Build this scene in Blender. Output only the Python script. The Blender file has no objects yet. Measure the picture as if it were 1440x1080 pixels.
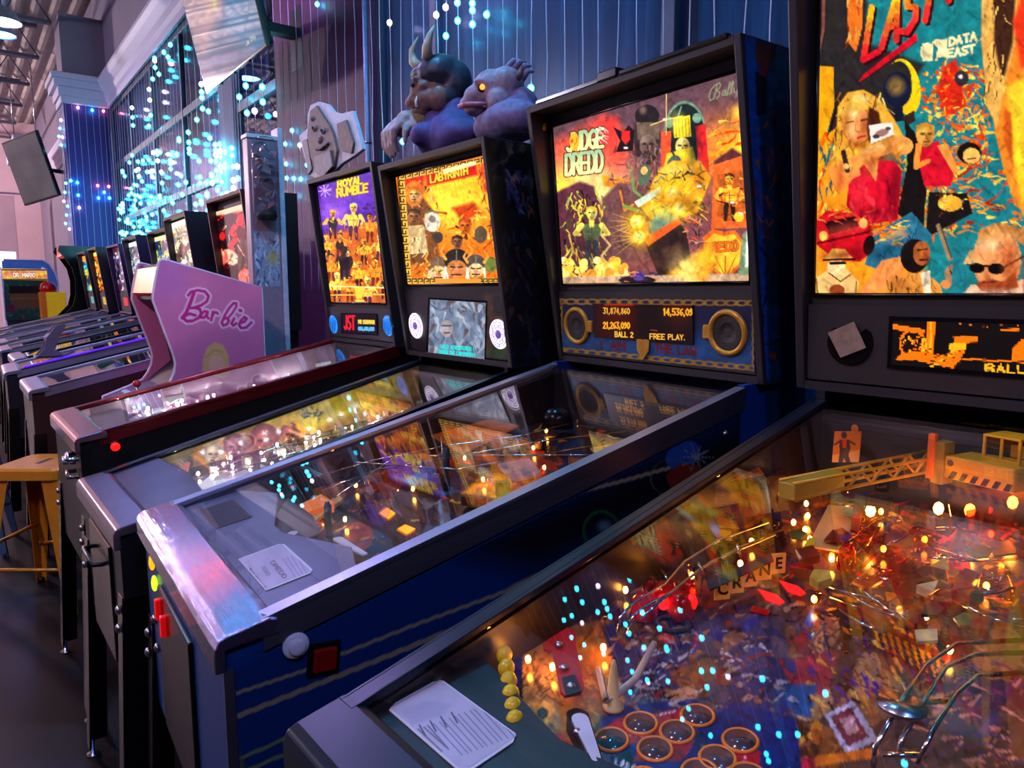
import bpy, bmesh, math, random
import numpy as np
from mathutils import Vector, Matrix
random.seed(7)
rng = np.random.default_rng(7)
SC = bpy.context.scene
COL = SC.collection
PI = math.pi

# ------------------------------------------------------------------ camera
CAM_H = 1.39
FPX = 1007.73                       # focal length in pixels of a 1440 wide frame
PITCH, YAW = math.radians(7.329), math.radians(37.491)
cd = bpy.data.cameras.new('camera')
cam = bpy.data.objects.new('camera', cd)
COL.objects.link(cam)
cam.location = (0, 0, CAM_H)
cam.rotation_euler = (PI / 2 - PITCH, 0, -YAW)
cd.sensor_fit = 'HORIZONTAL'
cd.sensor_width = 36.0
cd.lens = FPX / 1440 * 36.0
cd.clip_start = 0.02
cd.clip_end = 200
SC.camera = cam

# ------------------------------------------------------------------ world and view
world = bpy.data.worlds.new('dusk')
SC.world = world
world.use_nodes = True
bg = world.node_tree.nodes['Background']
bg.inputs[0].default_value = (0.20, 0.26, 0.55, 1)
bg.inputs[1].default_value = 0.40
SC.view_settings.view_transform = 'Standard'
SC.view_settings.look = 'None'
SC.view_settings.gamma = 1.0
SC.view_settings.use_curve_mapping = False
SC.view_settings.exposure = 0.0
SC.cycles.use_denoising = True
SC.cycles.max_bounces = 10
SC.cycles.diffuse_bounces = 3
SC.cycles.glossy_bounces = 5
SC.cycles.transparent_max_bounces = 24
SC.cycles.sample_clamp_indirect = 4.0
SC.cycles.caustics_reflective = False
SC.cycles.caustics_refractive = False

# lamps of the room, some unseen and set for their light: (x, y, z, colour, strength, aim of the shade's underside is straight down)
PENDANTS = [
    (-1.3, -1.6, 3.7, (1.0, 0.70, 0.84), 150, 'white'),
    (-1.0, 7.6, 3.8, (0.04, 0.50, 1.0), 130, 'cyan'),
    (-1.2, 9.1, 3.7, (1.0, 0.07, 0.08), 200, 'red'),
    (0.0, -1.2, 3.7, (0.08, 0.26, 1.0), 190, 'blue'),
    (0.9, 2.2, 3.9, (0.08, 0.44, 0.90), 250, 'azure'),  # unseen, set for the blue light on the near wall
    (0.9, 4.9, 3.9, (0.55, 0.40, 1.0), 230, 'indigo'),  # unseen, set for the blue light on the maroon wall
    (-2.0, 1.6, 3.9, (1.0, 0.66, 0.88), 420, 'violet'),  # unseen, placed to light the side of the pink cabinet
    (-4.6, 9.8, 4.6, (0.82, 0.72, 1.0), 330, 'rose'),  # unseen globe added to brighten ceiling and upper walls
    (0.55, 8.9, 4.0, (0.50, 0.55, 1.0), 70, 'pale'),
    (0.62, 10.6, 4.35, (0.05, 0.18, 1.0), 110, 'deep blue'),
    (-4.0, 20.0, 4.7, (1.0, 0.78, 0.82), 1000, 'pink'),  # unseen globe added to brighten the end wall
]

# ------------------------------------------------------------------ measuring helpers
_cp, _sp, _cy, _sy = math.cos(PITCH), math.sin(PITCH), math.cos(YAW), math.sin(YAW)
_F = np.array([_sy * _cp, _cy * _cp, -_sp])
_R = np.array([_cy, -_sy, 0.0])
_U = np.array([_sy * _sp, _cy * _sp, _cp])
_O = np.array([0, 0, CAM_H])
def ray(px, py): return _F + (px - 720) / FPX * _R + (540 - py) / FPX * _U
def onx(px, py, X):
    d = ray(px, py); return _O + d * (X / d[0])
def ony(px, py, Y):
    d = ray(px, py); return _O + d * (Y / d[1])
def onz(px, py, Z):
    d = ray(px, py); return _O + d * ((Z - CAM_H) / d[2])
def project(P):
    P = np.asarray(P, float) - _O
    d = P @ _F
    return 720 + FPX * (P @ _R) / d, 540 - FPX * (P @ _U) / d

# ------------------------------------------------------------------ object helpers
def tag(o, label=None, cat=None, group=None, kind=None):
    if label: o['label'] = label
    if cat: o['category'] = cat
    if group: o['group'] = group
    if kind: o['kind'] = kind
    return o
def thing(name, label, cat, loc=(0, 0, 0), rz=0.0, group=None):
    o = bpy.data.objects.new(name, None)
    o.empty_display_size = 0.05
    COL.objects.link(o)
    o.location = loc; o.rotation_euler = (0, 0, rz)
    return tag(o, label, cat, group)
def link(name, me, parent=None, loc=None):
    o = bpy.data.objects.new(name, me)
    COL.objects.link(o)
    if parent is not None: o.parent = parent
    if loc is not None: o.location = loc
    return o
def frame(d):
    d = Vector(d).normalized()
    a = Vector((0, 0, 1)) if abs(d.z) < 0.9 else Vector((1, 0, 0))
    u = d.cross(a).normalized(); v = d.cross(u).normalized()
    return u, v

class MB:
    """collects shapes, builds ONE mesh object"""
    def __init__(s): s.v = []; s.f = []; s.sm = []
    def add(s, vs, fs, smooth=False):
        b = len(s.v); s.v += [tuple(map(float, v)) for v in vs]
        s.f += [tuple(i + b for i in f) for f in fs]; s.sm += [smooth] * len(fs)
        return s
    def box(s, c, d, rot=None):
        x, y, z = d[0] / 2, d[1] / 2, d[2] / 2
        vs = [Vector((i * x, j * y, k * z)) for i in (-1, 1) for j in (-1, 1) for k in (-1, 1)]
        if rot is not None:
            m = rot if isinstance(rot, Matrix) else Matrix.Rotation(rot, 3, 'Z')
            vs = [m @ v for v in vs]
        vs = [v + Vector(c) for v in vs]
        return s.add(vs, [(0, 1, 3, 2), (4, 6, 7, 5), (0, 4, 5, 1), (2, 3, 7, 6), (0, 2, 6, 4), (1, 5, 7, 3)])
    def span(s, a, b): return s.box([(a[i] + b[i]) / 2 for i in range(3)], [abs(b[i] - a[i]) for i in range(3)])
    def ext(s, poly, vec, smooth=False):
        """polygon (3d points) pushed along vec"""
        n = len(poly); vec = Vector(vec)
        a = [Vector(p) for p in poly]; b = [p + vec for p in a]
        fs = [tuple(range(n))[::-1], tuple(range(n, 2 * n))]
        fs += [(i, (i + 1) % n, n + (i + 1) % n, n + i) for i in range(n)]
        return s.add(a + b, fs, smooth)
    def xz(s, poly, y0, y1, smooth=False): return s.ext([(x, y0, z) for x, z in poly], (0, y1 - y0, 0), smooth)
    def yz(s, poly, x0, x1, smooth=False): return s.ext([(x0, y, z) for y, z in poly], (x1 - x0, 0, 0), smooth)
    def xy(s, poly, z0, z1, smooth=False): return s.ext([(x, y, z0) for x, y in poly], (0, 0, z1 - z0), smooth)
    def tube(s, pts, r, n=6, cap=True):
        pts = [Vector(p) for p in pts]; rr = r if isinstance(r, (list, tuple)) else [r] * len(pts)
        vs = []; fs = []
        u = None
        for i, p in enumerate(pts):
            d = (pts[min(i + 1, len(pts) - 1)] - pts[max(i - 1, 0)])
            if d.length < 1e-9: d = Vector((0, 0, 1))
            d.normalize()
            if u is None: u, w = frame(d)
            else:
                u = (u - d * u.dot(d))
                u = u.normalized() if u.length > 1e-6 else frame(d)[0]
            w = d.cross(u)
            for k in range(n):
                a = 2 * PI * k / n
                vs.append(p + (u * math.cos(a) + w * math.sin(a)) * rr[i])
        for i in range(len(pts) - 1):
            for k in range(n):
                fs.append((i * n + k, i * n + (k + 1) % n, (i + 1) * n + (k + 1) % n, (i + 1) * n + k))
        if cap:
            fs.append(tuple(range(n))[::-1]); fs.append(tuple(range((len(pts) - 1) * n, len(pts) * n)))
        return s.add(vs, fs, True)
    def lathe(s, prof, c=(0, 0, 0), axis=(0, 0, 1), n=20):
        ax = Vector(axis).normalized(); u, w = frame(ax); c = Vector(c)
        vs = []; fs = []
        for r, h in prof:
            for k in range(n):
                a = 2 * PI * k / n
                vs.append(c + ax * h + (u * math.cos(a) + w * math.sin(a)) * max(r, 1e-5))
        for i in range(len(prof) - 1):
            for k in range(n):
                fs.append((i * n + k, i * n + (k + 1) % n, (i + 1) * n + (k + 1) % n, (i + 1) * n + k))
        fs.append(tuple(range(n))[::-1]); fs.append(tuple(range((len(prof) - 1) * n, len(prof) * n)))
        return s.add(vs, fs, True)
    def ball(s, c, r, n=10, m=6, rot=None):
        r = r if isinstance(r, (list, tuple)) else (r, r, r)
        vs = []; fs = []
        for i in range(m + 1):
            t = PI * i / m
            for k in range(n):
                a = 2 * PI * k / n
                p = Vector((r[0] * math.sin(t) * math.cos(a), r[1] * math.sin(t) * math.sin(a), r[2] * math.cos(t)))
                if rot is not None: p = rot @ p
                vs.append(p + Vector(c))
        for i in range(m):
            for k in range(n):
                fs.append((i * n + k, (i + 1) * n + k, (i + 1) * n + (k + 1) % n, i * n + (k + 1) % n))
        return s.add(vs, fs, True)
    def torus(s, c, R, r, axis=(0, 0, 1), n=28, m=8):
        ax = Vector(axis).normalized(); u, w = frame(ax); c = Vector(c); vs = []; fs = []
        for i in range(n):
            a = 2 * PI * i / n; d = u * math.cos(a) + w * math.sin(a)
            for j in range(m):
                b = 2 * PI * j / m
                vs.append(c + d * (R + r * math.cos(b)) + ax * r * math.sin(b))
        for i in range(n):
            for j in range(m):
                fs.append((i * m + j, ((i + 1) % n) * m + j, ((i + 1) % n) * m + (j + 1) % m, i * m + (j + 1) % m))
        return s.add(vs, fs, True)
    def mesh(s, name, mat=None):
        me = bpy.data.meshes.new(name)
        me.from_pydata(s.v, [], s.f)
        me.polygons.foreach_set('use_smooth', s.sm)
        bm = bmesh.new(); bm.from_mesh(me)
        bmesh.ops.remove_doubles(bm, verts=bm.verts, dist=1e-6)
        bmesh.ops.recalc_face_normals(bm, faces=bm.faces)
        bm.to_mesh(me); bm.free()
        if mat: me.materials.append(mat)
        return me
    def build(s, name, mat, parent=None, bevel=0.0, seg=2, loc=None):
        o = link(name, s.mesh(name, mat), parent, loc)
        if bevel:
            b = o.modifiers.new('bevel', 'BEVEL'); b.width = bevel; b.segments = seg
            b.limit_method = 'ANGLE'; b.angle_limit = math.radians(35)
        return o

# ------------------------------------------------------------------ materials
def lin(c):
    c = np.asarray(c, float)
    return np.where(c <= 0.04045, c / 12.92, ((c + 0.055) / 1.055) ** 2.4)
def mat(name, rgb, rough=0.5, metal=0.0, noise=0.12, scale=30.0, emis=None, es=0.0, spec=0.5, bump=0.0, coat=0.0, stretch=None, trans=0.0):
    """rgb in display values; a little procedural unevenness in colour and gloss"""
    m = bpy.data.materials.new(name); m.use_nodes = True
    nt = m.node_tree; b = nt.nodes['Principled BSDF']
    c = lin(rgb)
    b.inputs['Metallic'].default_value = metal
    b.inputs['Roughness'].default_value = rough
    b.inputs['Specular IOR Level'].default_value = spec
    if coat: b.inputs['Coat Weight'].default_value = coat; b.inputs['Coat Roughness'].default_value = 0.06
    if trans: b.inputs['Transmission Weight'].default_value = trans
    tc = nt.nodes.new('ShaderNodeTexCoord'); mp = nt.nodes.new('ShaderNodeMapping')
    nt.links.new(tc.outputs['Object'], mp.inputs['Vector'])
    if stretch: mp.inputs['Scale'].default_value = stretch
    nz = nt.nodes.new('ShaderNodeTexNoise'); nz.inputs['Scale'].default_value = scale; nz.inputs['Detail'].default_value = 4
    nt.links.new(mp.outputs['Vector'], nz.inputs['Vector'])
    r = nt.nodes.new('ShaderNodeValToRGB')
    r.color_ramp.elements[0].position = 0.3; r.color_ramp.elements[1].position = 0.7
    r.color_ramp.elements[0].color = (*[max(0, x * (1 - noise)) for x in c], 1)
    r.color_ramp.elements[1].color = (*[min(1, x * (1 + noise)) for x in c], 1)
    nt.links.new(nz.outputs['Fac'], r.inputs['Fac']); nt.links.new(r.outputs['Color'], b.inputs['Base Color'])
    if bump:
        bp = nt.nodes.new('ShaderNodeBump'); bp.inputs['Strength'].default_value = bump; bp.inputs['Distance'].default_value = 0.004
        nt.links.new(nz.outputs['Fac'], bp.inputs['Height']); nt.links.new(bp.outputs['Normal'], b.inputs['Normal'])
    if emis is not None:
        b.inputs['Emission Color'].default_value = (*lin(emis), 1); b.inputs['Emission Strength'].default_value = es
    return m
def art_mat(name, es=0.0, rough=0.35, base=1.0, spec=0.5, coat=0.0):
    """flat print: colours come from the mesh's own colour layer; es > 0 for backlit art and screens"""
    m = bpy.data.materials.new(name); m.use_nodes = True
    nt = m.node_tree; b = nt.nodes['Principled BSDF']
    a = nt.nodes.new('ShaderNodeAttribute'); a.attribute_name = 'print'
    if base == 1.0: nt.links.new(a.outputs['Color'], b.inputs['Base Color'])
    else:
        x = nt.nodes.new('ShaderNodeMix'); x.data_type = 'RGBA'; x.inputs[0].default_value = base
        x.inputs[6].default_value = (0, 0, 0, 1)
        nt.links.new(a.outputs['Color'], x.inputs[7]); nt.links.new(x.outputs[2], b.inputs['Base Color'])
    b.inputs['Roughness'].default_value = rough; b.inputs['Specular IOR Level'].default_value = spec
    if coat: b.inputs['Coat Weight'].default_value = coat; b.inputs['Coat Roughness'].default_value = 0.03
    if es:
        nt.links.new(a.outputs['Color'], b.inputs['Emission Color']); b.inputs['Emission Strength'].default_value = es
    return m
def glass_mat(name, tint=(1, 1, 1), f0=0.045, rough=0.0, gain=0.95):
    """flat pane: see-through with mirror reflection that grows towards grazing view"""
    m = bpy.data.materials.new(name); m.use_nodes = True
    nt = m.node_tree; nt.nodes.clear()
    out = nt.nodes.new('ShaderNodeOutputMaterial'); mx = nt.nodes.new('ShaderNodeMixShader')
    tr = nt.nodes.new('ShaderNodeBsdfTransparent'); gl = nt.nodes.new('ShaderNodeBsdfGlossy')
    tr.inputs['Color'].default_value = (*tint, 1); gl.inputs['Roughness'].default_value = rough
    lw = nt.nodes.new('ShaderNodeLayerWeight'); lw.inputs['Blend'].default_value = 0.5
    pw = nt.nodes.new('ShaderNodeMath'); pw.operation = 'POWER'; pw.inputs[1].default_value = 5
    mu = nt.nodes.new('ShaderNodeMath'); mu.operation = 'MULTIPLY_ADD'; mu.inputs[1].default_value = gain; mu.inputs[2].default_value = f0
    nt.links.new(lw.outputs['Facing'], pw.inputs[0]); nt.links.new(pw.outputs[0], mu.inputs[0])
    nt.links.new(mu.outputs[0], mx.inputs[0]); nt.links.new(tr.outputs[0], mx.inputs[1]); nt.links.new(gl.outputs[0], mx.inputs[2])
    nt.links.new(mx.outputs[0], out.inputs['Surface'])
    return m
def glow_mat(name, rgb, s):
    m = bpy.data.materials.new(name); m.use_nodes = True
    b = m.node_tree.nodes['Principled BSDF']
    b.inputs['Base Color'].default_value = (*lin(rgb), 1); b.inputs['Emission Color'].default_value = (*lin(rgb), 1)
    b.inputs['Emission Strength'].default_value = s; b.inputs['Roughness'].default_value = 0.3
    return m

def led_mat(name, core, edge, s):
    """frosted cap over a diode, its halo put into the glow: hot in the middle, deeper coloured towards its rim"""
    m = glow_mat(name, core, s); nt = m.node_tree; b = nt.nodes['Principled BSDF']
    lw = nt.nodes.new('ShaderNodeLayerWeight'); lw.inputs['Blend'].default_value = 0.35
    r = nt.nodes.new('ShaderNodeValToRGB'); e = r.color_ramp.elements
    c, d = lin(core), lin(edge)
    e[0].position = 0.0; e[0].color = (*c, 1); e[1].position = 0.75; e[1].color = (*(d * .045), 1)
    q = r.color_ramp.elements.new(0.28); q.color = (*(c * .25 + d * .15), 1)
    nt.links.new(lw.outputs['Facing'], r.inputs['Fac']); nt.links.new(r.outputs['Color'], b.inputs['Emission Color'])
    return m
M = {}
M['black'] = mat('black_vinyl', (0.06, 0.06, 0.07), 0.45, bump=0.05, scale=220)
M['head_black'] = mat('head_black', (0.17, 0.16, 0.165), 0.34, bump=0.05, scale=220)
M['black_gloss'] = mat('black_gloss', (0.05, 0.05, 0.055), 0.2, spec=.35)
M['black_panel'] = mat('black_textured_panel', (0.14, 0.13, 0.125), 0.55, bump=0.08, scale=300)
M['steel'] = mat('brushed_steel', (0.68, 0.68, 0.74), 0.38, 1.0, 0.08, 20, stretch=(1, 40, 40))
M['chrome'] = mat('chrome', (0.88, 0.88, 0.9), 0.10, 1.0, 0.03)
M['lockbar_steel'] = mat('lockbar_steel', (0.66, 0.63, 0.78), 0.09, 1.0, 0.10, 14, bump=0.40, stretch=(70, .5, 70))
M['rail_black'] = mat('rail_black', (0.10, 0.13, 0.18), 0.32, 0.5, 0.05)
M['rail_red'] = mat('rail_red', (0.42, 0.08, 0.10), 0.22, 0.5, 0.25, 12)
M['glass'] = glass_mat('playfield_glass')
M['bolt'] = mat('zinc_bolt', (0.75, 0.75, 0.78), 0.25, 1.0)
M['wood'] = mat('playfield_wood', (0.40, 0.27, 0.17), 0.45, stretch=(1, 14, 14))
M['dark'] = mat('dark_interior', (0.06, 0.055, 0.06), 0.6)
M['white_plastic'] = mat('white_plastic', (0.85, 0.85, 0.88), 0.3, noise=0.03)
M['red_plastic'] = mat('red_plastic', (0.75, 0.05, 0.06), 0.2, noise=0.05)
M['yellow_plastic'] = mat('yellow_plastic', (0.92, 0.78, 0.10), 0.28, noise=0.05)
M['clear'] = glass_mat('clear_plastic', (0.93, 0.93, 0.95), 0.07, 0.05)
M['clear_amber'] = glass_mat('amber_plastic', (1.0, 0.75, 0.45), 0.06, 0.08)
M['clear_red'] = glass_mat('red_clear_plastic', (1.0, 0.18, 0.16), 0.06, 0.08)
M['wire'] = mat('ramp_wire', (0.85, 0.84, 0.82), 0.12, 1.0)
M['bulb_warm'] = glow_mat('warm_bulb', (1.0, 0.62, 0.22), 60)
M['bulb_white'] = glow_mat('white_bulb', (0.95, 0.93, 1.0), 60)
M['bulb_bright'] = glow_mat('bright_bulb', (1.0, 0.95, 0.98), 190)
M['lamp_red'] = glow_mat('lit_red', (1.0, 0.07, 0.07), 2.6)
M['lamp_orange'] = glow_mat('lit_orange', (1.0, 0.55, 0.05), 2.2)
M['lamp_green'] = glow_mat('lit_green', (0.72, 1.0, 0.12), 2.0)
M['art_lit'] = art_mat('backlit_print', 1.05, 0.12, 0.15, 0.25)
M['art_bright'] = art_mat('bright_backlit_print', 1.4, 0.12, 0.15, 0.25)
M['art_screen'] = art_mat('screen_print', 1.25, 0.2, 0.05)
M['art_print'] = art_mat('flat_print', 0.0, 0.40)
M['art_gloss'] = art_mat('varnished_print', 0.0, 0.18)
# ------------------------------------------------------------------ flat print painter
GL = {
 'A': [[(0,1),(.5,0),(1,1)],[(.2,.65),(.8,.65)]], 'B': [[(0,0),(0,1),(.7,1),(1,.78),(.7,.5),(0,.5)],[(0,0),(.65,0),(.92,.25),(.7,.5)]],
 'C': [[(1,.1),(.6,0),(.1,.2),(0,.5),(.1,.8),(.6,1),(1,.9)]], 'D': [[(0,0),(0,1),(.6,1),(1,.7),(1,.3),(.6,0),(0,0)]],
 'E': [[(1,0),(0,0),(0,1),(1,1)],[(0,.5),(.8,.5)]], 'F': [[(1,0),(0,0),(0,1)],[(0,.5),(.8,.5)]],
 'G': [[(1,.1),(.6,0),(.1,.2),(0,.5),(.1,.8),(.6,1),(1,.9),(1,.55),(.6,.55)]], 'H': [[(0,0),(0,1)],[(1,0),(1,1)],[(0,.5),(1,.5)]],
 'I': [[(.5,0),(.5,1)]], 'J': [[(.9,0),(.9,.8),(.5,1),(.1,.8)]], 'K': [[(0,0),(0,1)],[(1,0),(0,.55),(1,1)]], 'L': [[(0,0),(0,1),(1,1)]],
 'M': [[(0,1),(0,0),(.5,.6),(1,0),(1,1)]], 'N': [[(0,1),(0,0),(1,1),(1,0)]], 'O': [[(.5,0),(0,.3),(0,.7),(.5,1),(1,.7),(1,.3),(.5,0)]],
 'P': [[(0,1),(0,0),(.7,0),(1,.25),(.7,.5),(0,.5)]], 'R': [[(0,1),(0,0),(.7,0),(1,.25),(.7,.5),(0,.5)],[(.5,.5),(1,1)]],
 'S': [[(1,.1),(.5,0),(.05,.2),(.2,.45),(.8,.55),(.95,.8),(.5,1),(0,.9)]], 'T': [[(0,0),(1,0)],[(.5,0),(.5,1)]],
 'U': [[(0,0),(0,.75),(.5,1),(1,.75),(1,0)]], 'V': [[(0,0),(.5,1),(1,0)]], 'W': [[(0,0),(.25,1),(.5,.4),(.75,1),(1,0)]],
 'X': [[(0,0),(1,1)],[(1,0),(0,1)]], 'Y': [[(0,0),(.5,.5),(1,0)],[(.5,.5),(.5,1)]], 'Z': [[(0,0),(1,0),(0,1),(1,1)]],
 '0': [[(.5,0),(0,.3),(0,.7),(.5,1),(1,.7),(1,.3),(.5,0)]], '1': [[(.2,.2),(.55,0),(.55,1)]], '2': [[(0,.2),(.5,0),(1,.25),(0,1),(1,1)]],
 '3': [[(0,0),(1,0),(.45,.42),(1,.7),(.5,1),(0,.88)]], '4': [[(.75,1),(.75,0),(0,.68),(1,.68)]], '5': [[(1,0),(.1,0),(.05,.45),(.7,.4),(1,.7),(.6,1),(0,.9)]],
 '6': [[(.9,.05),(.3,.2),(0,.65),(.5,1),(1,.7),(.5,.5),(0,.65)]], '7': [[(0,0),(1,0),(.4,1)]],
 '8': [[(.5,.48),(.05,.25),(.5,0),(.95,.25),(.5,.48),(0,.75),(.5,1),(1,.75),(.5,.48)]], '9': [[(1,.35),(.5,.5),(0,.3),(.5,0),(1,.35),(.7,.8),(.1,.95)]],
 ',': [[(.4,.9),(.25,1.15)]], '.': [[(.3,.95),(.4,1)]], '!': [[(.4,0),(.4,.65)],[(.4,.92),(.4,1)]], '-': [[(.1,.5),(.8,.5)]], "'": [[(.4,0),(.35,.25)]], ' ': [],
}
class Art:
    """colours for the points of a flat sheet; positions are given in photo pixels (measured on that sheet)"""
    def __init__(s, P):
        s.shape = P.shape[:2]
        X, Y = project(P.reshape(-1, 3)); s.X = X; s.Y = Y
        s.C = np.zeros((len(X), 3)); s.aa = 0.75
    def fill(s, c): s.C[:] = c; return s
    def _sel(s, x0, y0, x1, y1, m):
        return np.nonzero((s.X > x0 - m) & (s.X < x1 + m) & (s.Y > y0 - m) & (s.Y < y1 + m))[0]
    def _mix(s, idx, a, col):
        a = np.clip(a, 0, 1)[:, None]
        s.C[idx] = s.C[idx] * (1 - a) + np.asarray(col) * a
    def poly(s, pts, col, a=1.0, soft=None, col2=None):
        """col2: colour at the lowest point (a printed blend)"""
        p = np.asarray(pts, float); w = soft or s.aa
        idx = s._sel(p[:, 0].min(), p[:, 1].min(), p[:, 0].max(), p[:, 1].max(), w + 1)
        if not len(idx): return s
        x, y = s.X[idx], s.Y[idx]; ins = np.zeros(len(idx), bool); d = np.full(len(idx), 1e9)
        for i in range(len(p)):
            x0, y0 = p[i]; x1, y1 = p[(i + 1) % len(p)]
            if y0 != y1:
                c = ((y0 > y) != (y1 > y)) & (x < (x1 - x0) * (y - y0) / (y1 - y0) + x0); ins ^= c
            L = (x1 - x0) ** 2 + (y1 - y0) ** 2 + 1e-9
            t = np.clip(((x - x0) * (x1 - x0) + (y - y0) * (y1 - y0)) / L, 0, 1)
            d = np.minimum(d, np.hypot(x - x0 - t * (x1 - x0), y - y0 - t * (y1 - y0)))
        sd = np.where(ins, d, -d)
        c = np.asarray(col)
        if col2 is not None:
            t = ((y - p[:, 1].min()) / (np.ptp(p[:, 1]) + 1e-9)).clip(0, 1)[:, None]; c = c * (1 - t) + np.asarray(col2) * t
        s._mix(idx, a * (sd / w + 0.5), c); return s
    def ell(s, cx, cy, rx, ry, col, rot=0.0, a=1.0, soft=None, ring=None):
        m = max(rx, ry); w = soft or s.aa
        idx = s._sel(cx - m, cy - m, cx + m, cy + m, w + 1 + (ring or 0))
        x, y = s.X[idx] - cx, s.Y[idx] - cy; c, q = math.cos(rot), math.sin(rot)
        r = np.hypot((x * c + y * q) / rx, (-x * q + y * c) / ry)
        sd = (1 - r) * min(rx, ry)
        if ring: sd = ring / 2 - np.abs(sd)
        s._mix(idx, a * (sd / w + 0.5), col); return s
    def line(s, pts, w, col, a=1.0, soft=None):
        p = np.asarray(pts, float); ww = w if isinstance(w, (tuple, list)) else (w, w); sf = soft or s.aa
        idx = s._sel(p[:, 0].min(), p[:, 1].min(), p[:, 0].max(), p[:, 1].max(), max(ww) + sf + 1)
        if not len(idx): return s
        x, y = s.X[idx], s.Y[idx]; best = np.full(len(idx), -1e9); n = max(len(p) - 1, 1)
        for i in range(len(p) - 1):
            x0, y0 = p[i]; x1, y1 = p[i + 1]; L = (x1 - x0) ** 2 + (y1 - y0) ** 2 + 1e-9
            t = np.clip(((x - x0) * (x1 - x0) + (y - y0) * (y1 - y0)) / L, 0, 1)
            rad = 0.5 * (ww[0] + (ww[1] - ww[0]) * (i + t) / n)
            best = np.maximum(best, rad - np.hypot(x - x0 - t * (x1 - x0), y - y0 - t * (y1 - y0)))
        s._mix(idx, a * (best / sf + 0.5), col); return s
    def glow(s, cx, cy, r, col, a=1.0):
        idx = s._sel(cx, cy, cx, cy, r * 2.5)
        g = np.exp(-((s.X[idx] - cx) ** 2 + (s.Y[idx] - cy) ** 2) / (r * r)) * a
        s._mix(idx, g, col); return s
    def strokes(s, n, box, cols, ln=(6, 20), w=(1, 4), ang=(0, 6.28), seed=0, a=1.0, curve=0.4):
        r = np.random.default_rng(seed); x0, y0, x1, y1 = box
        for _ in range(n):
            x, y = r.uniform(x0, x1), r.uniform(y0, y1); l = r.uniform(*ln); t = r.uniform(*ang); k = r.uniform(-curve, curve)
            pts = [(x, y), (x + l * .5 * math.cos(t), y + l * .5 * math.sin(t)), (x + l * math.cos(t + k), y + l * math.sin(t + k))]
            s.line(pts, (r.uniform(*w), 0.6), cols[r.integers(len(cols))], a)
        return s
    def blobs(s, n, box, cols, r=(3, 8), seed=0, a=1.0):
        g = np.random.default_rng(seed); x0, y0, x1, y1 = box
        for _ in range(n):
            R = g.uniform(*r)
            s.ell(g.uniform(x0, x1), g.uniform(y0, y1), R, R * g.uniform(.5, 1.1), cols[g.integers(len(cols))], g.uniform(0, 3), a)
        return s
    def noise(s, scale, amp, seed=0, box=None):
        g = np.random.default_rng(seed)
        idx = np.arange(len(s.X)) if box is None else s._sel(*box, 0)
        x, y = s.X[idx] / scale, s.Y[idx] / scale; tot = np.zeros(len(idx)); am = 1.0
        for o in range(3):
            T = g.uniform(-1, 1, (64, 64)); xi, yi = np.floor(x).astype(int), np.floor(y).astype(int); fx, fy = x - xi, y - yi
            fx, fy = fx * fx * (3 - 2 * fx), fy * fy * (3 - 2 * fy)
            q = lambda i, j: T[(xi + i) % 64, (yi + j) % 64]
            tot += am * ((q(0, 0) * (1 - fx) + q(1, 0) * fx) * (1 - fy) + (q(0, 1) * (1 - fx) + q(1, 1) * fx) * fy)
            x, y, am = x * 2.1, y * 2.1, am * 0.55
        s.C[idx] = (s.C[idx] * (1 + amp * tot[:, None])).clip(0, 1); return s
    def brush(s, n, box, seed=0, ln=(5, 16), w=(1.5, 4), amp=.28, ang=(0.4, 2.6)):
        """painterly streaks that lighten or darken the printed colour"""
        r = np.random.default_rng(seed); x0, y0, x1, y1 = box
        for _ in range(n):
            x, y, l, t, k = r.uniform(x0, x1), r.uniform(y0, y1), r.uniform(*ln), r.uniform(*ang), r.uniform(-.5, .5); wd = r.uniform(*w)
            A = np.array((x, y)); B = A + l * np.array((math.cos(t), math.sin(t)))
            idx = s._sel(min(A[0], B[0]), min(A[1], B[1]), max(A[0], B[0]), max(A[1], B[1]), wd + 1)
            if not len(idx): continue
            dx, dy = B - A; L = l * l + 1e-9; q = np.clip(((s.X[idx] - x) * dx + (s.Y[idx] - y) * dy) / L, 0, 1)
            d = np.hypot(s.X[idx] - x - q * dx, s.Y[idx] - y - q * dy)
            a = np.clip((wd * .5 * (1 - .6 * q) - d) / 1.0 + .5, 0, 1) * r.uniform(-amp * 1.3, amp)
            s.C[idx] = (s.C[idx] * (1 + a[:, None])).clip(0, 1)
        return s
    def text(s, t, p0, r, d, w, col, gap=0.28, col2=None, edge=None, ew=0, a=1.0):
        """letters: p0 top left of the first, r along its width, d down its height"""
        for pas in ((1, 0) if edge is not None else (0,)):
            x0, y0 = p0
            for ch in t:
                wd = {'I': .45, '1': .7, ',': .45, '.': .4, '!': .5, ' ': .6, "'": .4, 'M': 1.2, 'W': 1.3}.get(ch, 1.0)
                for st in GL.get(ch, []):
                    pts = [(x0 + r[0] * u * wd + d[0] * v, y0 + r[1] * u * wd + d[1] * v) for u, v in st]
                    if pas: s.line(pts, w + ew, edge, a)
                    elif col2 is None: s.line(pts, w, col, a)
                    else:
                        for k in range(len(pts) - 1):
                            for q in range(4):
                                f0, f1 = q / 4, (q + 1) / 4
                                A = [pts[k][j] + (pts[k + 1][j] - pts[k][j]) * f0 for j in (0, 1)]; B = [pts[k][j] + (pts[k + 1][j] - pts[k][j]) * f1 for j in (0, 1)]
                                v = st[k][1] + (st[k + 1][1] - st[k][1]) * (f0 + f1) / 2
                                s.line([A, B], w, np.asarray(col) * (1 - v) + np.asarray(col2) * v, a)
                x0 += r[0] * (wd + gap); y0 += r[1] * (wd + gap)
        return s
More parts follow.
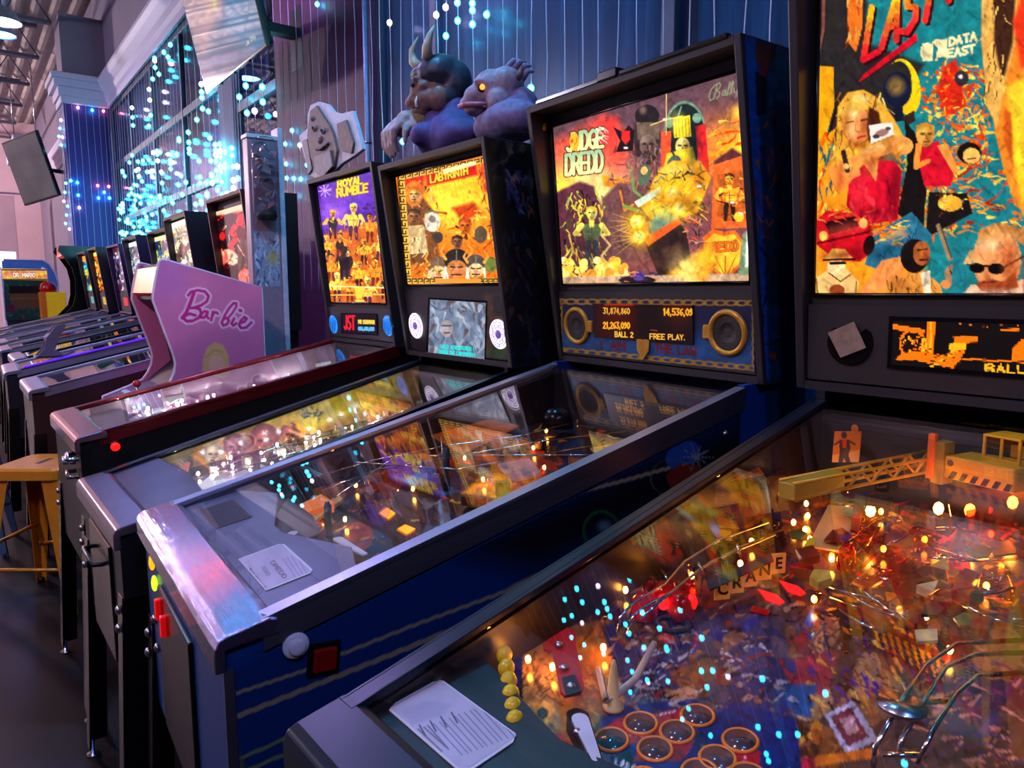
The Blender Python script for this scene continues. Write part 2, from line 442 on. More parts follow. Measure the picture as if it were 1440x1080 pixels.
    def face(s, x, y, r, skin, dark, hair=None, turn=0.0):
        """a plain head: skull, brow shade, eyes, nose, mouth, hair cap"""
        s.ell(x, y, r * .78, r, skin)
        s.ell(x + r * .35, y + r * .1, r * .38, r * .8, dark, 0, .35, r * .4)
        if hair is not None:
            s.poly([(x - r * .85, y - r * .1), (x - r * .8, y - r * .8), (x, y - r * 1.15), (x + r * .8, y - r * .8), (x + r * .85, y), (x + r * .55, y - r * .45), (x - r * .5, y - r * .5)], hair)
        s.ell(x - r * .22, y - r * .30, r * .42, r * .40, np.minimum(np.asarray(skin) * 1.12 + .05, 1), 0, .6, r * .4)
        for e in (-.30, .32): s.ell(x + (e + turn) * r, y - .10 * r, r * .20, r * .13, np.asarray(skin) * .45, 0, .8, r * .15)
        s.ell(x + (turn + .08) * r, y + .22 * r, r * .12, r * .22, np.asarray(skin) * .6, 0, .6, r * .12)
        s.ell(x, y + .86 * r, r * .42, r * .18, np.asarray(skin) * .5, 0, .6, r * .2)
        s.ell(x + turn * r, y + .56 * r, r * .24, r * .09, np.asarray(skin) * np.array([.85, .45, .4]), 0, .9, r * .08)
        for e in (-.33, .3):
            s.line([(x + (e + turn - .14) * r, y - .12 * r), (x + (e + turn + .16) * r, y - .12 * r)], max(.9, r * .13), dark)
        s.line([(x + turn * r, y), (x + (turn - .08) * r, y + .3 * r), (x + (turn + .1) * r, y + .33 * r)], max(.7, r * .08), dark, .8)
        s.line([(x + (turn - .25) * r, y + .58 * r), (x + (turn + .25) * r, y + .58 * r)], max(.8, r * .11), dark)
        return s
    def body(s, x, y, h, skin, top, dark, hair, flex=0.0, seed=0):
        """a plain standing figure, head centre at x, y and h its head height"""
        s.poly([(x - h * .95, y + h * 1.0), (x + h * .95, y + h * 1.0), (x + h * .6, y + h * 2.9), (x - h * .6, y + h * 2.9)], top)
        for q in (-1, 1):
            s.line([(x + q * h * .95, y + h * 1.15), (x + q * h * (1.25 + flex), y + h * 1.9), (x + q * h * (1.05 + flex * .2), y + h * (2.6 - flex * 2))], (h * .55, h * .3), skin)
            s.line([(x + q * h * .35, y + h * 2.8), (x + q * h * .45, y + h * 4.4)], (h * .6, h * .35), dark)
        s.line([(x, y + h * .6), (x, y + h * 1.1)], h * .5, skin)
        s.face(x, y, h * .62, skin, dark, hair)
        s.line([(x, y + h * 1.2), (x, y + h * 2.6)], h * .08, dark, .7)
        s.line([(x - h * .6, y + h * 1.75), (x + h * .6, y + h * 1.75)], h * .09, dark, .6)
        return s

def sheet_points(tl, tr, br, bl, w, h):
    tl, tr, br, bl = [np.asarray(p, float) for p in (tl, tr, br, bl)]
    u = np.linspace(0, 1, w)[None, :, None]; v = np.linspace(0, 1, h)[:, None, None]
    return (tl * (1 - u) + tr * u) * (1 - v) + (bl * (1 - u) + br * u) * v
def sheet(name, corners, w, h, paint, material, parent=None, to_world=None):
    """flat printed sheet between four corners (local); paint(Art) colours its points"""
    P = sheet_points(*corners, w, h)
    W = P if to_world is None else to_world(P)
    art = Art(W); paint(art)
    me = bpy.data.meshes.new(name)
    i = np.arange(w * h).reshape(h, w)
    q = np.stack([i[:-1, :-1], i[1:, :-1], i[1:, 1:], i[:-1, 1:]], -1).reshape(-1, 4)
    me.vertices.add(w * h); me.vertices.foreach_set('co', P.reshape(-1))
    me.loops.add(q.size); me.loops.foreach_set('vertex_index', q.reshape(-1).astype(np.int32))
    me.polygons.add(len(q)); me.polygons.foreach_set('loop_start', np.arange(0, q.size, 4, dtype=np.int32))
    me.update(calc_edges=True)
    ca = me.color_attributes.new('print', 'FLOAT_COLOR', 'POINT')
    c4 = np.ones((w * h, 4), np.float32); c4[:, :3] = lin(art.C.clip(0, 1)); ca.data.foreach_set('color', c4.reshape(-1))
    me.materials.append(material)
    return link(name, me, parent)
# ------------------------------------------------------------------ pinball machine
LEG_G = {}
def make_pinball(S):
    """root at the floor below the middle of the lockdown bar; +x runs to the back, +y is the player's left"""
    R = thing('pinball_machine', S['label'], 'pinball machine', (S['ox'], S['oy'], 0), math.radians(S['rz']), 'pinball machines along the wall')
    m = dict(body=M['black'], rail=M['steel'], bar=M['steel'], leg=M['black_gloss'], head=M['head_black'])
    m.update(S.get('mats', {}))
    lz, sl, hw, bw, base, top = S['lz'], S['sl'], S['hw'], S['bw'], S['base'], S['top']
    zg = lambda x: lz + sl * (x - 0.03)
    XR = 1.14
    r = math.radians(S['rz']); c_, s_ = math.cos(r), math.sin(r)
    def tw(P):
        P = np.asarray(P, float)
        return np.stack([S['ox'] + P[..., 0] * c_ - P[..., 1] * s_, S['oy'] + P[..., 0] * s_ + P[..., 1] * c_, P[..., 2]], -1)
    def cut(px, py, p0, nrm):
        d = ray(px, py); loc = lambda q: np.array([(q[0]) * c_ + (q[1]) * s_, -(q[0]) * s_ + (q[1]) * c_, q[2]])
        a = loc(_O - np.array([S['ox'], S['oy'], 0])); b = loc(d); nrm = np.array(nrm, float)
        return a + b * (np.dot(np.array(p0) - a, nrm) / np.dot(b, nrm))
    p0, ps = S['pf']
    pfz = lambda x: p0 + ps * x
    near = S.get('near', True)
    # --- lower cabinet
    side = [(0, .49), (0, lz - .03), (XR, zg(XR) - .02), (XR, base), (1.38, base), (1.38, .56)]
    for q in (1, -1):
        MB().xz(side, q * hw, q * (hw - .018)).build('cabinet_side', m['body'], R)
    MB().span((0, -hw + .018, .49), (.018, hw - .018, lz - .03)).build('front_panel', m['body'], R)
    MB().ext([(.018, -hw + .018, .50), (1.38, -hw + .018, .57), (1.38, hw - .018, .57), (.018, hw - .018, .50)], (0, 0, .015)).build('bottom_panel', M['dark'], R)
    MB().span((1.365, -hw + .018, .58), (1.38, hw - .018, base)).build('rear_panel', m['body'], R)
    for q in (1, -1):
        b = MB()
        x0, x1 = .055, XR
        b.xz([(x0, zg(x0) - .004), (x1, zg(x1) - .004), (x1, zg(x1) + .006), (x0, zg(x0) + .006)], q * (hw - .024), q * (hw + .005))
        b.xz([(x0, zg(x0) - S.get('rail_h', .045)), (x1, zg(x1) - S.get('rail_h', .045)), (x1, zg(x1) + .006), (x0, zg(x0) + .006)], q * (hw + .0005), q * (hw + .005))
        b.build('side_rail', m['rail'], R, .0015)
    e = hw + .010
    MB().xz([(-.014, lz - .052), (-.014, lz - .014), (-.008, lz - .003), (.004, lz + .002), (.062, lz + .013), (.074, lz + .010), (.078, lz + .003), (.078, lz - .012), (.002, lz - .020), (.002, lz - .052)], -e, e).build('lockdown_bar', m['bar'], R, .003)
    gl = MB(); gx0, gx1 = .074, XR - .004
    gl.ext([(gx0, -hw + .022, zg(gx0) - .008), (gx1, -hw + .022, zg(gx1) - .008), (gx1, hw - .022, zg(gx1) - .008), (gx0, hw - .022, zg(gx0) - .008)], (0, 0, .005))
    gl.build('playfield_glass', M['glass'], R)
    # --- playfield
    y = hw - .0185; px0, px1 = .05, 1.13
    pf = MB().ext([(px0, -y, pfz(px0) - .014), (px1, -y, pfz(px1) - .014), (px1, y, pfz(px1) - .014), (px0, y, pfz(px0) - .014)], (0, 0, .013)).build('playfield', M['wood'], R)
    cn = [(px1, y, pfz(px1)), (px1, -y, pfz(px1)), (px0, -y, pfz(px0)), (px0, y, pfz(px0))]
    n = S.get('pf_n', (40, 80))
    sheet('playfield_print', cn, n[0], n[1], S['pf_paint'], M['art_gloss'], pf, tw)
    # inner side walls carry art blades or plain black
    for q in (1, -1):
        MB().xz([(.05, pfz(.05)), (1.13, pfz(1.13)), (1.13, zg(1.13) - .012), (.05, zg(.05) - .012)], q * (y - .0005), q * (y - .003)).build('inner_wall', S.get('blade', M['dark']), R)
    MB().span((1.128, -y, pfz(1.13)), (1.134, y, zg(1.13) - .01)).build('back_wall_board', M['dark'], R)
    # --- backbox
    XB = 1.38; xb, xt = S['xfb'], S['xft']
    for q in (1, -1):
        MB().xz([(XB, base), (xb, base), (xt, top), (XB, top)], q * bw, q * (bw - .018)).build('backbox_side', m['head'], R, .002)
    MB().xz([(XB, top - .018), (xt + .003, top - .018), (xt, top), (XB, top)], -bw + .018, bw - .018).build('backbox_top', m['head'], R)
    MB().span((xb, -bw + .018, base), (XB, bw - .018, base + .018)).build('backbox_floor', m['head'], R)
    MB().span((XB - .012, -bw + .018, base + .018), (XB, bw - .018, top - .018)).build('backbox_rear', M['dark'], R)
    lean = math.radians(S['lean']); tx, tz, tw_, th = S['tx'], S['tz'], S['tw'], S['th']
    fx = lambda z: tx + (tz - z) * math.tan(lean)            # the leaning front plane
    zt = tz + th * math.cos(lean)
    iy = bw - .018
    MB().ext([(fx(base + .02) + .004, -iy, base + .02), (fx(top - .02) + .004, -iy, top - .02), (fx(top - .02) + .004, iy, top - .02), (fx(base + .02) + .004, iy, base + .02)], (.012, 0, 0)).build('backbox_liner', M['black_panel'], R)
    tc = [(fx(zt), tw_ / 2, zt), (fx(zt), -tw_ / 2, zt), (tx, -tw_ / 2, tz), (tx, tw_ / 2, tz)]
    tn = S.get('tl_n', (30, 40))
    tl = sheet('translite', tc, tn[0], tn[1], S['tl_paint'], S.get('tl_mat', M['art_lit']), R, tw)
    if near:
        b = MB()
        for (ya, za, yb, zb) in ((tw_ / 2, tz, tw_ / 2, zt), (-tw_ / 2, tz, -tw_ / 2, zt), (tw_ / 2, tz, -tw_ / 2, tz), (tw_ / 2, zt, -tw_ / 2, zt)):
            b.tube([(fx(za) - .002, ya, za), (fx(zb) - .002, yb, zb)], .004, 4)
        b.build('translite_trim', M['black_gloss'], R)
    # --- speaker panel
    z0, z1 = base + .022, tz - S.get('gap', .02)
    pc = [(fx(z1) - .006, iy - .004, z1), (fx(z1) - .006, -iy + .004, z1), (fx(z0) - .006, -iy + .004, z0), (fx(z0) - .006, iy - .004, z0)]
    MB().ext([tuple(np.array(p)) for p in pc], (.008, 0, 0)).build('speaker_panel', S.get('panel', M['black_panel']), R)
    # --- legs
    lg = MB()
    for q in (1, -1):
        for fr in (1, 0):
            X = -.004 if fr else 1.384; dx = -.035 if fr else .035
            zt_ = .68 if fr else .66; k = 1 if fr else -1
            L = [(X, q * (hw + .003)), (X + k * .055, q * (hw + .003)), (X + k * .055, q * hw), (X + k * .004, q * hw), (X + k * .004, q * (hw - .05)), (X, q * (hw - .05))]
            b = MB().ext([(a, c, zt_) for a, c in L], (dx, q * .006, -zt_ + .035))
            leg = b.build('leg', m['leg'], R, .001)
            if near and fr:
                MB().lathe([(.018, 0), (.018, .006), (.007, .010), (.006, .05)], (X + dx + .012, q * (hw - .01), 0), n=12).build('leg_leveller', M['bolt'], leg)
                for zz in (.645, .600):
                    MB().lathe([(.011, 0), (.011, .003), (.007, .008), (.002, .009)], (X - .002 + dx * (zt_ - zz) / zt_, q * (hw - .022), zz), (-1, 0, 0), 10).build('leg_bolt', M['bolt'], leg)
    return dict(root=R, tw=tw, cut=cut, zg=zg, pfz=pfz, fx=fx, hw=hw, bw=bw, base=base, top=top, lz=lz, pf=pf, S=S, p0=p0, ps=ps, tz=tz, lean=lean)

def pf_at(m, px, py, dz=0.0):
    """point above the playfield where the photo shows it"""
    return m['cut'](px, py, (0, 0, m['p0'] + dz), (-m['ps'], 0, 1))
def post_set(m, pts, h=.03, r=.006, material=None, name='playfield_post'):
    for (x, y) in pts:
        z = m['pfz'](x)
        MB().lathe([(r, 0), (r * .7, h * .2), (r * .7, h * .8), (r, h)], (x, y, z), n=8).build(name, material or M['clear_amber'], m['root'])
_bulb = {}
def bulb_set(m, pts, kind='bulb_warm', dz=.014, r=.0042):
    for p in pts:
        x, y = p[0], p[1]; z = m['pfz'](x) + (p[2] if len(p) > 2 else dz)
        if (kind, r) not in _bulb:
            _bulb[(kind, r)] = MB().ball((0, 0, 0), (r, r, r * 1.4), 6, 4).mesh('playfield_bulb', M[kind])
        link('playfield_bulb', _bulb[(kind, r)], m['root'], (x, y, z))
def plate(m, pts, name, material, dz=.035, th=.003, parent=None):
    """flat cut plastic standing over the playfield: outline read on its own level"""
    P = [pf_at(m, *p, dz) for p in pts]
    return MB().ext(P, (0, 0, th)).build(name, material, parent or m['root'])
def plate_print(m, pts4, name, paint, dz, n=(24, 24), material=None, th=.003):
    P = [pf_at(m, *p, dz) for p in pts4]
    o = MB().ext(P, (0, 0, -th)).build(name, M['clear'], m['root'])
    sheet(name + '_print', [tuple(p + np.array([0, 0, .0006])) for p in P], n[0], n[1], paint, material or M['art_gloss'], o, m['tw'])
    return o
def wire_run(m, rows, name, dz=(.05,), r=.0022):
    b = MB()
    for pts in rows:
        P = []
        for k, p in enumerate(pts):
            d = p[2] if len(p) > 2 else dz[0]
            P.append(pf_at(m, p[0], p[1], d))
        b.tube(P, r, 6)
    return b.build(name, M['wire'], m['root'])
# ------------------------------------------------------------------ the printed art
ORG = [(1, .55, .06), (1, .72, .12), (1, .42, .05), (.95, .25, .05), (1, .85, .3)]
SKIN = (1.0, .60, .25); SKIN2 = (.98, .48, .16); INK = (.10, .05, .04)
def paint_hero(a):
    a.fill((.10, .50, .52))
    a.poly([(1140, -200), (1225, -200), (1218, 60), (1300, 90), (1262, 160), (1240, 230), (1170, 200), (1140, 60)], (.17, .15, .15), soft=6)
    a.poly([(1190, -40), (1216, -40), (1212, 40), (1204, 74), (1193, 60)], (.95, .45, .12)); a.strokes(14, (1190, -20, 1212, 60), [(.6, .15, .05), (1, .7, .3)], (8, 20), (1, 4), (1.2, 1.9), 3)
    a.line([(1158, -40), (1158, 40), (1152, 74)], (6, 2), (.55, .3, .25))
    # flames at the edge
    a.poly([(1144, 92), (1172, 94), (1173, 150), (1162, 190), (1176, 180), (1150, 260), (1144, 260)], (1, .66, .06))
    a.poly([(1144, 250), (1200, 190), (1260, 260), (1300, 300), (1300, 430), (1144, 430)], (1, .60, .10), soft=10)
    a.strokes(60, (1144, 180, 1180, 300), ORG + [(.12, .35, .4)], (10, 26), (2, 5), (1.2, 2.0), 4)
    for q in range(9): a.line([(1164 + q * 1.5, 190 - q * 5), (1170 + q * 1.6, 178 - q * 5)], 1.6, (.12, .06, .03))
    # big splash of fire
    a.strokes(260, (1262, 205, 1345, 330), ORG + [(.75, .15, .05)], (5, 18), (2, 5), (0, 6.28), 5)
    a.strokes(240, (1315, 90, 1392, 250), ORG + [(.85, .2, .05)], (5, 16), (2, 6), (0, 6.28), 6)
    a.strokes(70, (1335, 240, 1440, 330), ORG + [(.10, .5, .55), (.7, .15, .05)], (10, 30), (2, 6), (-.6, .4), 7)
    a.poly([(1326, 95), (1344, 82), (1352, 110), (1358, 150), (1330, 165), (1318, 130)], (.88, .16, .08), soft=4); a.strokes(30, (1322, 90, 1356, 165), ORG, (4, 10), (1, 4), (0, 6), 8)
    a.ell(1352, 110, 10, 11, (.22, .18, .2)); a.ell(1351, 108, 3, 3, (.85, .8, .8))
    a.blobs(40, (1296, 100, 1320, 170), ORG, (1, 4), 9)
    # bomb on a yellow moon
    a.ell(1272, 122, 22, 40, (1, .82, .06), -.2); a.ell(1262, 120, 20, 34, (.17, .15, .15), .1)
    a.line([(1252, 80), (1262, 96), (1258, 104)], 3, (.2, .15, .1))
    a.ell(1262, 126, 20, 25, (.08, .10, .20)); a.ell(1260, 121, 12, 13, (.55, .42, .2), 0, .9, 9); a.poly([(1256, 144), (1268, 142), (1272, 170), (1258, 172)], (.08, .1, .18))
    a.poly([(1268, 165), (1286, 155), (1287, 170), (1275, 178)], (.2, .14, .12))
    # slanted heading
    kw = dict(w=8.5, gap=.12)
    for off, c1, c2 in (((3.5, 3.5), (.18, .05, .06), (.18, .05, .06)), ((0, 0), (1.0, .86, .10), (.92, .08, .16))):
        for i, ch in enumerate('LAST ACTION'):
            x = 1226 + i * 25.5 - (8 if i > 4 else 0); y = 10 - i * 15.5
            hgt = 74 - i * 1.0
            a.text(ch, (x + off[0], y + off[1]), (21, -11), (-12, hgt), 8.5, c1, col2=c2)
    a.poly([(1207, 117), (1215, 104), (1289, 46), (1290, 57)], (.90, .06, .14))
    a.line([(1207, 118), (1290, 58)], 1.2, (.15, .05, .06))
    # maker's mark
    CR = (1.0, .93, .68)
    a.poly([(1297, 61), (1303, 60), (1319, 76), (1318, 85), (1297, 86)], CR); a.ell(1304, 73, 10, 13, CR)
    a.poly([(1316, 58), (1332, 54), (1331, 81), (1316, 78)], CR); a.ell(1320, 68, 11, 13, CR, -.3); a.poly([(1312, 60), (1319, 68), (1315, 86), (1311, 84)], (.10, .50, .52))
    a.text('DATA', (1335, 53.5), (7.3, -1.6), (0, 11), 3.6, CR, gap=.38); a.text('EAST', (1333, 69.5), (7.3, -1.2), (0, 11), 3.6, CR, gap=.38)
    # black coat figure tumbling
    a.poly([(1272, 170), (1290, 190), (1303, 268), (1298, 330), (1262, 300), (1276, 230)], (.09, .07, .07)); a.poly([(1290, 200), (1312, 200), (1322, 240), (1306, 262)], (.10, .08, .08))
    a.poly([(1306, 270), (1360, 272), (1368, 300), (1330, 320), (1302, 335)], (.10, .08, .08)); a.ell(1336, 286, 17, 11, (1, .7, .2)); a.strokes(16, (1320, 275, 1360, 300), [(.5, .2, .05), (1, .85, .4)], (4, 10), (1, 2), (0, 6), 11)
    a.ell(1363, 215, 17, 15, (.1, .07, .06)); a.ell(1366, 219, 12, 11, (1, .75, .35)); a.line([(1360, 224), (1372, 222)], 1.6, INK)
    # man in a red vest
    a.poly([(1287, 205), (1320, 198), (1342, 240), (1338, 262), (1300, 262)], (.85, .07, .16)); a.poly([(1318, 205), (1332, 202), (1348, 240), (1342, 246)], (1, .62, .25))
    a.face(1301, 190, 16, (1, .72, .30), (.45, .16, .05), (.85, .55, .15), .1); a.line([(1292, 205), (1288, 235), (1306, 226)], (9, 6), (1, .58, .2))
    # woman with long pale hair
    a.poly([(1178, 150), (1192, 130), (1214, 126), (1236, 138), (1256, 165), (1270, 190), (1276, 206), (1262, 225), (1240, 200), (1232, 240), (1205, 250), (1172, 240), (1176, 200)], (1, .70, .20), soft=2)
    a.strokes(46, (1178, 130, 1245, 190), [(.85, .45, .1), (1, .85, .45), (.45, .2, .06)], (14, 40), (1, 3.2), (1.1, 2.1), 12, .8)
    a.ell(1204, 174, 19, 26, (1, .66, .36)); a.poly([(1184, 160), (1190, 142), (1212, 140), (1222, 152), (1206, 158), (1196, 164), (1188, 176)], (1, .78, .3))
    a.poly([(1222, 150), (1236, 158), (1240, 185), (1222, 200), (1218, 180)], (.30, .12, .06), soft=3)
    for e in (1195, 1215): a.line([(e - 4, 171 - (e - 1205) * .16), (e + 5, 169 - (e - 1205) * .16)], 2.2, (.2, .07, .04))
    a.line([(1204, 174), (1203, 184), (1208, 186)], 1.2, (.75, .3, .12)); a.line([(1206, 194), (1217, 191)], 3.2, (.88, .12, .10))
    a.poly([(1196, 232), (1232, 224), (1258, 226), (1268, 240), (1262, 310), (1218, 316), (1190, 290)], (.86, .06, .16)); a.poly([(1208, 222), (1236, 216), (1232, 256), (1222, 240)], (1, .62, .3))
    a.strokes(14, (1195, 250, 1258, 310), [(.6, .03, .12), (.98, .2, .25)], (14, 34), (2, 6), (1.1, 1.9), 13, .7)
    a.line([(1272, 205), (1262, 200), (1216, 220), (1196, 236)], (24, 15), (1, .64, .28)); a.line([(1172, 240), (1182, 262), (1196, 246)], (17, 12), (1, .56, .22))
    a.poly([(1180, 225), (1206, 220), (1210, 246), (1190, 256), (1180, 244)], (1, .60, .26)); a.line([(1186, 214), (1192, 240)], 7, (.22, .14, .12)); a.ell(1190, 234, 4, 4, (.95, .75, .4))
    for (x, y, rx, ry, c, al, rot) in ((1215, 178, 7, 20, (.70, .30, .12), .55, 0), (1198, 160, 8, 6, (1, .88, .62), .6, 0), (1197, 182, 6, 7, (1, .80, .55), .5, 0), (1206, 204, 14, 6, (.62, .26, .10), .6, .1), (1224, 232, 8, 16, (.80, .38, .16), .5, .2), (1244, 222, 26, 5, (.72, .30, .12), .55, -.25), (1236, 206, 24, 5, (1, .82, .5), .5, -.3), (1182, 250, 5, 14, (.72, .28, .12), .5, 0), (1258, 270, 10, 40, (.42, .02, .10), .55, .1), (1208, 270, 12, 26, (1, .25, .28), .4, .1), (1230, 300, 26, 8, (.50, .02, .10), .5, 0), (1190, 170, 6, 30, (.72, .38, .10), .5, .1), (1250, 200, 8, 26, (.62, .32, .08), .5, -.4), (1212, 138, 14, 5, (1, .90, .55), .7, .2)):
        a.ell(x, y, rx, ry, c, rot, al, min(rx, ry) * 1.1)
    # shorts and legs
    a.poly([(1228, 330), (1282, 298), (1312, 332), (1272, 360), (1232, 378), (1216, 372)], (.16, .45, .56)); a.strokes(30, (1228, 310, 1296, 366), [(.1, .3, .42), (.4, .68, .75), (.08, .2, .3)], (8, 22), (1, 3), (.6, 2.2), 14, .7)
    a.poly([(1240, 366), (1290, 356), (1262, 390), (1230, 414), (1206, 415)], (1, .58, .28))
    # red car
    a.poly([(1148, 310), (1162, 296), (1200, 300), (1226, 318), (1228, 352), (1210, 368), (1176, 366), (1148, 344)], (.82, .06, .12)); a.poly([(1160, 312), (1202, 304), (1208, 318), (1166, 330)], (.16, .05, .06))
    a.ell(1158, 332, 6, 7, (1, .8, .3)); a.ell(1214, 314, 6, 7, (1, .85, .4)); a.ell(1222, 345, 8, 14, (.10, .05, .05), .2); a.line([(1150, 342), (1222, 326)], 3, (.4, .02, .05)); a.strokes(12, (1150, 298, 1222, 312), [(1, .6, .2), (.9, .3, .1)], (8, 18), (1, 3), (-.4, .2), 15)
    a.strokes(26, (1226, 315, 1266, 345), ORG, (10, 24), (2, 5), (-.7, .5), 16)
    # small fellow in a pale coat and hat
    a.poly([(1148, 390), (1164, 380), (1190, 378), (1208, 396), (1204, 416), (1150, 416)], (.96, .76, .45)); a.ell(1176, 376, 13, 11, (.98, .85, .6)); a.poly([(1160, 364), (1170, 350), (1188, 350), (1200, 364)], (1, .82, .3)); a.line([(1158, 366), (1202, 364)], 3, INK)
    a.line([(1168, 370), (1188, 370)], 4, INK); a.line([(1166, 384), (1182, 396), (1196, 386)], 1.6, INK); a.ell(1177, 408, 11, 8, (.62, .25, .1)); a.line([(1148, 392), (1150, 414)], 1.3, INK); a.line([(1204, 396), (1203, 415)], 1.3, INK)
    # man in a tan coat
    a.poly([(1236, 416), (1246, 398), (1270, 384), (1300, 382), (1322, 400), (1326, 416)], (.92, .58, .22)); a.strokes(16, (1240, 388, 1322, 414), [INK, (.6, .3, .1)], (10, 22), (1, 2.4), (.8, 2.2), 17)
    a.ell(1286, 360, 20, 24, (.09, .06, .05)); a.ell(1296, 356, 12, 17, (.72, .36, .16)); a.line([(1290, 352), (1304, 350)], 2, INK); a.line([(1294, 366), (1304, 365)], 3, (.25, .06, .04)); a.poly([(1294, 384), (1308, 380), (1310, 416), (1300, 416)], (.95, .85, .7))
    # revolver and cloth
    a.line([(1320, 318), (1336, 364)], 7, (.62, .5, .36)); a.line([(1322, 316), (1338, 362)], 2, (.3, .22, .16)); a.ell(1341, 388, 12, 16, (.66, .5, .34), -.3); a.line([(1336, 380), (1344, 398)], 2, INK); a.line([(1346, 378), (1352, 396)], 2, INK); a.ell(1330, 400, 7, 6, (.9, .5, .25))
    a.poly([(1344, 336), (1366, 350), (1360, 400), (1346, 416), (1336, 416)], (.12, .48, .52))
    # man in dark glasses
    a.poly([(1352, 416), (1366, 400), (1400, 404), (1440, 392), (1500, 416)], (.95, .78, .62))
    a.ell(1402, 366, 34, 46, (.98, .62, .36)); a.poly([(1372, 350), (1378, 322), (1404, 313), (1440, 322), (1446, 350), (1420, 330), (1394, 332)], (.80, .50, .24)); a.poly([(1366, 372), (1372, 350), (1364, 352), (1354, 372)], (.88, .66, .4))
    a.ell(1374, 377, 11, 7, (.06, .04, .04), .1); a.ell(1401, 378, 12, 8, (.06, .04, .04), .05); a.line([(1360, 372), (1412, 376), (1440, 360)], 2.4, (.08, .05, .04)); a.poly([(1372, 398), (1392, 392), (1412, 396), (1428, 380), (1432, 404), (1400, 414), (1378, 408)], (.62, .26, .12), soft=3); a.line([(1382, 397), (1400, 396)], 2.4, (.35, .08, .05))
    for (x, y, rx, ry, c, al, rot) in ((1420, 372, 12, 34, (.66, .26, .10), .6, -.1), (1390, 344, 16, 9, (1, .84, .62), .6, -.1), (1388, 392, 5, 9, (.72, .34, .16), .6, 0), (1408, 330, 24, 8, (.95, .68, .38), .6, .2), (1400, 412, 24, 6, (.52, .22, .10), .5, 0), (1400, 410, 30, 5, (.95, .85, .75), .3, 0), (1264, 400, 12, 12, (.58, .30, .10), .5, .3), (1303, 362, 5, 10, (.50, .2, .08), .5, 0), (1190, 322, 30, 8, (1, .35, .25), .4, -.2), (1190, 358, 30, 8, (.45, .02, .06), .5, -.1), (1250, 350, 26, 10, (.06, .25, .35), .5, -.5), (1262, 330, 22, 6, (.5, .75, .8), .4, -.5)):
        a.ell(x, y, rx, ry, c, rot, al, min(rx, ry) * 1.1)
    # huge head at the edge
    a.poly([(1382, -200), (1500, -200), (1500, 330), (1428, 290), (1412, 240), (1400, 190), (1388, 100)], (1, .55, .14), soft=2)
    a.poly([(1382, -200), (1440, -200), (1428, 60), (1412, 120), (1402, 180), (1388, 150), (1380, 60)], (.96, .70, .32), soft=2); a.poly([(1394, -200), (1440, -200), (1424, 60), (1410, 118), (1398, 60)], (.26, .14, .09), soft=4)
    a.strokes(40, (1384, -20, 1420, 130), [(.9, .6, .25), (.2, .1, .06), (1, .8, .4)], (14, 34), (1, 3), (1.3, 1.9), 18)
    a.poly([(1424, 30), (1440, -10), (1500, 0), (1500, 80), (1436, 96)], (.95, .22, .10), soft=6); a.poly([(1416, 120), (1440, 110), (1470, 200), (1440, 300), (1424, 220)], (1, .82, .16), soft=8); a.poly([(1412, 150), (1422, 160), (1424, 230), (1412, 200)], (.85, .35, .1), soft=4)
    a.noise(9, .10, 3); a.brush(1100, (1144, -60, 1445, 416), 301, (6, 22), (2, 7), .13); a.brush(500, (1144, -60, 1445, 416), 302, (3, 9), (1, 2.4), .20)
    # the rest of the huge head and the fire beyond it
    a.poly([(1490, -200), (1640, -220), (1660, 60), (1640, 240), (1580, 350), (1480, 350), (1436, 300), (1470, 100)], (1, .58, .18), soft=6); a.poly([(1600, -220), (1680, -240), (1690, 60), (1660, 180), (1640, 20)], (.26, .14, .09), soft=5)
    for (x, y) in ((1500, 40), (1590, 26)): a.ell(x, y, 26, 12, (.55, .22, .08), 0, .8, 8); a.ell(x, y, 13, 6, (.95, .85, .7)); a.ell(x, y, 6, 6, (.1, .08, .1)); a.line([(x - 28, y - 18), (x + 26, y - 24)], 8, (.3, .16, .08))
    a.poly([(1540, 50), (1562, 150), (1528, 160)], (.82, .38, .12), soft=8); a.line([(1500, 222), (1590, 212)], 10, (.6, .16, .08)); a.ell(1546, 290, 50, 26, (.85, .42, .14), 0, .7, 16); a.ell(1470, 150, 30, 70, (1, .85, .3), 0, .6, 20)
    a.poly([(1440, 360), (1500, 345), (1580, 350), (1680, 300), (1800, 330), (1800, 460), (1440, 460)], (.75, .12, .14), soft=6); a.strokes(160, (1640, 60, 1820, 420), ORG + [(.8, .2, .05)], (10, 34), (3, 8), (0, 6.28), 77)
    # small pale four-sided patch with brown spots
    a.poly([(1222, 176), (1255, 172), (1257, 189), (1225, 202)], (.97, .93, .88)); a.ell(1240, 187, 10, 5, (.66, .45, .4), -.3); a.ell(1232, 192, 5, 3, (.3, .22, .2)); a.ell(1249, 181, 4, 2.5, (.35, .25, .25))

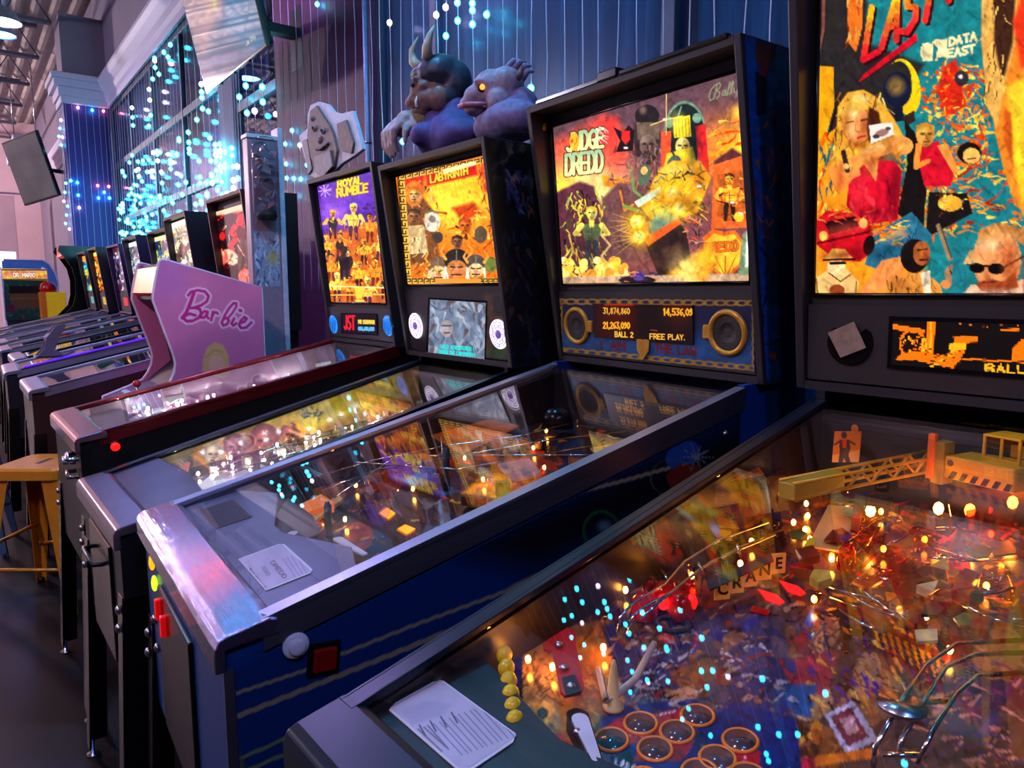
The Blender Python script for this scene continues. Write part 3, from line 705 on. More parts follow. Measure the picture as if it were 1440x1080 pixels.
def paint_law(a):
    a.fill((.48, .26, .28))
    a.poly([(770, 60), (1070, 60), (1070, 150), (930, 170), (770, 210)], (.36, .24, .28), soft=30)
    a.poly([(780, 200), (850, 160), (885, 190), (880, 300), (780, 300)], (.92, .28, .22), soft=18)
    a.poly([(840, 172), (868, 164), (872, 250), (838, 260)], (.95, .22, .18), soft=12)
    a.glow(815, 275, 46, (1, .93, .62)); a.glow(790, 265, 28, (1, .85, .25)); a.glow(850, 268, 30, (1, .86, .5)); a.poly([(846, 246), (882, 252), (878, 264), (850, 262)], (1, .55, .1), soft=4)
    a.glow(1020, 215, 44, (1, .55, .16)); a.glow(1046, 205, 26, (1, .82, .2)); a.glow(1040, 160, 12, (1, .75, .2)); a.strokes(30, (995, 170, 1056, 225), ORG, (12, 30), (2, 5), (-.8, -.1), 21, .7)
    # city haze
    a.poly([(782, 270), (800, 262), (815, 255), (835, 262), (846, 290), (856, 405), (784, 405)], (.36, .17, .22), soft=4)
    a.poly([(846, 280), (870, 256), (915, 260), (935, 300), (925, 360), (850, 380)], (.42, .26, .26), soft=5)
    a.poly([(1004, 226), (1030, 208), (1056, 226), (1060, 300), (1004, 300)], (.35, .16, .17), soft=4)
    # green striped crowd at left
    LIME = [(.75, .80, .25), (.95, .75, .2), (.25, .30, .12), (.12, .08, .10), (.55, .62, .3)]
    a.strokes(130, (794, 268, 850, 385), LIME, (5, 16), (1.2, 3.4), (0.8, 2.3), 22); a.body(832, 300, 15, (.95, .85, .35), (.35, .45, .25), (.2, .25, .3), (.9, .7, .2), .3)
    a.line([(845, 330), (858, 345), (846, 360), (862, 385)], 3, (.9, .75, .45)); a.line([(800, 330), (806, 352), (798, 372)], 2.5, (.9, .7, .3))
    # tall dark domed figures behind
    a.ell(910, 190, 19, 42, (.22, .17, .15)); a.ell(910, 163, 17, 16, (.12, .10, .10)); a.ell(904, 155, 5, 6, (.45, .35, .3), 0, .8, 4)
    a.poly([(895, 172), (928, 172), (927, 196), (897, 196)], (.42, .34, .28)); a.face(911, 204, 15, (.52, .42, .36), (.15, .1, .1)); a.strokes(22, (894, 200, 928, 234), [(.72, .55, .5), (.2, .1, .12), (.5, .4, .55)], (6, 14), (1, 3), (1.1, 2.0), 23)
    a.poly([(862, 178), (876, 186), (884, 176), (892, 184), (890, 212), (866, 214), (872, 198)], (.10, .06, .07)); a.poly([(874, 184), (886, 184), (886, 196), (880, 204), (874, 196)], (.9, .15, .12)); a.strokes(40, (856, 210, 928, 262), [(.45, .32, .32), (.62, .45, .4), (.25, .15, .18), (.7, .5, .3)], (6, 16), (1.5, 4), (0, 6), 24)
    # large helmeted rider: dark dome, teal sides, yellow bars, red bands
    a.ell(963, 190, 29, 46, (.10, .14, .13)); a.ell(963, 190, 29, 46, (.40, .55, .46), 0, 1, 1, 2.6); a.ell(941, 172, 6, 8, (.45, .62, .52)); a.ell(980, 166, 6, 7, (.45, .62, .52)); a.line([(958, 150), (950, 175)], 1.6, (.5, .7, .6))
    a.poly([(946, 166), (970, 162), (972, 192), (948, 194)], (1, .86, .12))
    for q in range(5): a.line([(950 + q * 4.6, 167), (951 + q * 4.6, 192)], 1.1, (.55, .40, .05))
    a.poly([(930, 186), (944, 184), (942, 240), (930, 236)], (.95, .3, .15)); a.poly([(978, 178), (992, 174), (998, 250), (984, 255)], (.85, .12, .14)); a.face(960, 206, 13, (.98, .82, .45), (.25, .12, .05))
    a.poly([(938, 216), (974, 206), (980, 232), (950, 256), (932, 240)], (.98, .78, .16), soft=2); a.line([(946, 214), (958, 240)], 3, (.2, .25, .2))
    # rider on a heavy bike with big round lamps
    a.ell(948, 232, 10, 14, (.28, .36, .32), .3); a.poly([(926, 240), (946, 226), (985, 226), (1000, 250), (980, 300), (920, 316), (900, 290)], (.95, .66, .12), soft=2); a.strokes(60, (904, 236, 992, 306), [(.98, .85, .2), (.2, .16, .08), (.85, .45, .08), (.35, .45, .38)], (6, 18), (1.5, 4), (0, 6), 25)
    a.ell(906, 246, 9, 15, (.30, .38, .30), .2); a.ell(906, 240, 5, 6, (.96, .72, .4)); a.line([(886, 236), (892, 268), (906, 282)], (5, 4), (.42, .55, .28)); a.line([(872, 268), (878, 296), (890, 288)], (3, 3), (.95, .5, .15)); a.poly([(892, 284), (928, 262), (930, 270), (898, 292)], (.80, .90, .80)); a.line([(878, 290), (900, 298)], 5, (.45, .62, .28))
    a.poly([(912, 312), (946, 286), (962, 300), (930, 326), (916, 330)], (.42, .56, .48)); a.ell(930, 318, 13, 11, (.38, .52, .46)); a.poly([(906, 340), (956, 312), (966, 330), (978, 400), (930, 398)], (.17, .11, .10)); a.poly([(905, 336), (954, 306), (958, 314), (912, 346)], (.93, .35, .12)); a.poly([(930, 352), (956, 340), (962, 372), (940, 380)], (.30, .2, .16), soft=6)
    a.strokes(24, (962, 300, 990, 345), [(.12, .1, .1), (.75, .6, .45), (.9, .3, .12)], (6, 14), (1.4, 3), (0, 6), 26)
    for (x, y, r) in ((945, 272, 11), (955, 292, 10), (896, 312, 10), (899, 333, 9)):
        a.glow(x, y, r * 1.7, (1, .72, .10), .95); a.ell(x, y, r, r, (1, .86, .22)); a.ell(x, y, r * .6, r * .6, (1, .97, .6), 0, 1, 5)
        for t in range(5): a.line([(x, y), (x + (38 if x > 930 else -40) * math.cos(t * .28 - .5), y + 34 * math.sin(t * .3 - .35))], (2.0, .5), (1, .85, .4), .45)
    for (x, y, rx, ry, c, al, rot) in ((960, 285, 34, 10, (.55, .30, .04), .5, .4), (930, 300, 18, 8, (1, .92, .35), .5, .4), (985, 250, 10, 22, (.60, .30, .05), .5, .3), (945, 240, 14, 8, (1, .95, .5), .5, -.2), (975, 210, 8, 30, (.05, .08, .08), .5, .1), (952, 172, 10, 14, (1, .95, .45), .4, 0), (910, 215, 14, 12, (.20, .12, .12), .5, 0), (880, 240, 18, 14, (.70, .40, .34), .4, .3), (830, 345, 22, 20, (.20, .10, .12), .45, 0), (900, 370, 30, 12, (.55, .30, .22), .4, .1)):
        a.ell(x, y, rx, ry, c, rot, al, min(rx, ry) * 1.2)
    # inset panel of fighters at right
    a.poly([(1004, 232), (1058, 214), (1060, 320), (1000, 322)], (.92, .38, .14)); a.poly([(1009, 246), (1052, 236), (1055, 308), (1008, 312)], (.72, .33, .12)); a.body(1026, 252, 13, (1, .72, .2), (.95, .62, .15), (.2, .1, .06), (.3, .1, .05), .2); a.strokes(40, (1010, 250, 1054, 308), [(1, .75, .2), (.14, .08, .05), (.9, .35, .1)], (5, 14), (1.4, 3.2), (0, 6), 27); a.ell(1039, 305, 7, 7, (1, .78, .2))
    # gold shield
    a.poly([(988, 334), (1002, 322), (1018, 326), (1034, 324), (1046, 340), (1044, 372), (1020, 394), (998, 376)], (.95, .42, .10)); a.poly([(992, 340), (1004, 328), (1018, 332), (1033, 329), (1042, 342), (1040, 370), (1020, 389), (1001, 373)], (1, .72, .18))
    a.text('DREDD', (991, 343), (7.4, -.6), (0, 12), 2.8, (.95, .42, .12), gap=.32, edge=(.35, .1, .05), ew=1.4); a.line([(1006, 362), (1020, 388)], 1.4, (.6, .3, .05)); a.line([(1020, 360), (1020, 388)], 1.4, (.6, .3, .05)); a.line([(1034, 362), (1022, 388)], 1.4, (.6, .3, .05))
    # smoke and the road
    a.blobs(70, (786, 366, 880, 392), [(1, .86, .4), (1, .74, .2), (.95, .6, .2), (1, .92, .6)], (3, 8), 28); a.poly([(785, 390), (1062, 384), (1062, 405), (785, 408)], (.78, .62, .48), soft=2); a.poly([(940, 385), (1000, 340), (1010, 372), (990, 396)], (1, .62, .12), soft=10); a.glow(965, 378, 18, (1, .9, .5), .8)
    a.ell(896, 394, 26, 6, (.16, .10, .12)); a.ell(898, 388, 9, 7, (.32, .22, .5)); a.strokes(12, (870, 382, 925, 396), [(.9, .5, .2), (.2, .15, .3)], (6, 14), (1, 2.5), (-.2, .2), 29); a.poly([(1044, 330), (1060, 318), (1062, 385), (1038, 388)], (.46, .55, .42), soft=3); a.poly([(1050, 325), (1057, 320), (1058, 372), (1048, 376)], (.85, .9, .85), soft=2)
    a.noise(7, .12, 5); a.brush(900, (782, 90, 1062, 405), 303, (5, 18), (2, 6), .14); a.brush(500, (782, 180, 1062, 400), 304, (3, 8), (1, 2.2), .24)
    # heading
    for t, p in (('JUDGE', (797, 189)), ('DREDD', (796, 218))):
        a.text(t, p, (8.4, -1.35 if t == 'JUDGE' else -1.0), (0, 25 if t == 'JUDGE' else 28), 4.6, (.62, .74, .55), gap=.26, col2=(1, .94, .62), edge=(.25, .10, .06), ew=3.0)
    a.ell(807.5, 199, 6.5, 13, (.98, .68, .12)); a.strokes(8, (802, 188, 812, 212), [(.7, .35, .05), (1, .85, .4)], (6, 12), (1, 2), (1.3, 1.8), 30); a.strokes(9, (838, 178, 850, 196), [(1, .9, .85)], (6, 12), (.8, 1.6), (.3, 1.2), 31)
    # script signature of the maker
    cr = lambda q: [(960 + x / 6, 20 + y / 6) for x, y in q]; G = (.52, .52, .40)
    for q in ([(290, 590), (280, 650), (262, 712)], [(262, 712), (232, 728), (222, 690), (240, 635), (275, 595), (312, 580), (322, 598), (305, 630), (278, 645)], [(278, 645), (312, 655), (308, 690), (285, 712)], [(365, 640), (340, 648), (332, 680), (348, 686), (362, 640), (364, 684)], [(372, 684), (384, 640), (408, 585), (398, 572), (382, 640), (384, 676)], [(398, 676), (410, 635), (432, 575), (422, 565), (408, 630), (412, 668)], [(432, 620), (434, 662), (456, 655), (474, 600)], [(470, 612), (452, 690)]):
        a.line(cr(q), 1.7, G)
    for (x, y) in ((880, 208), (935, 168), (1030, 285), (983, 262), (1042, 300)): a.ell(x, y, 3.2, 1.5, (1, .95, .95)); 
    a.line([(937, 120), (937, 168), (937, 190)], 1.4, (1, .8, .4), .8); a.line([(915, 176), (937, 168), (960, 163)], 1.4, (1, .85, .45), .8)

def paint_maze(a):
    GOLD = (.93, .72, .28)
    a.fill((.90, .42, .08))
    a.poly([(562, 240), (700, 210), (700, 300), (562, 320)], (.95, .55, .08), soft=20); a.glow(640, 285, 42, (1, .90, .25)); a.glow(655, 262, 24, (1, .75, .15)); a.poly([(562, 246), (600, 236), (590, 290), (562, 300)], (.82, .16, .08), soft=8)
    a.poly([(598, 236), (668, 224), (672, 246), (600, 262)], (.82, .10, .08), soft=4); a.poly([(670, 222), (700, 216), (706, 280), (680, 270)], (.85, .28, .10), soft=5)
    a.strokes(30, (674, 225, 704, 290), [(.95, .55, .15), (.6, .12, .05), (1, .75, .4)], (8, 18), (1, 2.6), (1.2, 2.0), 40)
    a.poly([(635, 292), (665, 284), (680, 300), (650, 312)], (.78, .25, .06), soft=6); a.strokes(40, (620, 290, 706, 345), [(.95, .62, .12), (.75, .32, .06), (1, .82, .3), (.35, .15, .05)], (6, 16), (1.4, 4), (0, 6), 41)
    BR = [(.55, .30, .12), (.80, .52, .25), (.30, .16, .08), (.92, .72, .42)]
    # left column of rough creatures, plain heads
    a.poly([(566, 290), (590, 270), (612, 300), (618, 370), (572, 372)], (.48, .28, .14), soft=4); a.strokes(60, (568, 250, 616, 372), BR, (5, 14), (1.4, 4), (.8, 2.4), 42)
    a.ell(582, 272, 13, 18, (.88, .46, .12)); a.face(584, 274, 11, (.95, .70, .40), (.35, .15, .05), (.88, .42, .1), -.2); a.face(582, 305, 11, (.62, .40, .22), (.15, .08, .05), (.25, .18, .14), 0); a.poly([(574, 318), (596, 316), (602, 355), (574, 358)], (.80, .66, .45)); a.strokes(14, (576, 320, 600, 356), [(.3, .18, .1), (.95, .85, .6)], (6, 14), (1, 2.6), (1.2, 2.0), 43)
    a.ell(608, 312, 11, 14, (.86, .82, .72)); a.ell(608, 308, 5, 5, (.5, .45, .4)); a.line([(598, 300), (606, 295), (616, 300)], 2, (.45, .4, .35)); a.ell(616, 334, 7, 8, (.25, .22, .2)); a.face(654, 318, 11, (.85, .42, .12), (.3, .1, .04), (.7, .25, .08)); a.ell(676, 330, 9, 12, (.35, .28, .22)); a.line([(680, 350), (700, 330)], 3, (.8, .3, .1)); a.ell(690, 372, 9, 11, (.4, .45, .2)); a.face(643, 340, 9, (.55, .35, .25), INK, (.2, .12, .1))
    # three helmeted goblins with horns
    for (x, y, r, h, c) in ((616, 382, 14, (.45, .33, .24), (.88, .70, .48)), (642, 376, 17, (.16, .14, .14), (.78, .48, .25)), (669, 378, 13, (.32, .28, .26), (.90, .74, .5))):
        a.ell(x, y - r * .6, r * 1.05, r * .95, h); a.ell(x, y + r * .15, r * .85, r * .75, c); a.line([(x - r * .9, y - r * .7), (x - r * 1.3, y - r * 1.3), (x - r * 1.0, y - r * 1.9)], (4, 1.5), (.95, .62, .2)); a.line([(x + r * .9, y - r * .7), (x + r * 1.3, y - r * 1.3), (x + r * 1.0, y - r * 1.9)], (4, 1.5), (.95, .62, .2))
        a.line([(x - r * .5, y - 1), (x - r * .1, y)], 2, INK); a.line([(x + r * .1, y), (x + r * .5, y - 1)], 2, INK); a.ell(x, y + r * .25, r * .22, r * .28, (.85, .5, .35)); a.line([(x - r * .4, y + r * .6), (x + r * .4, y + r * .6)], 2.2, (.35, .1, .06)); a.line([(x - r * .9, y), (x - r, y + r)], 3, (.92, .88, .8)); a.line([(x + r * .9, y), (x + r, y + r)], 3, (.92, .88, .8)); a.line([(x, y - r * 1.4), (x, y - r * .5)], 1.6, (.5, .45, .4))
    a.strokes(26, (576, 366, 704, 392), [(.95, .8, .4), (.35, .3, .12), (.6, .45, .15)], (4, 9), (1, 3), (0, 6), 44)
    a.noise(6, .12, 6); a.brush(420, (560, 220, 708, 400), 305, (3, 10), (1.2, 3.2), .22)
    a.text('LABYRINTH', (605, 247), (5.0, -1.2), (.6, 10), 2.4, (.98, .78, .2), gap=.24, edge=(.38, .12, .03), ew=1.6)
    a.text('THE', (615, 238), (3.6, -.8), (.4, 5), 1.2, (.98, .85, .4), gap=.3)
    # meander border in black on gold
    def band(p, q, n, nrm, w):
        p, q = np.array(p, float), np.array(q, float); nv = np.array(nrm, float)
        a.poly([p, q, q + nv * w, p + nv * w], GOLD, .92)
        for k in range(n):
            A = p + (q - p) * (k + .15) / n; s = (q - p) / n
            pts = [A + nv * w * .85, A + nv * w * .15, A + s * .7 + nv * w * .15, A + s * .7 + nv * w * .62, A + s * .35 + nv * w * .62]
            a.line(pts, 1.7, (.16, .09, .03))
    band((559, 246), (685, 220), 13, (0.03, 1), 8); band((560, 252), (570, 398), 13, (1, 0), 9); band((570, 391), (612, 391), 5, (0, 1), 8); band((672, 391), (708, 391), 5, (0, 1), 8); band((681, 224), (690, 262), 4, (1, 0), 6)
    a.poly([(612, 392), (676, 392), (676, 400), (612, 400)], (.85, .55, .2)); a.line([(559, 244), (570, 400)], 1.2, INK)
    a.poly([(622, 238), (668, 226), (670, 232), (624, 245)], (.98, .90, .62), .5)

def paint_wrestle(a):
    a.fill((.30, .12, .55))
    a.poly([(448, 240), (530, 236), (536, 300), (455, 320)], (.36, .15, .68), soft=12); a.glow(470, 300, 18, (.65, .40, .95), .8); a.glow(497, 262, 16, (.35, .3, .75), .8)
    for t in range(9): a.line([(457, 268), (457 + 9 * math.cos(t * .75), 268 + 9 * math.sin(t * .75))], 1.2, (.78, .62, 1))
    a.strokes(12, (510, 285, 530, 300), [(.2, .08, .35)], (5, 10), (1, 3), (-.6, .4), 50); a.poly([(458, 330), (540, 310), (552, 430), (462, 430)], (.78, .36, .08), soft=8)
    # crowd of big fighters
    F = [(468, 300, 11, .4), (520, 305, 11, .4), (497, 292, 14, .15), (460, 335, 9, .2), (478, 332, 10, 0), (534, 335, 10, .3), (512, 340, 10, .2), (466, 362, 11, .2), (487, 358, 12, .3), (505, 372, 11, 0), (528, 368, 12, .2), (474, 388, 11, .1), (541, 388, 10, .2), (492, 392, 10, .2), (517, 395, 12, .2)]
    for i, (x, y, h, fl) in enumerate(F):
        sk = [(1, .70, .16), (.98, .58, .12), (1, .80, .3)][i % 3]; dk = [(.25, .08, .05), (.45, .16, .05), (.3, .12, .22)][i % 3]
        a.body(x, y, h * .72, sk, sk if i % 4 else (.12, .10, .12), dk, [(.9, .6, .1), (.2, .1, .08), (.85, .85, .5)][i % 3], fl)
    a.body(484, 352, 9, (.2, .13, .1), (.09, .08, .09), (.08, .07, .08), (.08, .07, .07), 0)
    a.strokes(120, (456, 300, 548, 424), [(1, .85, .25), (.95, .5, .1), (.3, .1, .05), (1, .65, .12)], (3, 9), (1, 2.6), (.6, 2.4), 51, .9)
    a.noise(5, .14, 8); a.brush(260, (452, 290, 550, 428), 306, (2, 7), (1, 2.4), .25)
    # ropes, trophy and heading
    a.line([(460, 402), (550, 405)], 1.6, (.98, .9, .6)); a.line([(460, 415), (549, 414)], 1.8, (.95, .7, .3)); a.poly([(498, 404), (512, 404), (509, 420), (501, 420)], (1, .78, .2)); a.line([(501, 423), (511, 423)], 3, (1, .8, .3))
    a.text('ROYAL', (475, 254), (5.6, -1.0), (.3, 10), 2.6, (1, .86, .2), gap=.28, edge=(.5, .2, .02), ew=1.4); a.text('RUMBLE', (474, 266), (5.6, -1.0), (.3, 11), 2.8, (1, .80, .14), gap=.28, edge=(.5, .2, .02), ew=1.4)

def far_paint(seed, sky, cols, dark=.35, fig=True):
    """backlit art of the machines further down the row: a few big coloured shapes"""
    def f(a):
        x0, x1, y0, y1 = a.X.min(), a.X.max(), a.Y.min(), a.Y.max(); w, h = x1 - x0, y1 - y0
        a.fill(sky); g = np.random.default_rng(seed)
        a.blobs(26, (x0, y0, x1, y1), cols, (w * .08, w * .26), seed, .85)
        if fig:
            for k in range(3): a.body(x0 + w * g.uniform(.2, .8), y0 + h * g.uniform(.15, .5), h * .10, cols[0], cols[1 % len(cols)], [c * .3 for c in cols[-1]], [c * .4 for c in cols[0]], .2)
        a.strokes(60, (x0, y0, x1, y1), cols + [[c * dark for c in cols[0]]], (w * .1, w * .3), (.8, 2.4), (.9, 2.3), seed + 1, .9); a.noise(4, .2, seed)
        a.poly([(x0, y0), (x1, y0), (x1, y0 + h * .06), (x0, y0 + h * .16)], cols[-1], .6)
    return f
# ------------------------------------------------------------------ playfield prints
def pf_hero(a):
    a.fill((.34, .22, .18)); a.blobs(160, (720, 560, 1700, 1300), [(.55, .30, .12), (.22, .14, .25), (.62, .42, .22), (.20, .20, .36), (.45, .16, .14), (.70, .50, .30), (.16, .11, .10)], (14, 46), 60, .7)
    a.poly([(480, 980), (720, 860), (760, 1100), (520, 1200)], (.06, .06, .09)); a.poly([(632, 905), (706, 850), (740, 930), (716, 1014), (670, 960)], (.07, .10, .42)); a.poly([(640, 880), (700, 840), (735, 880), (740, 930), (690, 905)], (.10, .22, .45))
    a.ell(664, 956, 10, 8, (.8, .8, .85)); a.line([(655, 950), (676, 985)], 3, (.75, .75, .82)); a.line([(704, 960), (712, 1000)], 2, (.25, .3, .65))
    a.poly([(735, 900), (800, 880), (850, 1000), (790, 1100), (735, 1060)], (.62, .47, .22)); a.strokes(40, (738, 915, 790, 980), [(.4, .28, .12), (.75, .6, .3), (.3, .22, .15)], (8, 20), (2, 5), (0, 6), 61); a.poly([(748, 990), (762, 984), (779, 990), (780, 1016), (764, 1021), (748, 1010)], (.95, .62, .10)); a.ell(763, 1003, 8, 9, (.2, .13, .06)); a.poly([(740, 1042), (790, 1030), (812, 1060), (800, 1110), (745, 1110)], (.72, .13, .10), soft=3); a.strokes(18, (745, 1035, 800, 1080), [(.95, .65, .15), (.5, .08, .06)], (10, 22), (2, 4), (1, 2), 62)
    a.poly([(770, 885), (855, 870), (900, 960), (870, 1000), (820, 980)], (.70, .42, .14), soft=4); a.strokes(26, (812, 935, 848, 1000), [(1, .62, .12), (.9, .45, .08)], (12, 22), (2, 5), (.2, 1.2), 63)
    # deep blue centre with figures
    a.poly([(845, 880), (930, 860), (1060, 850), (1160, 960), (1080, 1010), (960, 990), (880, 985)], (.20, .18, .32), soft=6); a.poly([(880, 880), (935, 875), (950, 900), (905, 915)], (.46, .28, .10), soft=3); a.ell(893, 893, 21, 14, (.48, .30, .10), 0, 1, 3, 6); a.strokes(26, (900, 905, 945, 960), [(.12, .12, .16), (.3, .3, .4), (.7, .7, .75)], (8, 18), (1.5, 4), (0, 6), 64)
    a.ell(917, 982, 27, 21, (.28, .29, .32)); a.ell(917, 982, 27, 21, (.5, .5, .5), 0, 1, 1, 2.5); 
    for q in (-14, 0, 13): a.line([(917 + q, 963), (917 + q * 1.3, 1000)], 2, (.52, .52, .5))
    a.line([(892, 980), (942, 984)], 2, (.5, .5, .5)); a.ell(929, 974, 9, 10, (.12, .14, .17)); a.ell(900, 986, 11, 8, (.36, .38, .36))
    a.poly([(940, 945), (985, 930), (1030, 955), (1008, 990), (962, 975)], (.58, .30, .14), soft=3); a.poly([(980, 935), (1015, 940), (1010, 965), (982, 958)], (.62, .12, .12)); a.poly([(935, 975), (975, 962), (985, 990), (948, 1000)], (.78, .52, .34)); a.strokes(70, (930, 890, 1080, 985), [(.72, .45, .18), (.5, .2, .2), (.20, .18, .4), (.8, .7, .65), (.12, .08, .1)], (10, 30), (2, 6), (-.8, .6), 65)
    a.poly([(1128, 880), (1150, 842), (1160, 920), (1140, 925)], (.35, .45, .72), soft=2); a.poly([(1090, 920), (1130, 885), (1180, 920), (1160, 980), (1110, 960)], (.62, .14, .16), soft=4); a.ell(1160, 890, 20, 28, (.66, .42, .28), .3); a.strokes(30, (1140, 865, 1185, 925), [(.35, .18, .1), (.8, .55, .35), (.2, .12, .1)], (8, 18), (2, 4), (0, 3), 66); a.poly([(1090, 965), (1150, 960), (1140, 1010), (1095, 1000)], (.16, .32, .5), soft=4)
    a.strokes(130, (1130, 860, 1300, 1000), [(.85, .55, .15), (.3, .14, .5), (.5, .2, .1), (.95, .7, .3), (.15, .1, .12), (.75, .3, .1)], (10, 34), (2, 7), (.2, 1.4), 67)
    for q in range(9): a.line([(1225 + q * 11, 868 + q * 5), (1238 + q * 11, 910 + q * 6)], (7, 2), (1, .60, .10))
    a.line([(1180, 850), (1330, 925)], 9, (.55, .16, .08))
    a.poly([(1160, 1005), (1200, 985), (1235, 1040), (1190, 1062)], (.75, .72, .78)); a.poly([(1168, 1008), (1196, 994), (1222, 1036), (1192, 1050)], (.5, .18, .22)); a.poly([(1180, 1012), (1200, 1005), (1208, 1028), (1192, 1034)], (.82, .6, .58)); a.blobs(30, (1080, 1020, 1150, 1080), [(.92, .55, .12), (.7, .35, .08), (.3, .15, .05)], (5, 12), 68); a.line([(1080, 1058), (1140, 1085)], 6, (.75, .72, .78)); a.line([(1150, 1070), (1230, 1058)], 14, (.92, .45, .08)); a.ell(1135, 1075, 12, 10, (.9, .15, .25))
    a.strokes(70, (1280, 930, 1440, 1080), [(.5, .15, .35), (.7, .4, .2), (.3, .2, .35), (.85, .5, .4)], (14, 40), (3, 8), (-.9, .5), 69); a.strokes(240, (1100, 640, 1440, 860), [(.75, .35, .08), (.95, .62, .15), (.35, .12, .06), (.55, .35, .15), (.25, .15, .3), (.8, .2, .1)], (10, 36), (2, 8), (-.6, .7), 70)
    # red and blue field around the round inserts
    a.poly([(845, 1010), (880, 992), (1000, 980), (1120, 1010), (1130, 1100), (850, 1110)], (.10, .16, .40), soft=3); a.poly([(840, 1030), (870, 1010), (960, 995), (975, 1008), (880, 1050)], (.66, .12, .16), soft=2); a.poly([(915, 1015), (985, 1030), (960, 1070), (890, 1070)], (.60, .12, .18), soft=3); a.poly([(1035, 1060), (1070, 1055), (1065, 1110), (1030, 1110)], (.75, .10, .16)); a.line([(1048, 1062), (1044, 1090)], 2, (.95, .8, .8)); a.line([(905, 1010), (950, 1000)], 2, (.9, .8, .8))
    a.ell(1000, 1042, 26, 16, (.08, .12, .26), 0, 1, 1); a.ell(1000, 1036, 30, 16, (.5, .55, .6), .1, .8, 1, 1.4); a.ell(885, 1050, 36, 16, (.5, .55, .6), 0, .8, 1, 1.4); a.poly([(858, 1066), (884, 1056), (905, 1090), (870, 1100)], (.06, .06, .12)); a.text('LAST', (866, 1066), (5.5, 2.4), (-1.0, 9), 2.2, (.85, .85, .88), gap=.3); a.poly([(980, 1012), (1028, 1006), (1034, 1040), (1000, 1050)], (.10, .16, .40))
    a.strokes(150, (850, 855, 1120, 1000), [(.50, .30, .16), (.36, .22, .30), (.62, .48, .36), (.16, .12, .22), (.48, .14, .14), (.22, .24, .46), (.70, .62, .60)], (10, 34), (3, 9), (-.9, .7), 72, .8); a.poly([(985, 936), (1018, 942), (1010, 970), (982, 962)], (.60, .14, .13), 1, 2); a.blobs(26, (990, 860, 1120, 1000), [(.34, .26, .30), (.22, .20, .40), (.52, .32, .20)], (6, 16), 73, .7)
    a.noise(10, .16, 71); a.brush(1500, (735, 640, 1440, 1080), 307, (6, 26), (2, 7), .32)
    # red arrow inserts by the letter targets
    for (x, y, l) in ((1085, 808, 0), (1120, 800, 1), (1066, 832, 0)):
        a.poly([(x - 26, y - 8), (x + 18, y + 6), (x + 26, y + 16), (x + 4, y + 14)], (.5, .10, .05))
def pf_law(a):
    a.fill((.22, .15, .12)); a.poly([(200, 720), (330, 660), (420, 760), (470, 830), (380, 900)], (.40, .42, .55)); a.poly([(380, 780), (440, 760), (520, 800), (440, 850)], (.42, .52, .66), soft=4)
    a.blobs(90, (430, 580, 1000, 830), [(.45, .22, .08), (.2, .12, .1), (.55, .32, .12), (.3, .12, .1), (.16, .18, .24), (.6, .2, .1)], (10, 34), 80, .75); a.strokes(260, (440, 590, 980, 800), [(.85, .5, .12), (.35, .14, .08), (.7, .25, .1), (.12, .08, .1), (.9, .72, .3), (.25, .35, .45)], (8, 26), (1.5, 5), (-.7, .5), 81)
    a.poly([(540, 712), (556, 722), (548, 731), (532, 722)], (1, .70, .12)); a.poly([(568, 738), (584, 745), (572, 752), (558, 744)], (1, .75, .1)); a.line([(618, 705), (622, 745), (612, 742)], 4, (.45, .6, .7)); a.poly([(680, 665), (760, 672), (720, 700), (650, 695)], (1, .62, .08), soft=6); a.strokes(40, (660, 660, 760, 700), [(1, .8, .2), (.9, .45, .05)], (8, 20), (2, 4), (-.4, .4), 82); a.ell(625, 690, 14, 7, (.2, .4, .55)); a.noise(8, .2, 83)
def pf_maze(a):
    a.fill((.42, .36, .28)); a.poly([(110, 680), (260, 620), (420, 650), (300, 720)], (.30, .24, .24), soft=5)
    a.blobs(90, (270, 530, 700, 700), [(.75, .68, .35), (.5, .5, .3), (.8, .8, .75), (.4, .3, .2), (.35, .5, .35), (.3, .35, .5)], (6, 20), 85, .8); a.strokes(200, (280, 540, 680, 690), [(.9, .88, .8), (.7, .6, .3), (.25, .2, .16), (.5, .6, .8), (.85, .75, .3)], (6, 18), (1.2, 3.5), (-.7, .5), 86)
    a.poly([(440, 580), (560, 540), (570, 560), (450, 610)], (.80, .75, .12), soft=3); a.noise(6, .2, 87)
def pf_wrestle(a):
    a.fill((.55, .42, .50)); a.poly([(85, 590), (180, 560), (240, 590), (130, 625)], (.72, .62, .62), soft=4); a.blobs(80, (170, 480, 560, 610), [(.8, .75, .85), (.75, .3, .5), (.5, .45, .7), (.85, .7, .4), (.3, .25, .3), (.9, .9, .85)], (4, 13), 88, .8)
    a.strokes(220, (170, 480, 560, 600), [(.95, .92, .95), (.85, .2, .4), (.35, .3, .55), (.9, .75, .35), (.2, .16, .2)], (4, 13), (1, 3), (-.7, .4), 89); a.noise(5, .2, 90)
def far_pf(seed):
    def f(a):
        x0, x1, y0, y1 = a.X.min(), a.X.max(), a.Y.min(), a.Y.max(); a.fill((.35, .25, .4))
        C = [(.8, .75, .2), (.3, .55, .8), (.85, .5, .6), (.3, .2, .3), (.75, .7, .8), (.8, .4, .2), (.2, .5, .5)]
        a.strokes(50, (x0, y0, x1, y1), C, (8, 24), (2, 5), (-.5, .3), seed); a.noise(5, .25, seed)
    return f

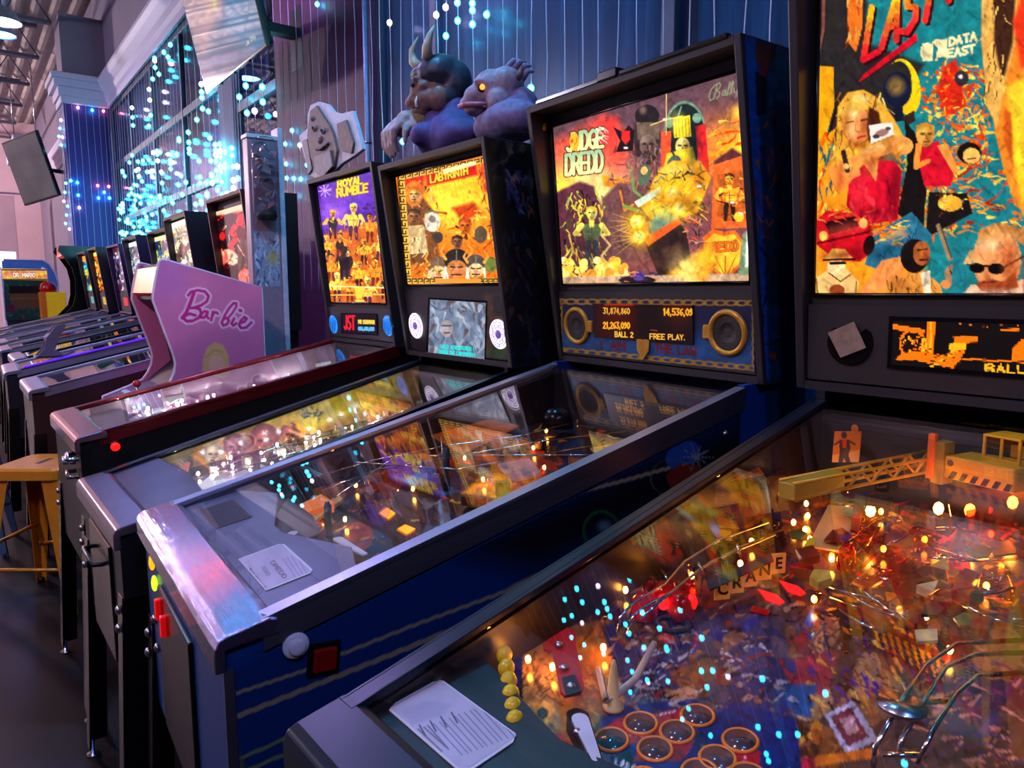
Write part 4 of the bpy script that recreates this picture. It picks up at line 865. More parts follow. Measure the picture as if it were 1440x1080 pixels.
# ------------------------------------------------------------------ the four near machines
M['law_blue'] = mat('law_cabinet_blue', (0.03, 0.20, 0.44), 0.38, noise=0.15, scale=60)
M['blade_dark'] = mat('sooty_side_art', (0.14, 0.10, 0.09), 0.35, noise=0.5, scale=9)
M['blade_troll'] = mat('maze_side_art', (0.62, 0.55, 0.24), 0.35, noise=0.55, scale=6)
M['blade_wrestle'] = mat('ring_side_art', (0.6, 0.5, 0.55), 0.2, noise=0.4, scale=14)
hero = make_pinball(dict(ox=.277, oy=.430, rz=2.22, lz=.903, sl=.235, hw=.3135, bw=.360, base=1.187, top=2.06, xfb=1.143, xft=1.020, tx=1.139, tz=1.384, lean=3.96, tw=.659, th=.63,
    pf=(.85, .13), pf_n=(230, 330), tl_n=(330, 320), pf_paint=pf_hero, tl_paint=paint_hero, blade=M['blade_dark'], rail_h=.03,
    mats=dict(rail=M['rail_black'], bar=M['rail_black']), label='black pinball machine with teal and orange backglass and a yellow toy crane under its glass'))
law = make_pinball(dict(ox=.271, oy=1.350, rz=-2.34, lz=.912, sl=.232, hw=.348, bw=.370, base=1.180, top=1.915, xfb=1.180, xft=1.050, tx=1.165, tz=1.411, lean=5.46, tw=.669, th=.456,
    pf=(.86, .13), pf_n=(120, 200), tl_n=(280, 250), pf_paint=pf_law, tl_paint=paint_law, blade=M['blade_dark'],
    mats=dict(body=M['law_blue'], bar=M['lockbar_steel']), tl_mat=M['art_bright'], label='pinball machine with blue cabinet, shiny steel lockdown bar and chain-bordered speaker panel'))
maze = make_pinball(dict(ox=.248, oy=2.098, rz=.9, lz=.850, sl=.250, hw=.277, bw=.330, base=1.150, top=1.846, xfb=1.117, xft=1.010, tx=1.105, tz=1.415, lean=6.24, tw=.577, th=.396,
    pf=(.80, .14), pf_n=(80, 170), tl_n=(150, 170), pf_paint=pf_maze, tl_paint=paint_maze, blade=M['blade_troll'], rail_h=.02,
    mats=dict(rail=M['rail_black'], bar=mat('maze_lockbar', (.40, .35, .40), .3, .6)), tl_mat=M['art_bright'], label='black pinball machine carrying two goblin busts, picture screen between white maze rings'))
ring = make_pinball(dict(ox=.258, oy=2.857, rz=1.15, lz=.942, sl=.205, hw=.298, bw=.310, base=1.166, top=1.886, xfb=1.116, xft=1.027, tx=1.108, tz=1.342, lean=5.55, tw=.526, th=.520,
    pf=(.885, .12), pf_n=(60, 160), tl_n=(110, 190), pf_paint=pf_wrestle, tl_paint=paint_wrestle, blade=M['blade_wrestle'], rail_h=.04,
    mats=dict(rail=M['rail_red'], bar=mat('ring_lockbar', (.62, .46, .46), .22, .85)), tl_mat=M['art_bright'], label='pinball machine with dark red side rails and purple backglass of fighters'))

# ---- black machine with the crane -------------------------------------------
m = hero; R = m['root']
ap = lambda x: .885 + .13 * x                       # level of the apron
MB().ext([(.06, -.29, ap(.06)), (.235, -.29, ap(.235)), (.235, -.05, ap(.235)), (.205, .10, ap(.205)), (.245, .29, ap(.245)), (.06, .29, ap(.06))], (0, 0, -.012)).build('apron', M['black'], R, .002)
def hero_card(a):
    a.fill((.72, .70, .78)); a.noise(30, .04, 1)
    a.poly([(565, 1000), (600, 985), (635, 990), (625, 1005), (580, 1020)], (.66, .64, .74), soft=5)
    for k in range(18):
        x, y = 580 + k * 7.2 + (k % 3), 1028 - k * 2.6
        n = 2 if k < 4 else 6
        a.line([(x, y), (x + 26 + (k * 7 % 9), y + 26 + (k * 5 % 8))] if k < 4 else [(x, y), (x + 40, y + 44)], 1.5 if k >= 4 else 2.4, (.42, .41, .50), .9)
    for k in range(4): a.line([(590 + k * 15, 1020 - k * 6), (598 + k * 15, 1034 - k * 6)], 2.2, (.22, .21, .28))
card = [m['cut'](px, py, (0, 0, .889), (-.13, 0, 1)) for px, py in ((620, 970), (735, 1055), (655, 1130), (546, 1012))]
o = MB().ext([(.100, .282, ap(.10) + .001), (.112, .288, ap(.112) + .001), (.166, .288, ap(.166) + .001), (.176, .280, ap(.176) + .001), (.176, .140, ap(.176) + .001), (.166, .132, ap(.166) + .001), (.108, .132, ap(.108) + .001), (.100, .140, ap(.100) + .001)], (0, 0, .0012)).build('instruction_card', M['white_plastic'], R)
o['label'] = 'white printed card with small text'
sheet('card_print', [(.174, .284, ap(.174) + .0028), (.174, .136, ap(.174) + .0028), (.102, .136, ap(.102) + .0028), (.102, .284, ap(.102) + .0028)], 120, 90, hero_card, M['art_print'], o, m['tw'])
for k in range(6):
    p = pf_at(m, 709 + k * 3.0, 921 + k * 18.5, .030)
    MB().ball(p, (.0115, .0105, .0125), 10, 7).build('yellow_stud', M['yellow_plastic'], R)
plate(m, [(763, 908), (798, 886), (810, 892), (809, 906), (821, 968), (817, 978), (794, 982), (788, 976), (776, 918), (765, 916)], 'slingshot_plastic', M['red_plastic'], .035, .004)
plate(m, [(790, 955), (808, 950), (818, 974), (796, 980)], 'slingshot_badge', M['dark'], .040, .002)
for (x, y) in ((786, 908), (793, 940), (803, 966)):
    MB().lathe([(.006, 0), (.006, .003), (.002, .006)], pf_at(m, x, y, .040), n=8).build('plastic_screw', M['bolt'], R)
# rubber ring round the sling, posts, guide
p = [pf_at(m, *q, .018) for q in ((842, 942), (852, 985), (866, 978), (893, 955), (920, 905))]
MB().tube(p, .0045, 8).build('guide_rail', mat('pale_guide', (.8, .72, .62), .35), R)
MB().lathe([(.0135, 0), (.0135, .004), (.009, .008), (.004, .055), (.0015, .062)], pf_at(m, 862, 996, 0), n=12).build('tall_cream_post', mat('cream_plastic', (.9, .78, .5), .3), R)
def flipper(m, px0, px1, name='flipper', top=(.80, .80, .84)):
    A, B = pf_at(m, *px0, .012), pf_at(m, *px1, .012)
    d = B - A; L = np.linalg.norm(d); d /= L; n = np.cross((0, 0, 1), d)
    out = []
    for c, r, a0 in ((A, .013, PI / 2), (B, .007, -PI / 2)):
        for k in range(8):
            t = a0 + PI * k / 7; out.append(c + r * (math.cos(t) * d + math.sin(t) * n))
    root = MB().ext(out, (0, 0, .020)).build(name, M['black_gloss'], m['root'], .001)
    cen = (A + B) / 2
    MB().ext([cen + (q - cen) * .74 + np.array([0, 0, .020]) for q in out], (0, 0, .003)).build('flipper_cap', mat('flipper_white', top, .3), root)
flipper(m, (812, 1028), (842, 1105)); flipper(m, (1005, 1200), (950, 1160))
MB().ball(pf_at(m, 812, 1030, .032), .005, 8, 5).build('flipper_screw', M['bolt'], R)
om = mat('insert_ring_orange', (.93, .50, .10), .35); dm = mat('insert_lens', (.30, .24, .26), .15, noise=.4, scale=60, coat=.5); gm = mat('insert_lens_teal', (.08, .32, .34), .15, noise=.3, coat=.5)
for k, (x, y) in enumerate(((860, 1040), (901, 1017), (952, 1029), (921, 1053), (981, 1006), (1009, 1066), (1041, 1041), (984, 1086), (905, 1098), (1052, 1092))):
    c = pf_at(m, x, y, .001)
    o = MB().torus(c, .0185, .0022, (-m['ps'], 0, 1), 26, 6).build('insert_ring', om, R)
    MB().lathe([(.0175, -.001), (.0175, .0012)], c, (-m['ps'], 0, 1), 24).build('insert_lens', gm if k == 0 else dm, o)
# letter targets
tm = mat('target_cream', (.95, .72, .30), .35, emis=(1, .6, .2), es=.10)
fontc = {}
def letter(ch, size, material, parent, loc, rot):
    if ch not in fontc:
        c = bpy.data.curves.new('letter', 'FONT'); c.body = ch; c.align_x = 'CENTER'; c.align_y = 'CENTER'; c.extrude = .0006; c.offset = .0006; c.resolution_u = 3
        fontc[ch] = c
    c = fontc[ch]; c.size = size
    tmp = bpy.data.objects.new('tmp', c); COL.objects.link(tmp); bpy.context.view_layer.update()
    me = bpy.data.meshes.new_from_object(tmp.evaluated_get(bpy.context.evaluated_depsgraph_get()))
    bpy.data.objects.remove(tmp); me.materials.clear(); me.materials.append(material)
    o = link('letter', me, parent); o.location = loc; o.rotation_euler = rot
    return o
for k, ch in enumerate('CRANE'):
    q = pf_at(m, 1015 + k * 19.6, 846 - k * 9.2, 0)
    dx, dy = .105 / 4, -.030 / 4
    ang = math.atan2(-dy, dx)
    ang = math.radians(-14) + PI / 2 - PI / 2
    c = Vector(q) + Vector((0, 0, .020))
    Rz = Matrix.Rotation(math.radians(-62), 3, 'Z')
    o = MB().box((0, 0, 0), (.003, .026, .034)).build('letter_target', tm, R, .002); o.location = c; o.rotation_euler = (0, 0, math.radians(62))
    letter(ch, .026, M['dark'], o, (-.0018, 0, 0), (PI / 2, 0, -PI / 2))
plate(m, [(994, 820), (1084, 780), (1088, 790), (998, 832)], 'target_bracket', M['dark'], .045, .003)
for (x, y, s_) in ((1086, 838, 1), (1116, 826, .9)):
    plate(m, [(x - 20, y - 9), (x + 6, y - 1), (x + 17, y + 9), (x + 9, y + 12), (x - 8, y + 6)], 'arrow_insert', M['lamp_red'], .001, .001)
plate(m, [(1058, 852), (1084, 860), (1080, 866), (1054, 860)], 'arrow_insert', M['red_plastic'], .001, .001)
# toy crane
cy_ = mat('crane_yellow', (.88, .64, .06), .35); cz = mat('crane_olive', (.62, .50, .12), .4)
zc = 1.085
P = lambda px, py, z=zc: m['cut'](px, py, (0, 0, z), (0, 0, 1))
A, B = P(1106, 688), P(1318, 646)
dA = Vector(B - A).normalized(); nA = Vector((0, 0, 1)).cross(dA)
cb = MB()
for q in (-1, 1):
    for z in (-.012, .012):
        cb.tube([Vector(A) + nA * q * .013 + Vector((0, 0, z)), Vector(B) + nA * q * .018 + Vector((0, 0, z))], .003, 5)
    for k in range(9):
        a0 = Vector(A).lerp(Vector(B), .32 + k * .075); a1 = Vector(A).lerp(Vector(B), .32 + (k + 1) * .075)
        z = .012 if k % 2 else -.012
        cb.tube([a0 + nA * q * .015 + Vector((0, 0, z)), a1 + nA * q * .016 + Vector((0, 0, -z))], .0025, 5)
boom = cb.build('crane_boom', cy_, R)
A2 = Vector(A).lerp(Vector(B), .30)
MB().ext([Vector(A) + nA * .016 + Vector((0, 0, -.016)), A2 + nA * .017 + Vector((0, 0, -.016)), A2 + nA * .017 + Vector((0, 0, .015)), Vector(A) + nA * .016 + Vector((0, 0, .010))], nA * -.032).build('boom_tip', cz, boom, .002)
C0 = P(1352, 662); Rc = Matrix.Rotation(math.radians(-14), 3, 'Z')
def rel(v): return Vector(C0) + Rc @ Vector(v)
house = MB().box(rel((.030, -.035, .004)), (.085, .115, .040), Rc).build('crane_house', cy_, R, .003)
cbm = MB()
for (c, d) in (((.045, -.052, .066), (.06, .060, .004)), ((.018, -.052, .026), (.004, .060, .008)), ((.018, -.024, .045), (.004, .005, .040)), ((.018, -.052, .045), (.004, .005, .040)), ((.018, -.080, .045), (.004, .005, .040)), ((.072, -.024, .045), (.004, .005, .040)), ((.072, -.080, .045), (.004, .005, .040)), ((.072, -.052, .036), (.004, .056, .022))):
    cbm.box(rel(c), d, Rc)
cbm.build('crane_cab', cy_, R, .001)
MB().box(rel((.0, .034, .008)), (.030, .022, .075), Rc).build('crane_mast', cz, R, .002)
MB().box(rel((-.014, .045, .018)), (.010, .012, .080), Rc).build('crane_mast_lit_edge', mat('crane_orange', (.95, .42, .08), .35), R, .001)
for k in range(6):
    MB().ext([rel((-.0135, -.086 + k * .018, -.014)), rel((-.0135, -.077 + k * .018, -.014)), rel((-.0135, -.083 + k * .018, -.001)), rel((-.0135, -.092 + k * .018, -.001))], Rc @ Vector((-.0008, 0, 0))).build('hazard_stripe', M['dark'], house)
MB().lathe([(.0055, 0), (.0055, .0015)], rel((-.0125, .012, .012)), Rc @ Vector((-1, 0, 0)), 12).build('crane_house_hole', M['dark'], house)
MB().lathe([(.022, -.02), (.022, 0), (.012, .004), (.012, .05)], rel((.03, -.02, -.075)), n=16).build('crane_pedestal', M['dark'], R)
# standing picture card of a figure beside the boom
def standee(a):
    a.fill((.85, .48, .16)); a.poly([(1170, 640), (1210, 632), (1210, 660), (1170, 660)], (.95, .70, .35), soft=3)
    a.ell(1187, 612, 4, 5, (.25, .14, .10)); a.poly([(1180, 618), (1194, 618), (1196, 630), (1193, 640), (1198, 655), (1192, 656), (1187, 644), (1183, 656), (1178, 656), (1181, 636)], (.14, .12, .2)); a.poly([(1184, 618), (1191, 618), (1190, 630), (1185, 630)], (.85, .15, .1)); a.line([(1182, 620), (1174, 625)], 3, (.3, .2, .18)); a.line([(1194, 620), (1202, 625)], 3, (.3, .2, .18))
q0 = P(1170, 650, 1.055); sx = Vector(P(1208, 650, 1.055) - q0)
up = Vector((.004, 0, .062))
sc_ = [Vector(q0) + up, Vector(q0) + sx + up, Vector(q0) + sx, Vector(q0)]
o = MB().ext(sc_, (.002, 0, 0)).build('picture_standee', M['wood'], R)
tpc = Vector(q0) + sx * .72 + up
MB().ball(tpc + Vector((.0015, 0, .004)), (.0012, .008, .010), 10, 6).build('standee_tab', mat('standee_tab', (.8, .45, .15), .4), o)
sheet('standee_print', [v + Vector((-.0008, 0, 0)) for v in (sc_[0], sc_[1], sc_[2], sc_[3])], 44, 56, standee, M['art_print'], o, m['tw'])
# wire ramps
wire_run(m, [[(868, 888, .030), (872, 868, .050), (888, 850, .055), (935, 822, .055), (962, 790, .060), (1010, 760, .065), (1080, 735, .07)],
             [(882, 892, .030), (890, 866, .050), (905, 855, .055), (945, 832, .055), (985, 800, .06), (1040, 770, .065), (1100, 745, .07)],
             [(900, 870, .045), (930, 845, .052), (960, 820, .055), (1000, 790, .06), (1090, 752, .07)],
             [(930, 800, .03), (938, 815, .05)], [(982, 790, .07), (990, 812, .05)], [(1036, 765, .075), (1042, 785, .055)]], 'wire_ramp')
wire_run(m, [[(1228, 1078, .02), (1230, 1052, .04), (1265, 990, .06), (1302, 935, .06), (1345, 905, .06), (1440, 900, .06)],
             [(1262, 1075, .02), (1268, 1040, .04), (1300, 985, .06), (1330, 938, .06), (1372, 920, .06), (1440, 918, .06)],
             [(1290, 1075, .03), (1310, 1030, .05), (1345, 975, .06), (1375, 950, .06), (1440, 946, .06)],
             [(1240, 1062, .035), (1300, 1062, .035)], [(1262, 990, .055), (1340, 985, .055)]], 'wire_ramp', r=.0028)
MB().lathe([(.020, 0), (.024, .004), (.024, .008)], pf_at(m, 1268, 1000, .055), n=14).build('ramp_bracket', M['bolt'], R)
# ramp flap, plastics, domes
fl = mat('pale_ramp', (.92, .66, .34), .35)
plate(m, [(1135, 770), (1165, 712), (1205, 716), (1196, 768), (1185, 778), (1150, 772)], 'ramp_flap', fl, .020, .003)
plate(m, [(1128, 775), (1138, 758), (1146, 762), (1142, 780)], 'flap_hinge', M['yellow_plastic'], .022, .004)
plate(m, [(1160, 692), (1230, 700), (1255, 708), (1252, 716), (1165, 704)], 'ramp_crossbar', M['dark'], .06, .004)
plate(m, [(1200, 712), (1216, 712), (1206, 752), (1196, 748)], 'ramp_wall', mat('red_brown_plastic', (.45, .12, .06), .3), .03, .004)
def burst(a):
    a.fill((.85, .36, .10)); a.strokes(70, (985, 640, 1090, 760), [(1, .62, .12), (.6, .16, .06), (1, .8, .3), (.25, .2, .1), (.3, .4, .2)], (8, 22), (2, 5), (.3, 1.4), 95)
plate_print(m, [(1015, 655), (1055, 640), (1075, 668), (1022, 678)], 'orange_plastic', burst, .10, (30, 24))
plate_print(m, [(975, 672), (1012, 680), (1040, 745), (1012, 742)], 'flame_plastic', burst, .055, (30, 40))
def gem(a):
    a.fill((.85, .1, .1)); a.glow(1008, 742, 12, (.55, .75, .95)); a.poly([(1012, 740), (1030, 745), (1028, 765), (1012, 752)], (1, .55, .1))
plate_print(m, [(985, 725), (1022, 728), (1032, 762), (1008, 758)], 'badge_plastic', gem, .05, (24, 24))
plate(m, [(1028, 704), (1040, 706), (1036, 750), (1028, 748)], 'red_post_plastic', M['red_plastic'], .03, .02)
def frame_art(a):
    a.fill((.55, .22, .06)); a.poly([(1042, 672), (1105, 668), (1110, 720), (1060, 722)], (.75, .42, .12)); a.ell(1075, 678, 7, 7, (.95, .6, .2)); a.strokes(30, (1040, 672, 1110, 722), [(.9, .5, .12), (.3, .1, .04), (.6, .35, .2)], (6, 16), (2, 4), (.6, 2), 96)
plate_print(m, [(1036, 664), (1106, 660), (1116, 716), (1050, 728)], 'side_plastic', frame_art, .07, (40, 40))
plate_print(m, [(1250, 790), (1330, 800), (1340, 850), (1265, 835)], 'street_plastic', lambda a: (a.fill((.42, .28, .12)), a.strokes(60, (1245, 780, 1345, 855), [(.8, .5, .15), (.2, .12, .1), (.5, .45, .2), (.7, .2, .1)], (8, 22), (2, 5), (-.5, .6), 97)), .045, (40, 30))
plate(m, [(1358, 728), (1390, 722), (1432, 745), (1428, 756), (1390, 760), (1362, 745)], 'red_dome_plastic', M['clear_red'], .06, .012)
plate(m, [(1330, 690), (1440, 690), (1500, 740), (1440, 790), (1340, 745)], 'clear_ramp', M['clear_amber'], .075, .004)
plate(m, [(1200, 760), (1300, 720), (1340, 760), (1260, 830)], 'clear_ramp', M['clear_amber'], .065, .004)
for pts in ([(1210, 800, .02), (1240, 770, .05), (1290, 745, .06), (1345, 742, .06), (1400, 760, .05)], [(1225, 850, .05), (1255, 862, .05), (1290, 850, .05), (1320, 830, .05)], [(1195, 760, .03), (1230, 730, .05), (1250, 725, .05)], [(1305, 770, .04), (1380, 790, .04), (1440, 785, .04)]):
    b = MB()
    for dz in (0, .022): b.tube([pf_at(m, p_[0], p_[1], p_[2] + dz) for p_ in pts], .0022, 6)
    b.build('ramp_edge', M['clear_amber'], R)
for (x, y, r) in ((1225, 740, .016), (1300, 790, .020), (1262, 820, .015), (1190, 800, .014), (1345, 820, .018), (1400, 840, .022)):
    MB().lathe([(r, 0), (r, .018), (r * .8, .034), (r * .35, .042)], pf_at(m, x, y, .01), n=16).build('lamp_dome', M['clear_red'] if r in (.014, .018) else M['clear_amber'], R)
b = MB()
for (x, y, t) in ((1270, 835, .6), (1300, 850, .2), (1230, 870, 1.0), (1290, 870, .5)):
    q = pf_at(m, x, y, .04); b.box(q, (.055, .014, .010), t)
b.build('toy_limbs', mat('toy_red', (.55, .14, .08), .35), R)
for (x, y) in ((915, 838), (940, 842), (968, 842), (1240, 690), (1180, 700), (1085, 640), (1100, 648)):
    MB().lathe([(.012, 0), (.013, .012), (.008, .024), (.003, .030)], pf_at(m, x, y, .02), n=12).build('red_dome' if x < 1000 else 'dark_dome', M['clear_red'] if x < 1000 else M['black_gloss'], R)
for (x, y) in ((906, 868), (935, 852), (958, 868)): MB().lathe([(.018, 0), (.020, .01), (.017, .028), (.010, .036)], pf_at(m, x, y, .005), n=14).build('red_bumper_cap', M['red_plastic'], R)
b = MB(); b.torus(pf_at(m, 945, 878, .01), .022, .004, (0, 0, 1), 22, 6); b.build('rubber_ring', M['dark'], R)
rg = random.Random(21); CL = [mat('plastic_%s' % n_, c_, .3, noise=.35, scale=50) for n_, c_ in (('amber', (.90, .52, .14)), ('rust', (.55, .18, .07)), ('gold', (.88, .70, .25)), ('brick', (.70, .16, .10)), ('plum', (.30, .16, .36)), ('bone', (.90, .74, .48)), ('ink', (.10, .09, .14)), ('moss', (.40, .40, .16)))]
for k in range(40):
    x, y = rg.uniform(1120, 1500), rg.uniform(742, 905)
    if x < 1215 and y > 830: continue
    a0, n_ = rg.uniform(0, 6), rg.choice((3, 4, 5)); r_ = rg.uniform(10, 24)
    plate(m, [(x + r_ * math.cos(a0 + 6.283 * q / n_) * rg.uniform(.7, 1.2), y + r_ * .55 * math.sin(a0 + 6.283 * q / n_)) for q in range(n_)], 'playfield_plastic', CL[k % 8], rg.uniform(.015, .06), rg.choice((.003, .004, .012)))
for k in range(16):
    x, y = rg.uniform(1150, 1480), rg.uniform(740, 880); q = pf_at(m, x, y, rg.uniform(.02, .05)); t_ = rg.uniform(0, 3)
    d_ = Vector((math.cos(t_), math.sin(t_), rg.uniform(-.2, .2))) * rg.uniform(.02, .05)
    MB().tube([Vector(q) - d_, Vector(q), Vector(q) + d_ + Vector((0, 0, .008))], .0022, 5).build('wire_form', M['wire'], R)
post_set(m, [(.33, .20), (.36, .26), (.42, .24), (.45, .16), (.5, .22), (.55, .26), (.62, .24), (.66, .05), (.72, .08), (.78, .02), (.84, .22), (.86, .10), (.92, .02), (.95, .12), (1.0, .06), (.75, -.05), (.82, -.08), (.9, -.1), (.6, -.02)])
bulb_set(m, [(.30, .262), (.335, .232), (.31, .225), (.385, .205), (.62, .235), (.70, .20), (.78, .23), (.86, .13), (.88, .055), (.93, .21), (.95, .02), (.80, .10), (.76, -.02), (.85, -.10), (1.02, .12), (1.03, -.05), (.98, .24), (1.06, .20), (.67, .06), (.52, .285), (.875, .185), (.89, .215), (.845, .16), (.98, -.08), (.90, -.03), (.72, -.07), (.66, -.12)])
bulb_set(m, [(1.09, -.06, .05), (1.02, -.02, .05), (.93, .10, .05), (1.0, .02, .05)], r=.008)
bulb_set(m, [(.505, .20), (.53, .17)], 'lamp_red', .03, .009)
# display and paper on the speaker panel
fx = m['fx']
def hero_dmd(a):
    O1, O2, D = (1, .45, .04), (1, .70, .10), (.30, .09, .02)
    a.fill((.07, .05, .05)); a.Y = np.floor(a.Y / 2.4) * 2.4 + 1.2; a.X = np.floor(a.X / 2.4) * 2.4 + 1.2; a.aa = .5
    a.line([(1258, 460), (1298, 466)], 7, O1); a.ell(1283, 484, 17, 20, O1, 0, 1, .5, 3); a.ell(1281, 486, 12, 15, (.12, .05, .03)); a.poly([(1295, 470), (1304, 478), (1302, 492), (1296, 498)], O2); a.strokes(40, (1268, 470, 1302, 505), [O1, D, O2], (2, 6), (2, 3), (0, 6), 99); a.poly([(1304, 450), (1315, 450), (1313, 498), (1304, 494)], O1); a.line([(1309, 450), (1308, 496)], 3, O2)
    a.poly([(1258, 506), (1270, 496), (1300, 494), (1330, 500), (1345, 488), (1358, 490), (1350, 506), (1340, 518), (1312, 512), (1284, 506)], O1); a.poly([(1333, 484), (1360, 480), (1358, 492), (1336, 494)], O2); a.poly([(1340, 474), (1376, 472), (1376, 481), (1342, 482)], O1); a.strokes(26, (1300, 490, 1350, 515), [D, O2], (3, 8), (2, 3), (-.5, .5), 98)
    a.line([(1355, 505), (1500, 512)], 2.4, O1); a.line([(1408, 464), (1432, 463)], 3, O1); a.poly([(1424, 490), (1436, 478), (1500, 470), (1500, 504), (1424, 506)], O1); a.blobs(8, (1350, 450, 1440, 468), [O1], (1.2, 1.6), 97)
    a.text('BALL 3', (1387, 512.5), (11, .4), (0, 11), 3.0, O2, gap=.34)
z0, z1 = 1.252, 1.336
ya, yb = m['cut'](1258, 480, (fx(1.30), 0, 0), (1, 0, 0))[1], -.19
dm_ = MB().ext([(fx(z1) - .007, ya + .008, z1 + .008), (fx(z1) - .007, yb, z1 + .008), (fx(z0) - .007, yb, z0 - .008), (fx(z0) - .007, ya + .008, z0 - .008)], (-.003, 0, 0)).build('dot_display', M['black_gloss'], R)
sheet('display_picture', [(fx(z1) - .0106, ya, z1), (fx(z1) - .0106, yb + .008, z1), (fx(z0) - .0106, yb + .008, z0), (fx(z0) - .0106, ya, z0)], 220, 60, hero_dmd, M['art_screen'], dm_, m['tw'])
for s_ in (1, -1):
    cyv = (.250 if s_ > 0 else -.225)
    MB().lathe([(.046, 0), (.046, .0015), (.042, .002), (.02, .001)], (fx(1.29) - .006, cyv, 1.29), (-1, 0, 0), 24).build('speaker', mat('speaker_cloth', (.035, .03, .03), .9, spec=.1), R)
pp = [m['cut'](px, py, (fx(1.29) - .014, 0, 0), (1, 0, 0)) for px, py in ((1164, 468), (1201, 452), (1218, 489), (1182, 503))]
note = MB().ext(pp, (-.0006, 0, 0)).build('pasted_paper', mat('pasted_paper', (.55, .47, .38), .7, noise=.25, scale=60), R)
MB().lathe([(.012, 0), (.012, .006), (.004, .009)], (.90, .3145, 1.075), (0, 1, 0), 10).build('rail_bolt', M['bolt'], R)

# ---- blue machine ------------------------------------------------------------
m = law; R = m['root']; fx = m['fx']
def law_side(a):
    a.fill((.02, .17, .40)); T = (.55, .50, .38)
    for pts, w in (([(300, 990), (332, 975), (422, 945), (480, 920), (580, 880), (710, 832), (760, 805)], 5), ([(300, 1020), (352, 1000), (580, 908.5), (700, 858), (790, 812)], 7), ([(330, 1070), (344, 1064), (416, 1032), (470, 1010)], 5), ([(330, 1092), (362, 1077), (420, 1052), (470, 1030)], 5), ([(690, 728), (735, 713), (800, 695), (870, 678), (930, 661), (975, 648)], 6)):
        a.line(pts, w, T if pts[0][1] < 1050 else (.42, .48, .30))
    a.poly([(640, 770), (1100, 560), (1100, 640), (760, 800)], (.03, .04, .07), soft=60); a.line([(690, 728), (735, 713), (800, 695), (870, 678), (930, 661), (975, 648)], 5, T)
    a.ell(960, 640, 26, 18, (.10, .28, .55), -.5); a.poly([(935, 668), (960, 650), (985, 655), (975, 680), (945, 690)], (.45, .12, .08), soft=2); a.ell(945, 672, 30, 26, (.35, .45, .2), 0, .7, 1, 1.6)
    for t in range(10): a.line([(979, 643), (979 + 24 * math.cos(t * .63), 643 + 20 * math.sin(t * .63))], (2.2, .6), (.5, .5, .5))
    a.ell(845, 745, 24, 26, (.10, .32, .12), .4, 1, 1, 4); a.ell(850, 740, 12, 10, (.3, .4, .45), 0, .6, 5); a.poly([(300, 960), (345, 1080), (330, 1100), (300, 1100)], (.30, .36, .16), soft=6)
zg = m['zg']
sheet('side_print', [(.014, -.3492, zg(.02) - .055), (1.13, -.3492, zg(1.13) - .05), (1.13, -.3492, .55), (.014, -.3492, .495)], 260, 130, law_side, M['art_print'], R, m['tw'])
MB().lathe([(.020, 0), (.020, .005), (.018, .007), (.013, .007)], (.101, -.3495, .869), (0, -1, 0), 24).build('flipper_button_ring', M['white_plastic'], R)
MB().lathe([(.0125, .002), (.0125, .012), (.011, .014), (.003, .013)], (.101, -.3495, .869), (0, -1, 0), 24).build('flipper_button', M['white_plastic'], R)
o = MB().box((.143, -.352, .836), (.052, .006, .052), Matrix.Rotation(math.radians(6), 3, 'Y')).build('side_button_plate', M['black_gloss'], R, .003)
o2 = MB().box((.143, -.357, .836), (.036, .010, .036), Matrix.Rotation(math.radians(6), 3, 'Y')).build('side_button', mat('dim_red_lens', (.52, .05, .06), .15, coat=.6), o, .003); o2['label'] = 'square dark red lens'
for (x, z) in ((1.02, 1.075), (.9, 1.00)): MB().lathe([(.010, 0), (.010, .004), (.003, .008)], (1.076, -.3495, 1.076), (0, -1, 0), 12).build('side_bolt', M['bolt'], R); break
# metal corner strip and front controls
MB().span((-.002, -.352, .46), (.012, -.349, .86)).build('corner_strip', M['steel'], R)
door = MB().box((-.004, .02, .66), (.008, .30, .30)).build('coin_door', M['black_gloss'], R, .004)
for (y, z, k, w) in ((.229, .836, 'lamp_orange', .017), (.212, .797, 'lamp_green', .017)):
    MB().ball((-.006, y, z), (.006, w * .6, w), 10, 7).build('start_button', M[k], R)
for (y, z) in ((.140, .770), (.088, .755)):
    MB().box((-.012, y, z), (.012, .016, .042)).build('coin_slot', M['lamp_red'] if False else mat('coin_red', (.85, .06, .07), .25, emis=(1, .05, .06), es=.35), R, .003)
for (y, z) in ((.26, .70), (.25, .64)): MB().lathe([(.010, 0), (.010, .004), (.004, .008)], (-.002, y, z), (-1, 0, 0), 10).build('front_bolt', M['bolt'], R)
# apron with its two cards
ap = lambda x: .900 + .17 * x
apm = mat('apron_blue_grey', (.42, .44, .56), .3, .2, .2, 8)
MB().ext([(.06, -.325, ap(.06)), (.215, -.325, ap(.215)), (.255, -.20, ap(.255)), (.19, -.02, ap(.19)), (.19, .03, ap(.19)), (.255, .22, ap(.255)), (.20, .325, ap(.20)), (.06, .325, ap(.06))], (0, 0, -.012)).build('apron', apm, R, .002)
def white_card(a):
    a.fill((.74, .70, .80)); a.noise(20, .05, 2); T = (.36, .33, .42)
    a.text('DREDD', (385, 788), (3.0, 3.6), (-4.6, 3.4), 1.5, T, gap=.3); a.text('TOURNAMENT', (352, 799), (2.2, 2.8), (-4.4, 3.2), 1.5, T, gap=.3)
    for k in range(4): a.line([(398 + k * 6, 786 - k * 2), (416 + k * 5, 812 - k * 2)], 1.2, (.5, .5, .66))
    for k in range(3): a.line([(372 - k * 2, 796 + k), (380 - k * 2, 808 + k)], 1.0, T)
    for k in range(3): a.line([(344 + k * 4, 806 - k), (366 + k * 4, 832 - k)], 1.2, (.55, .55, .7))
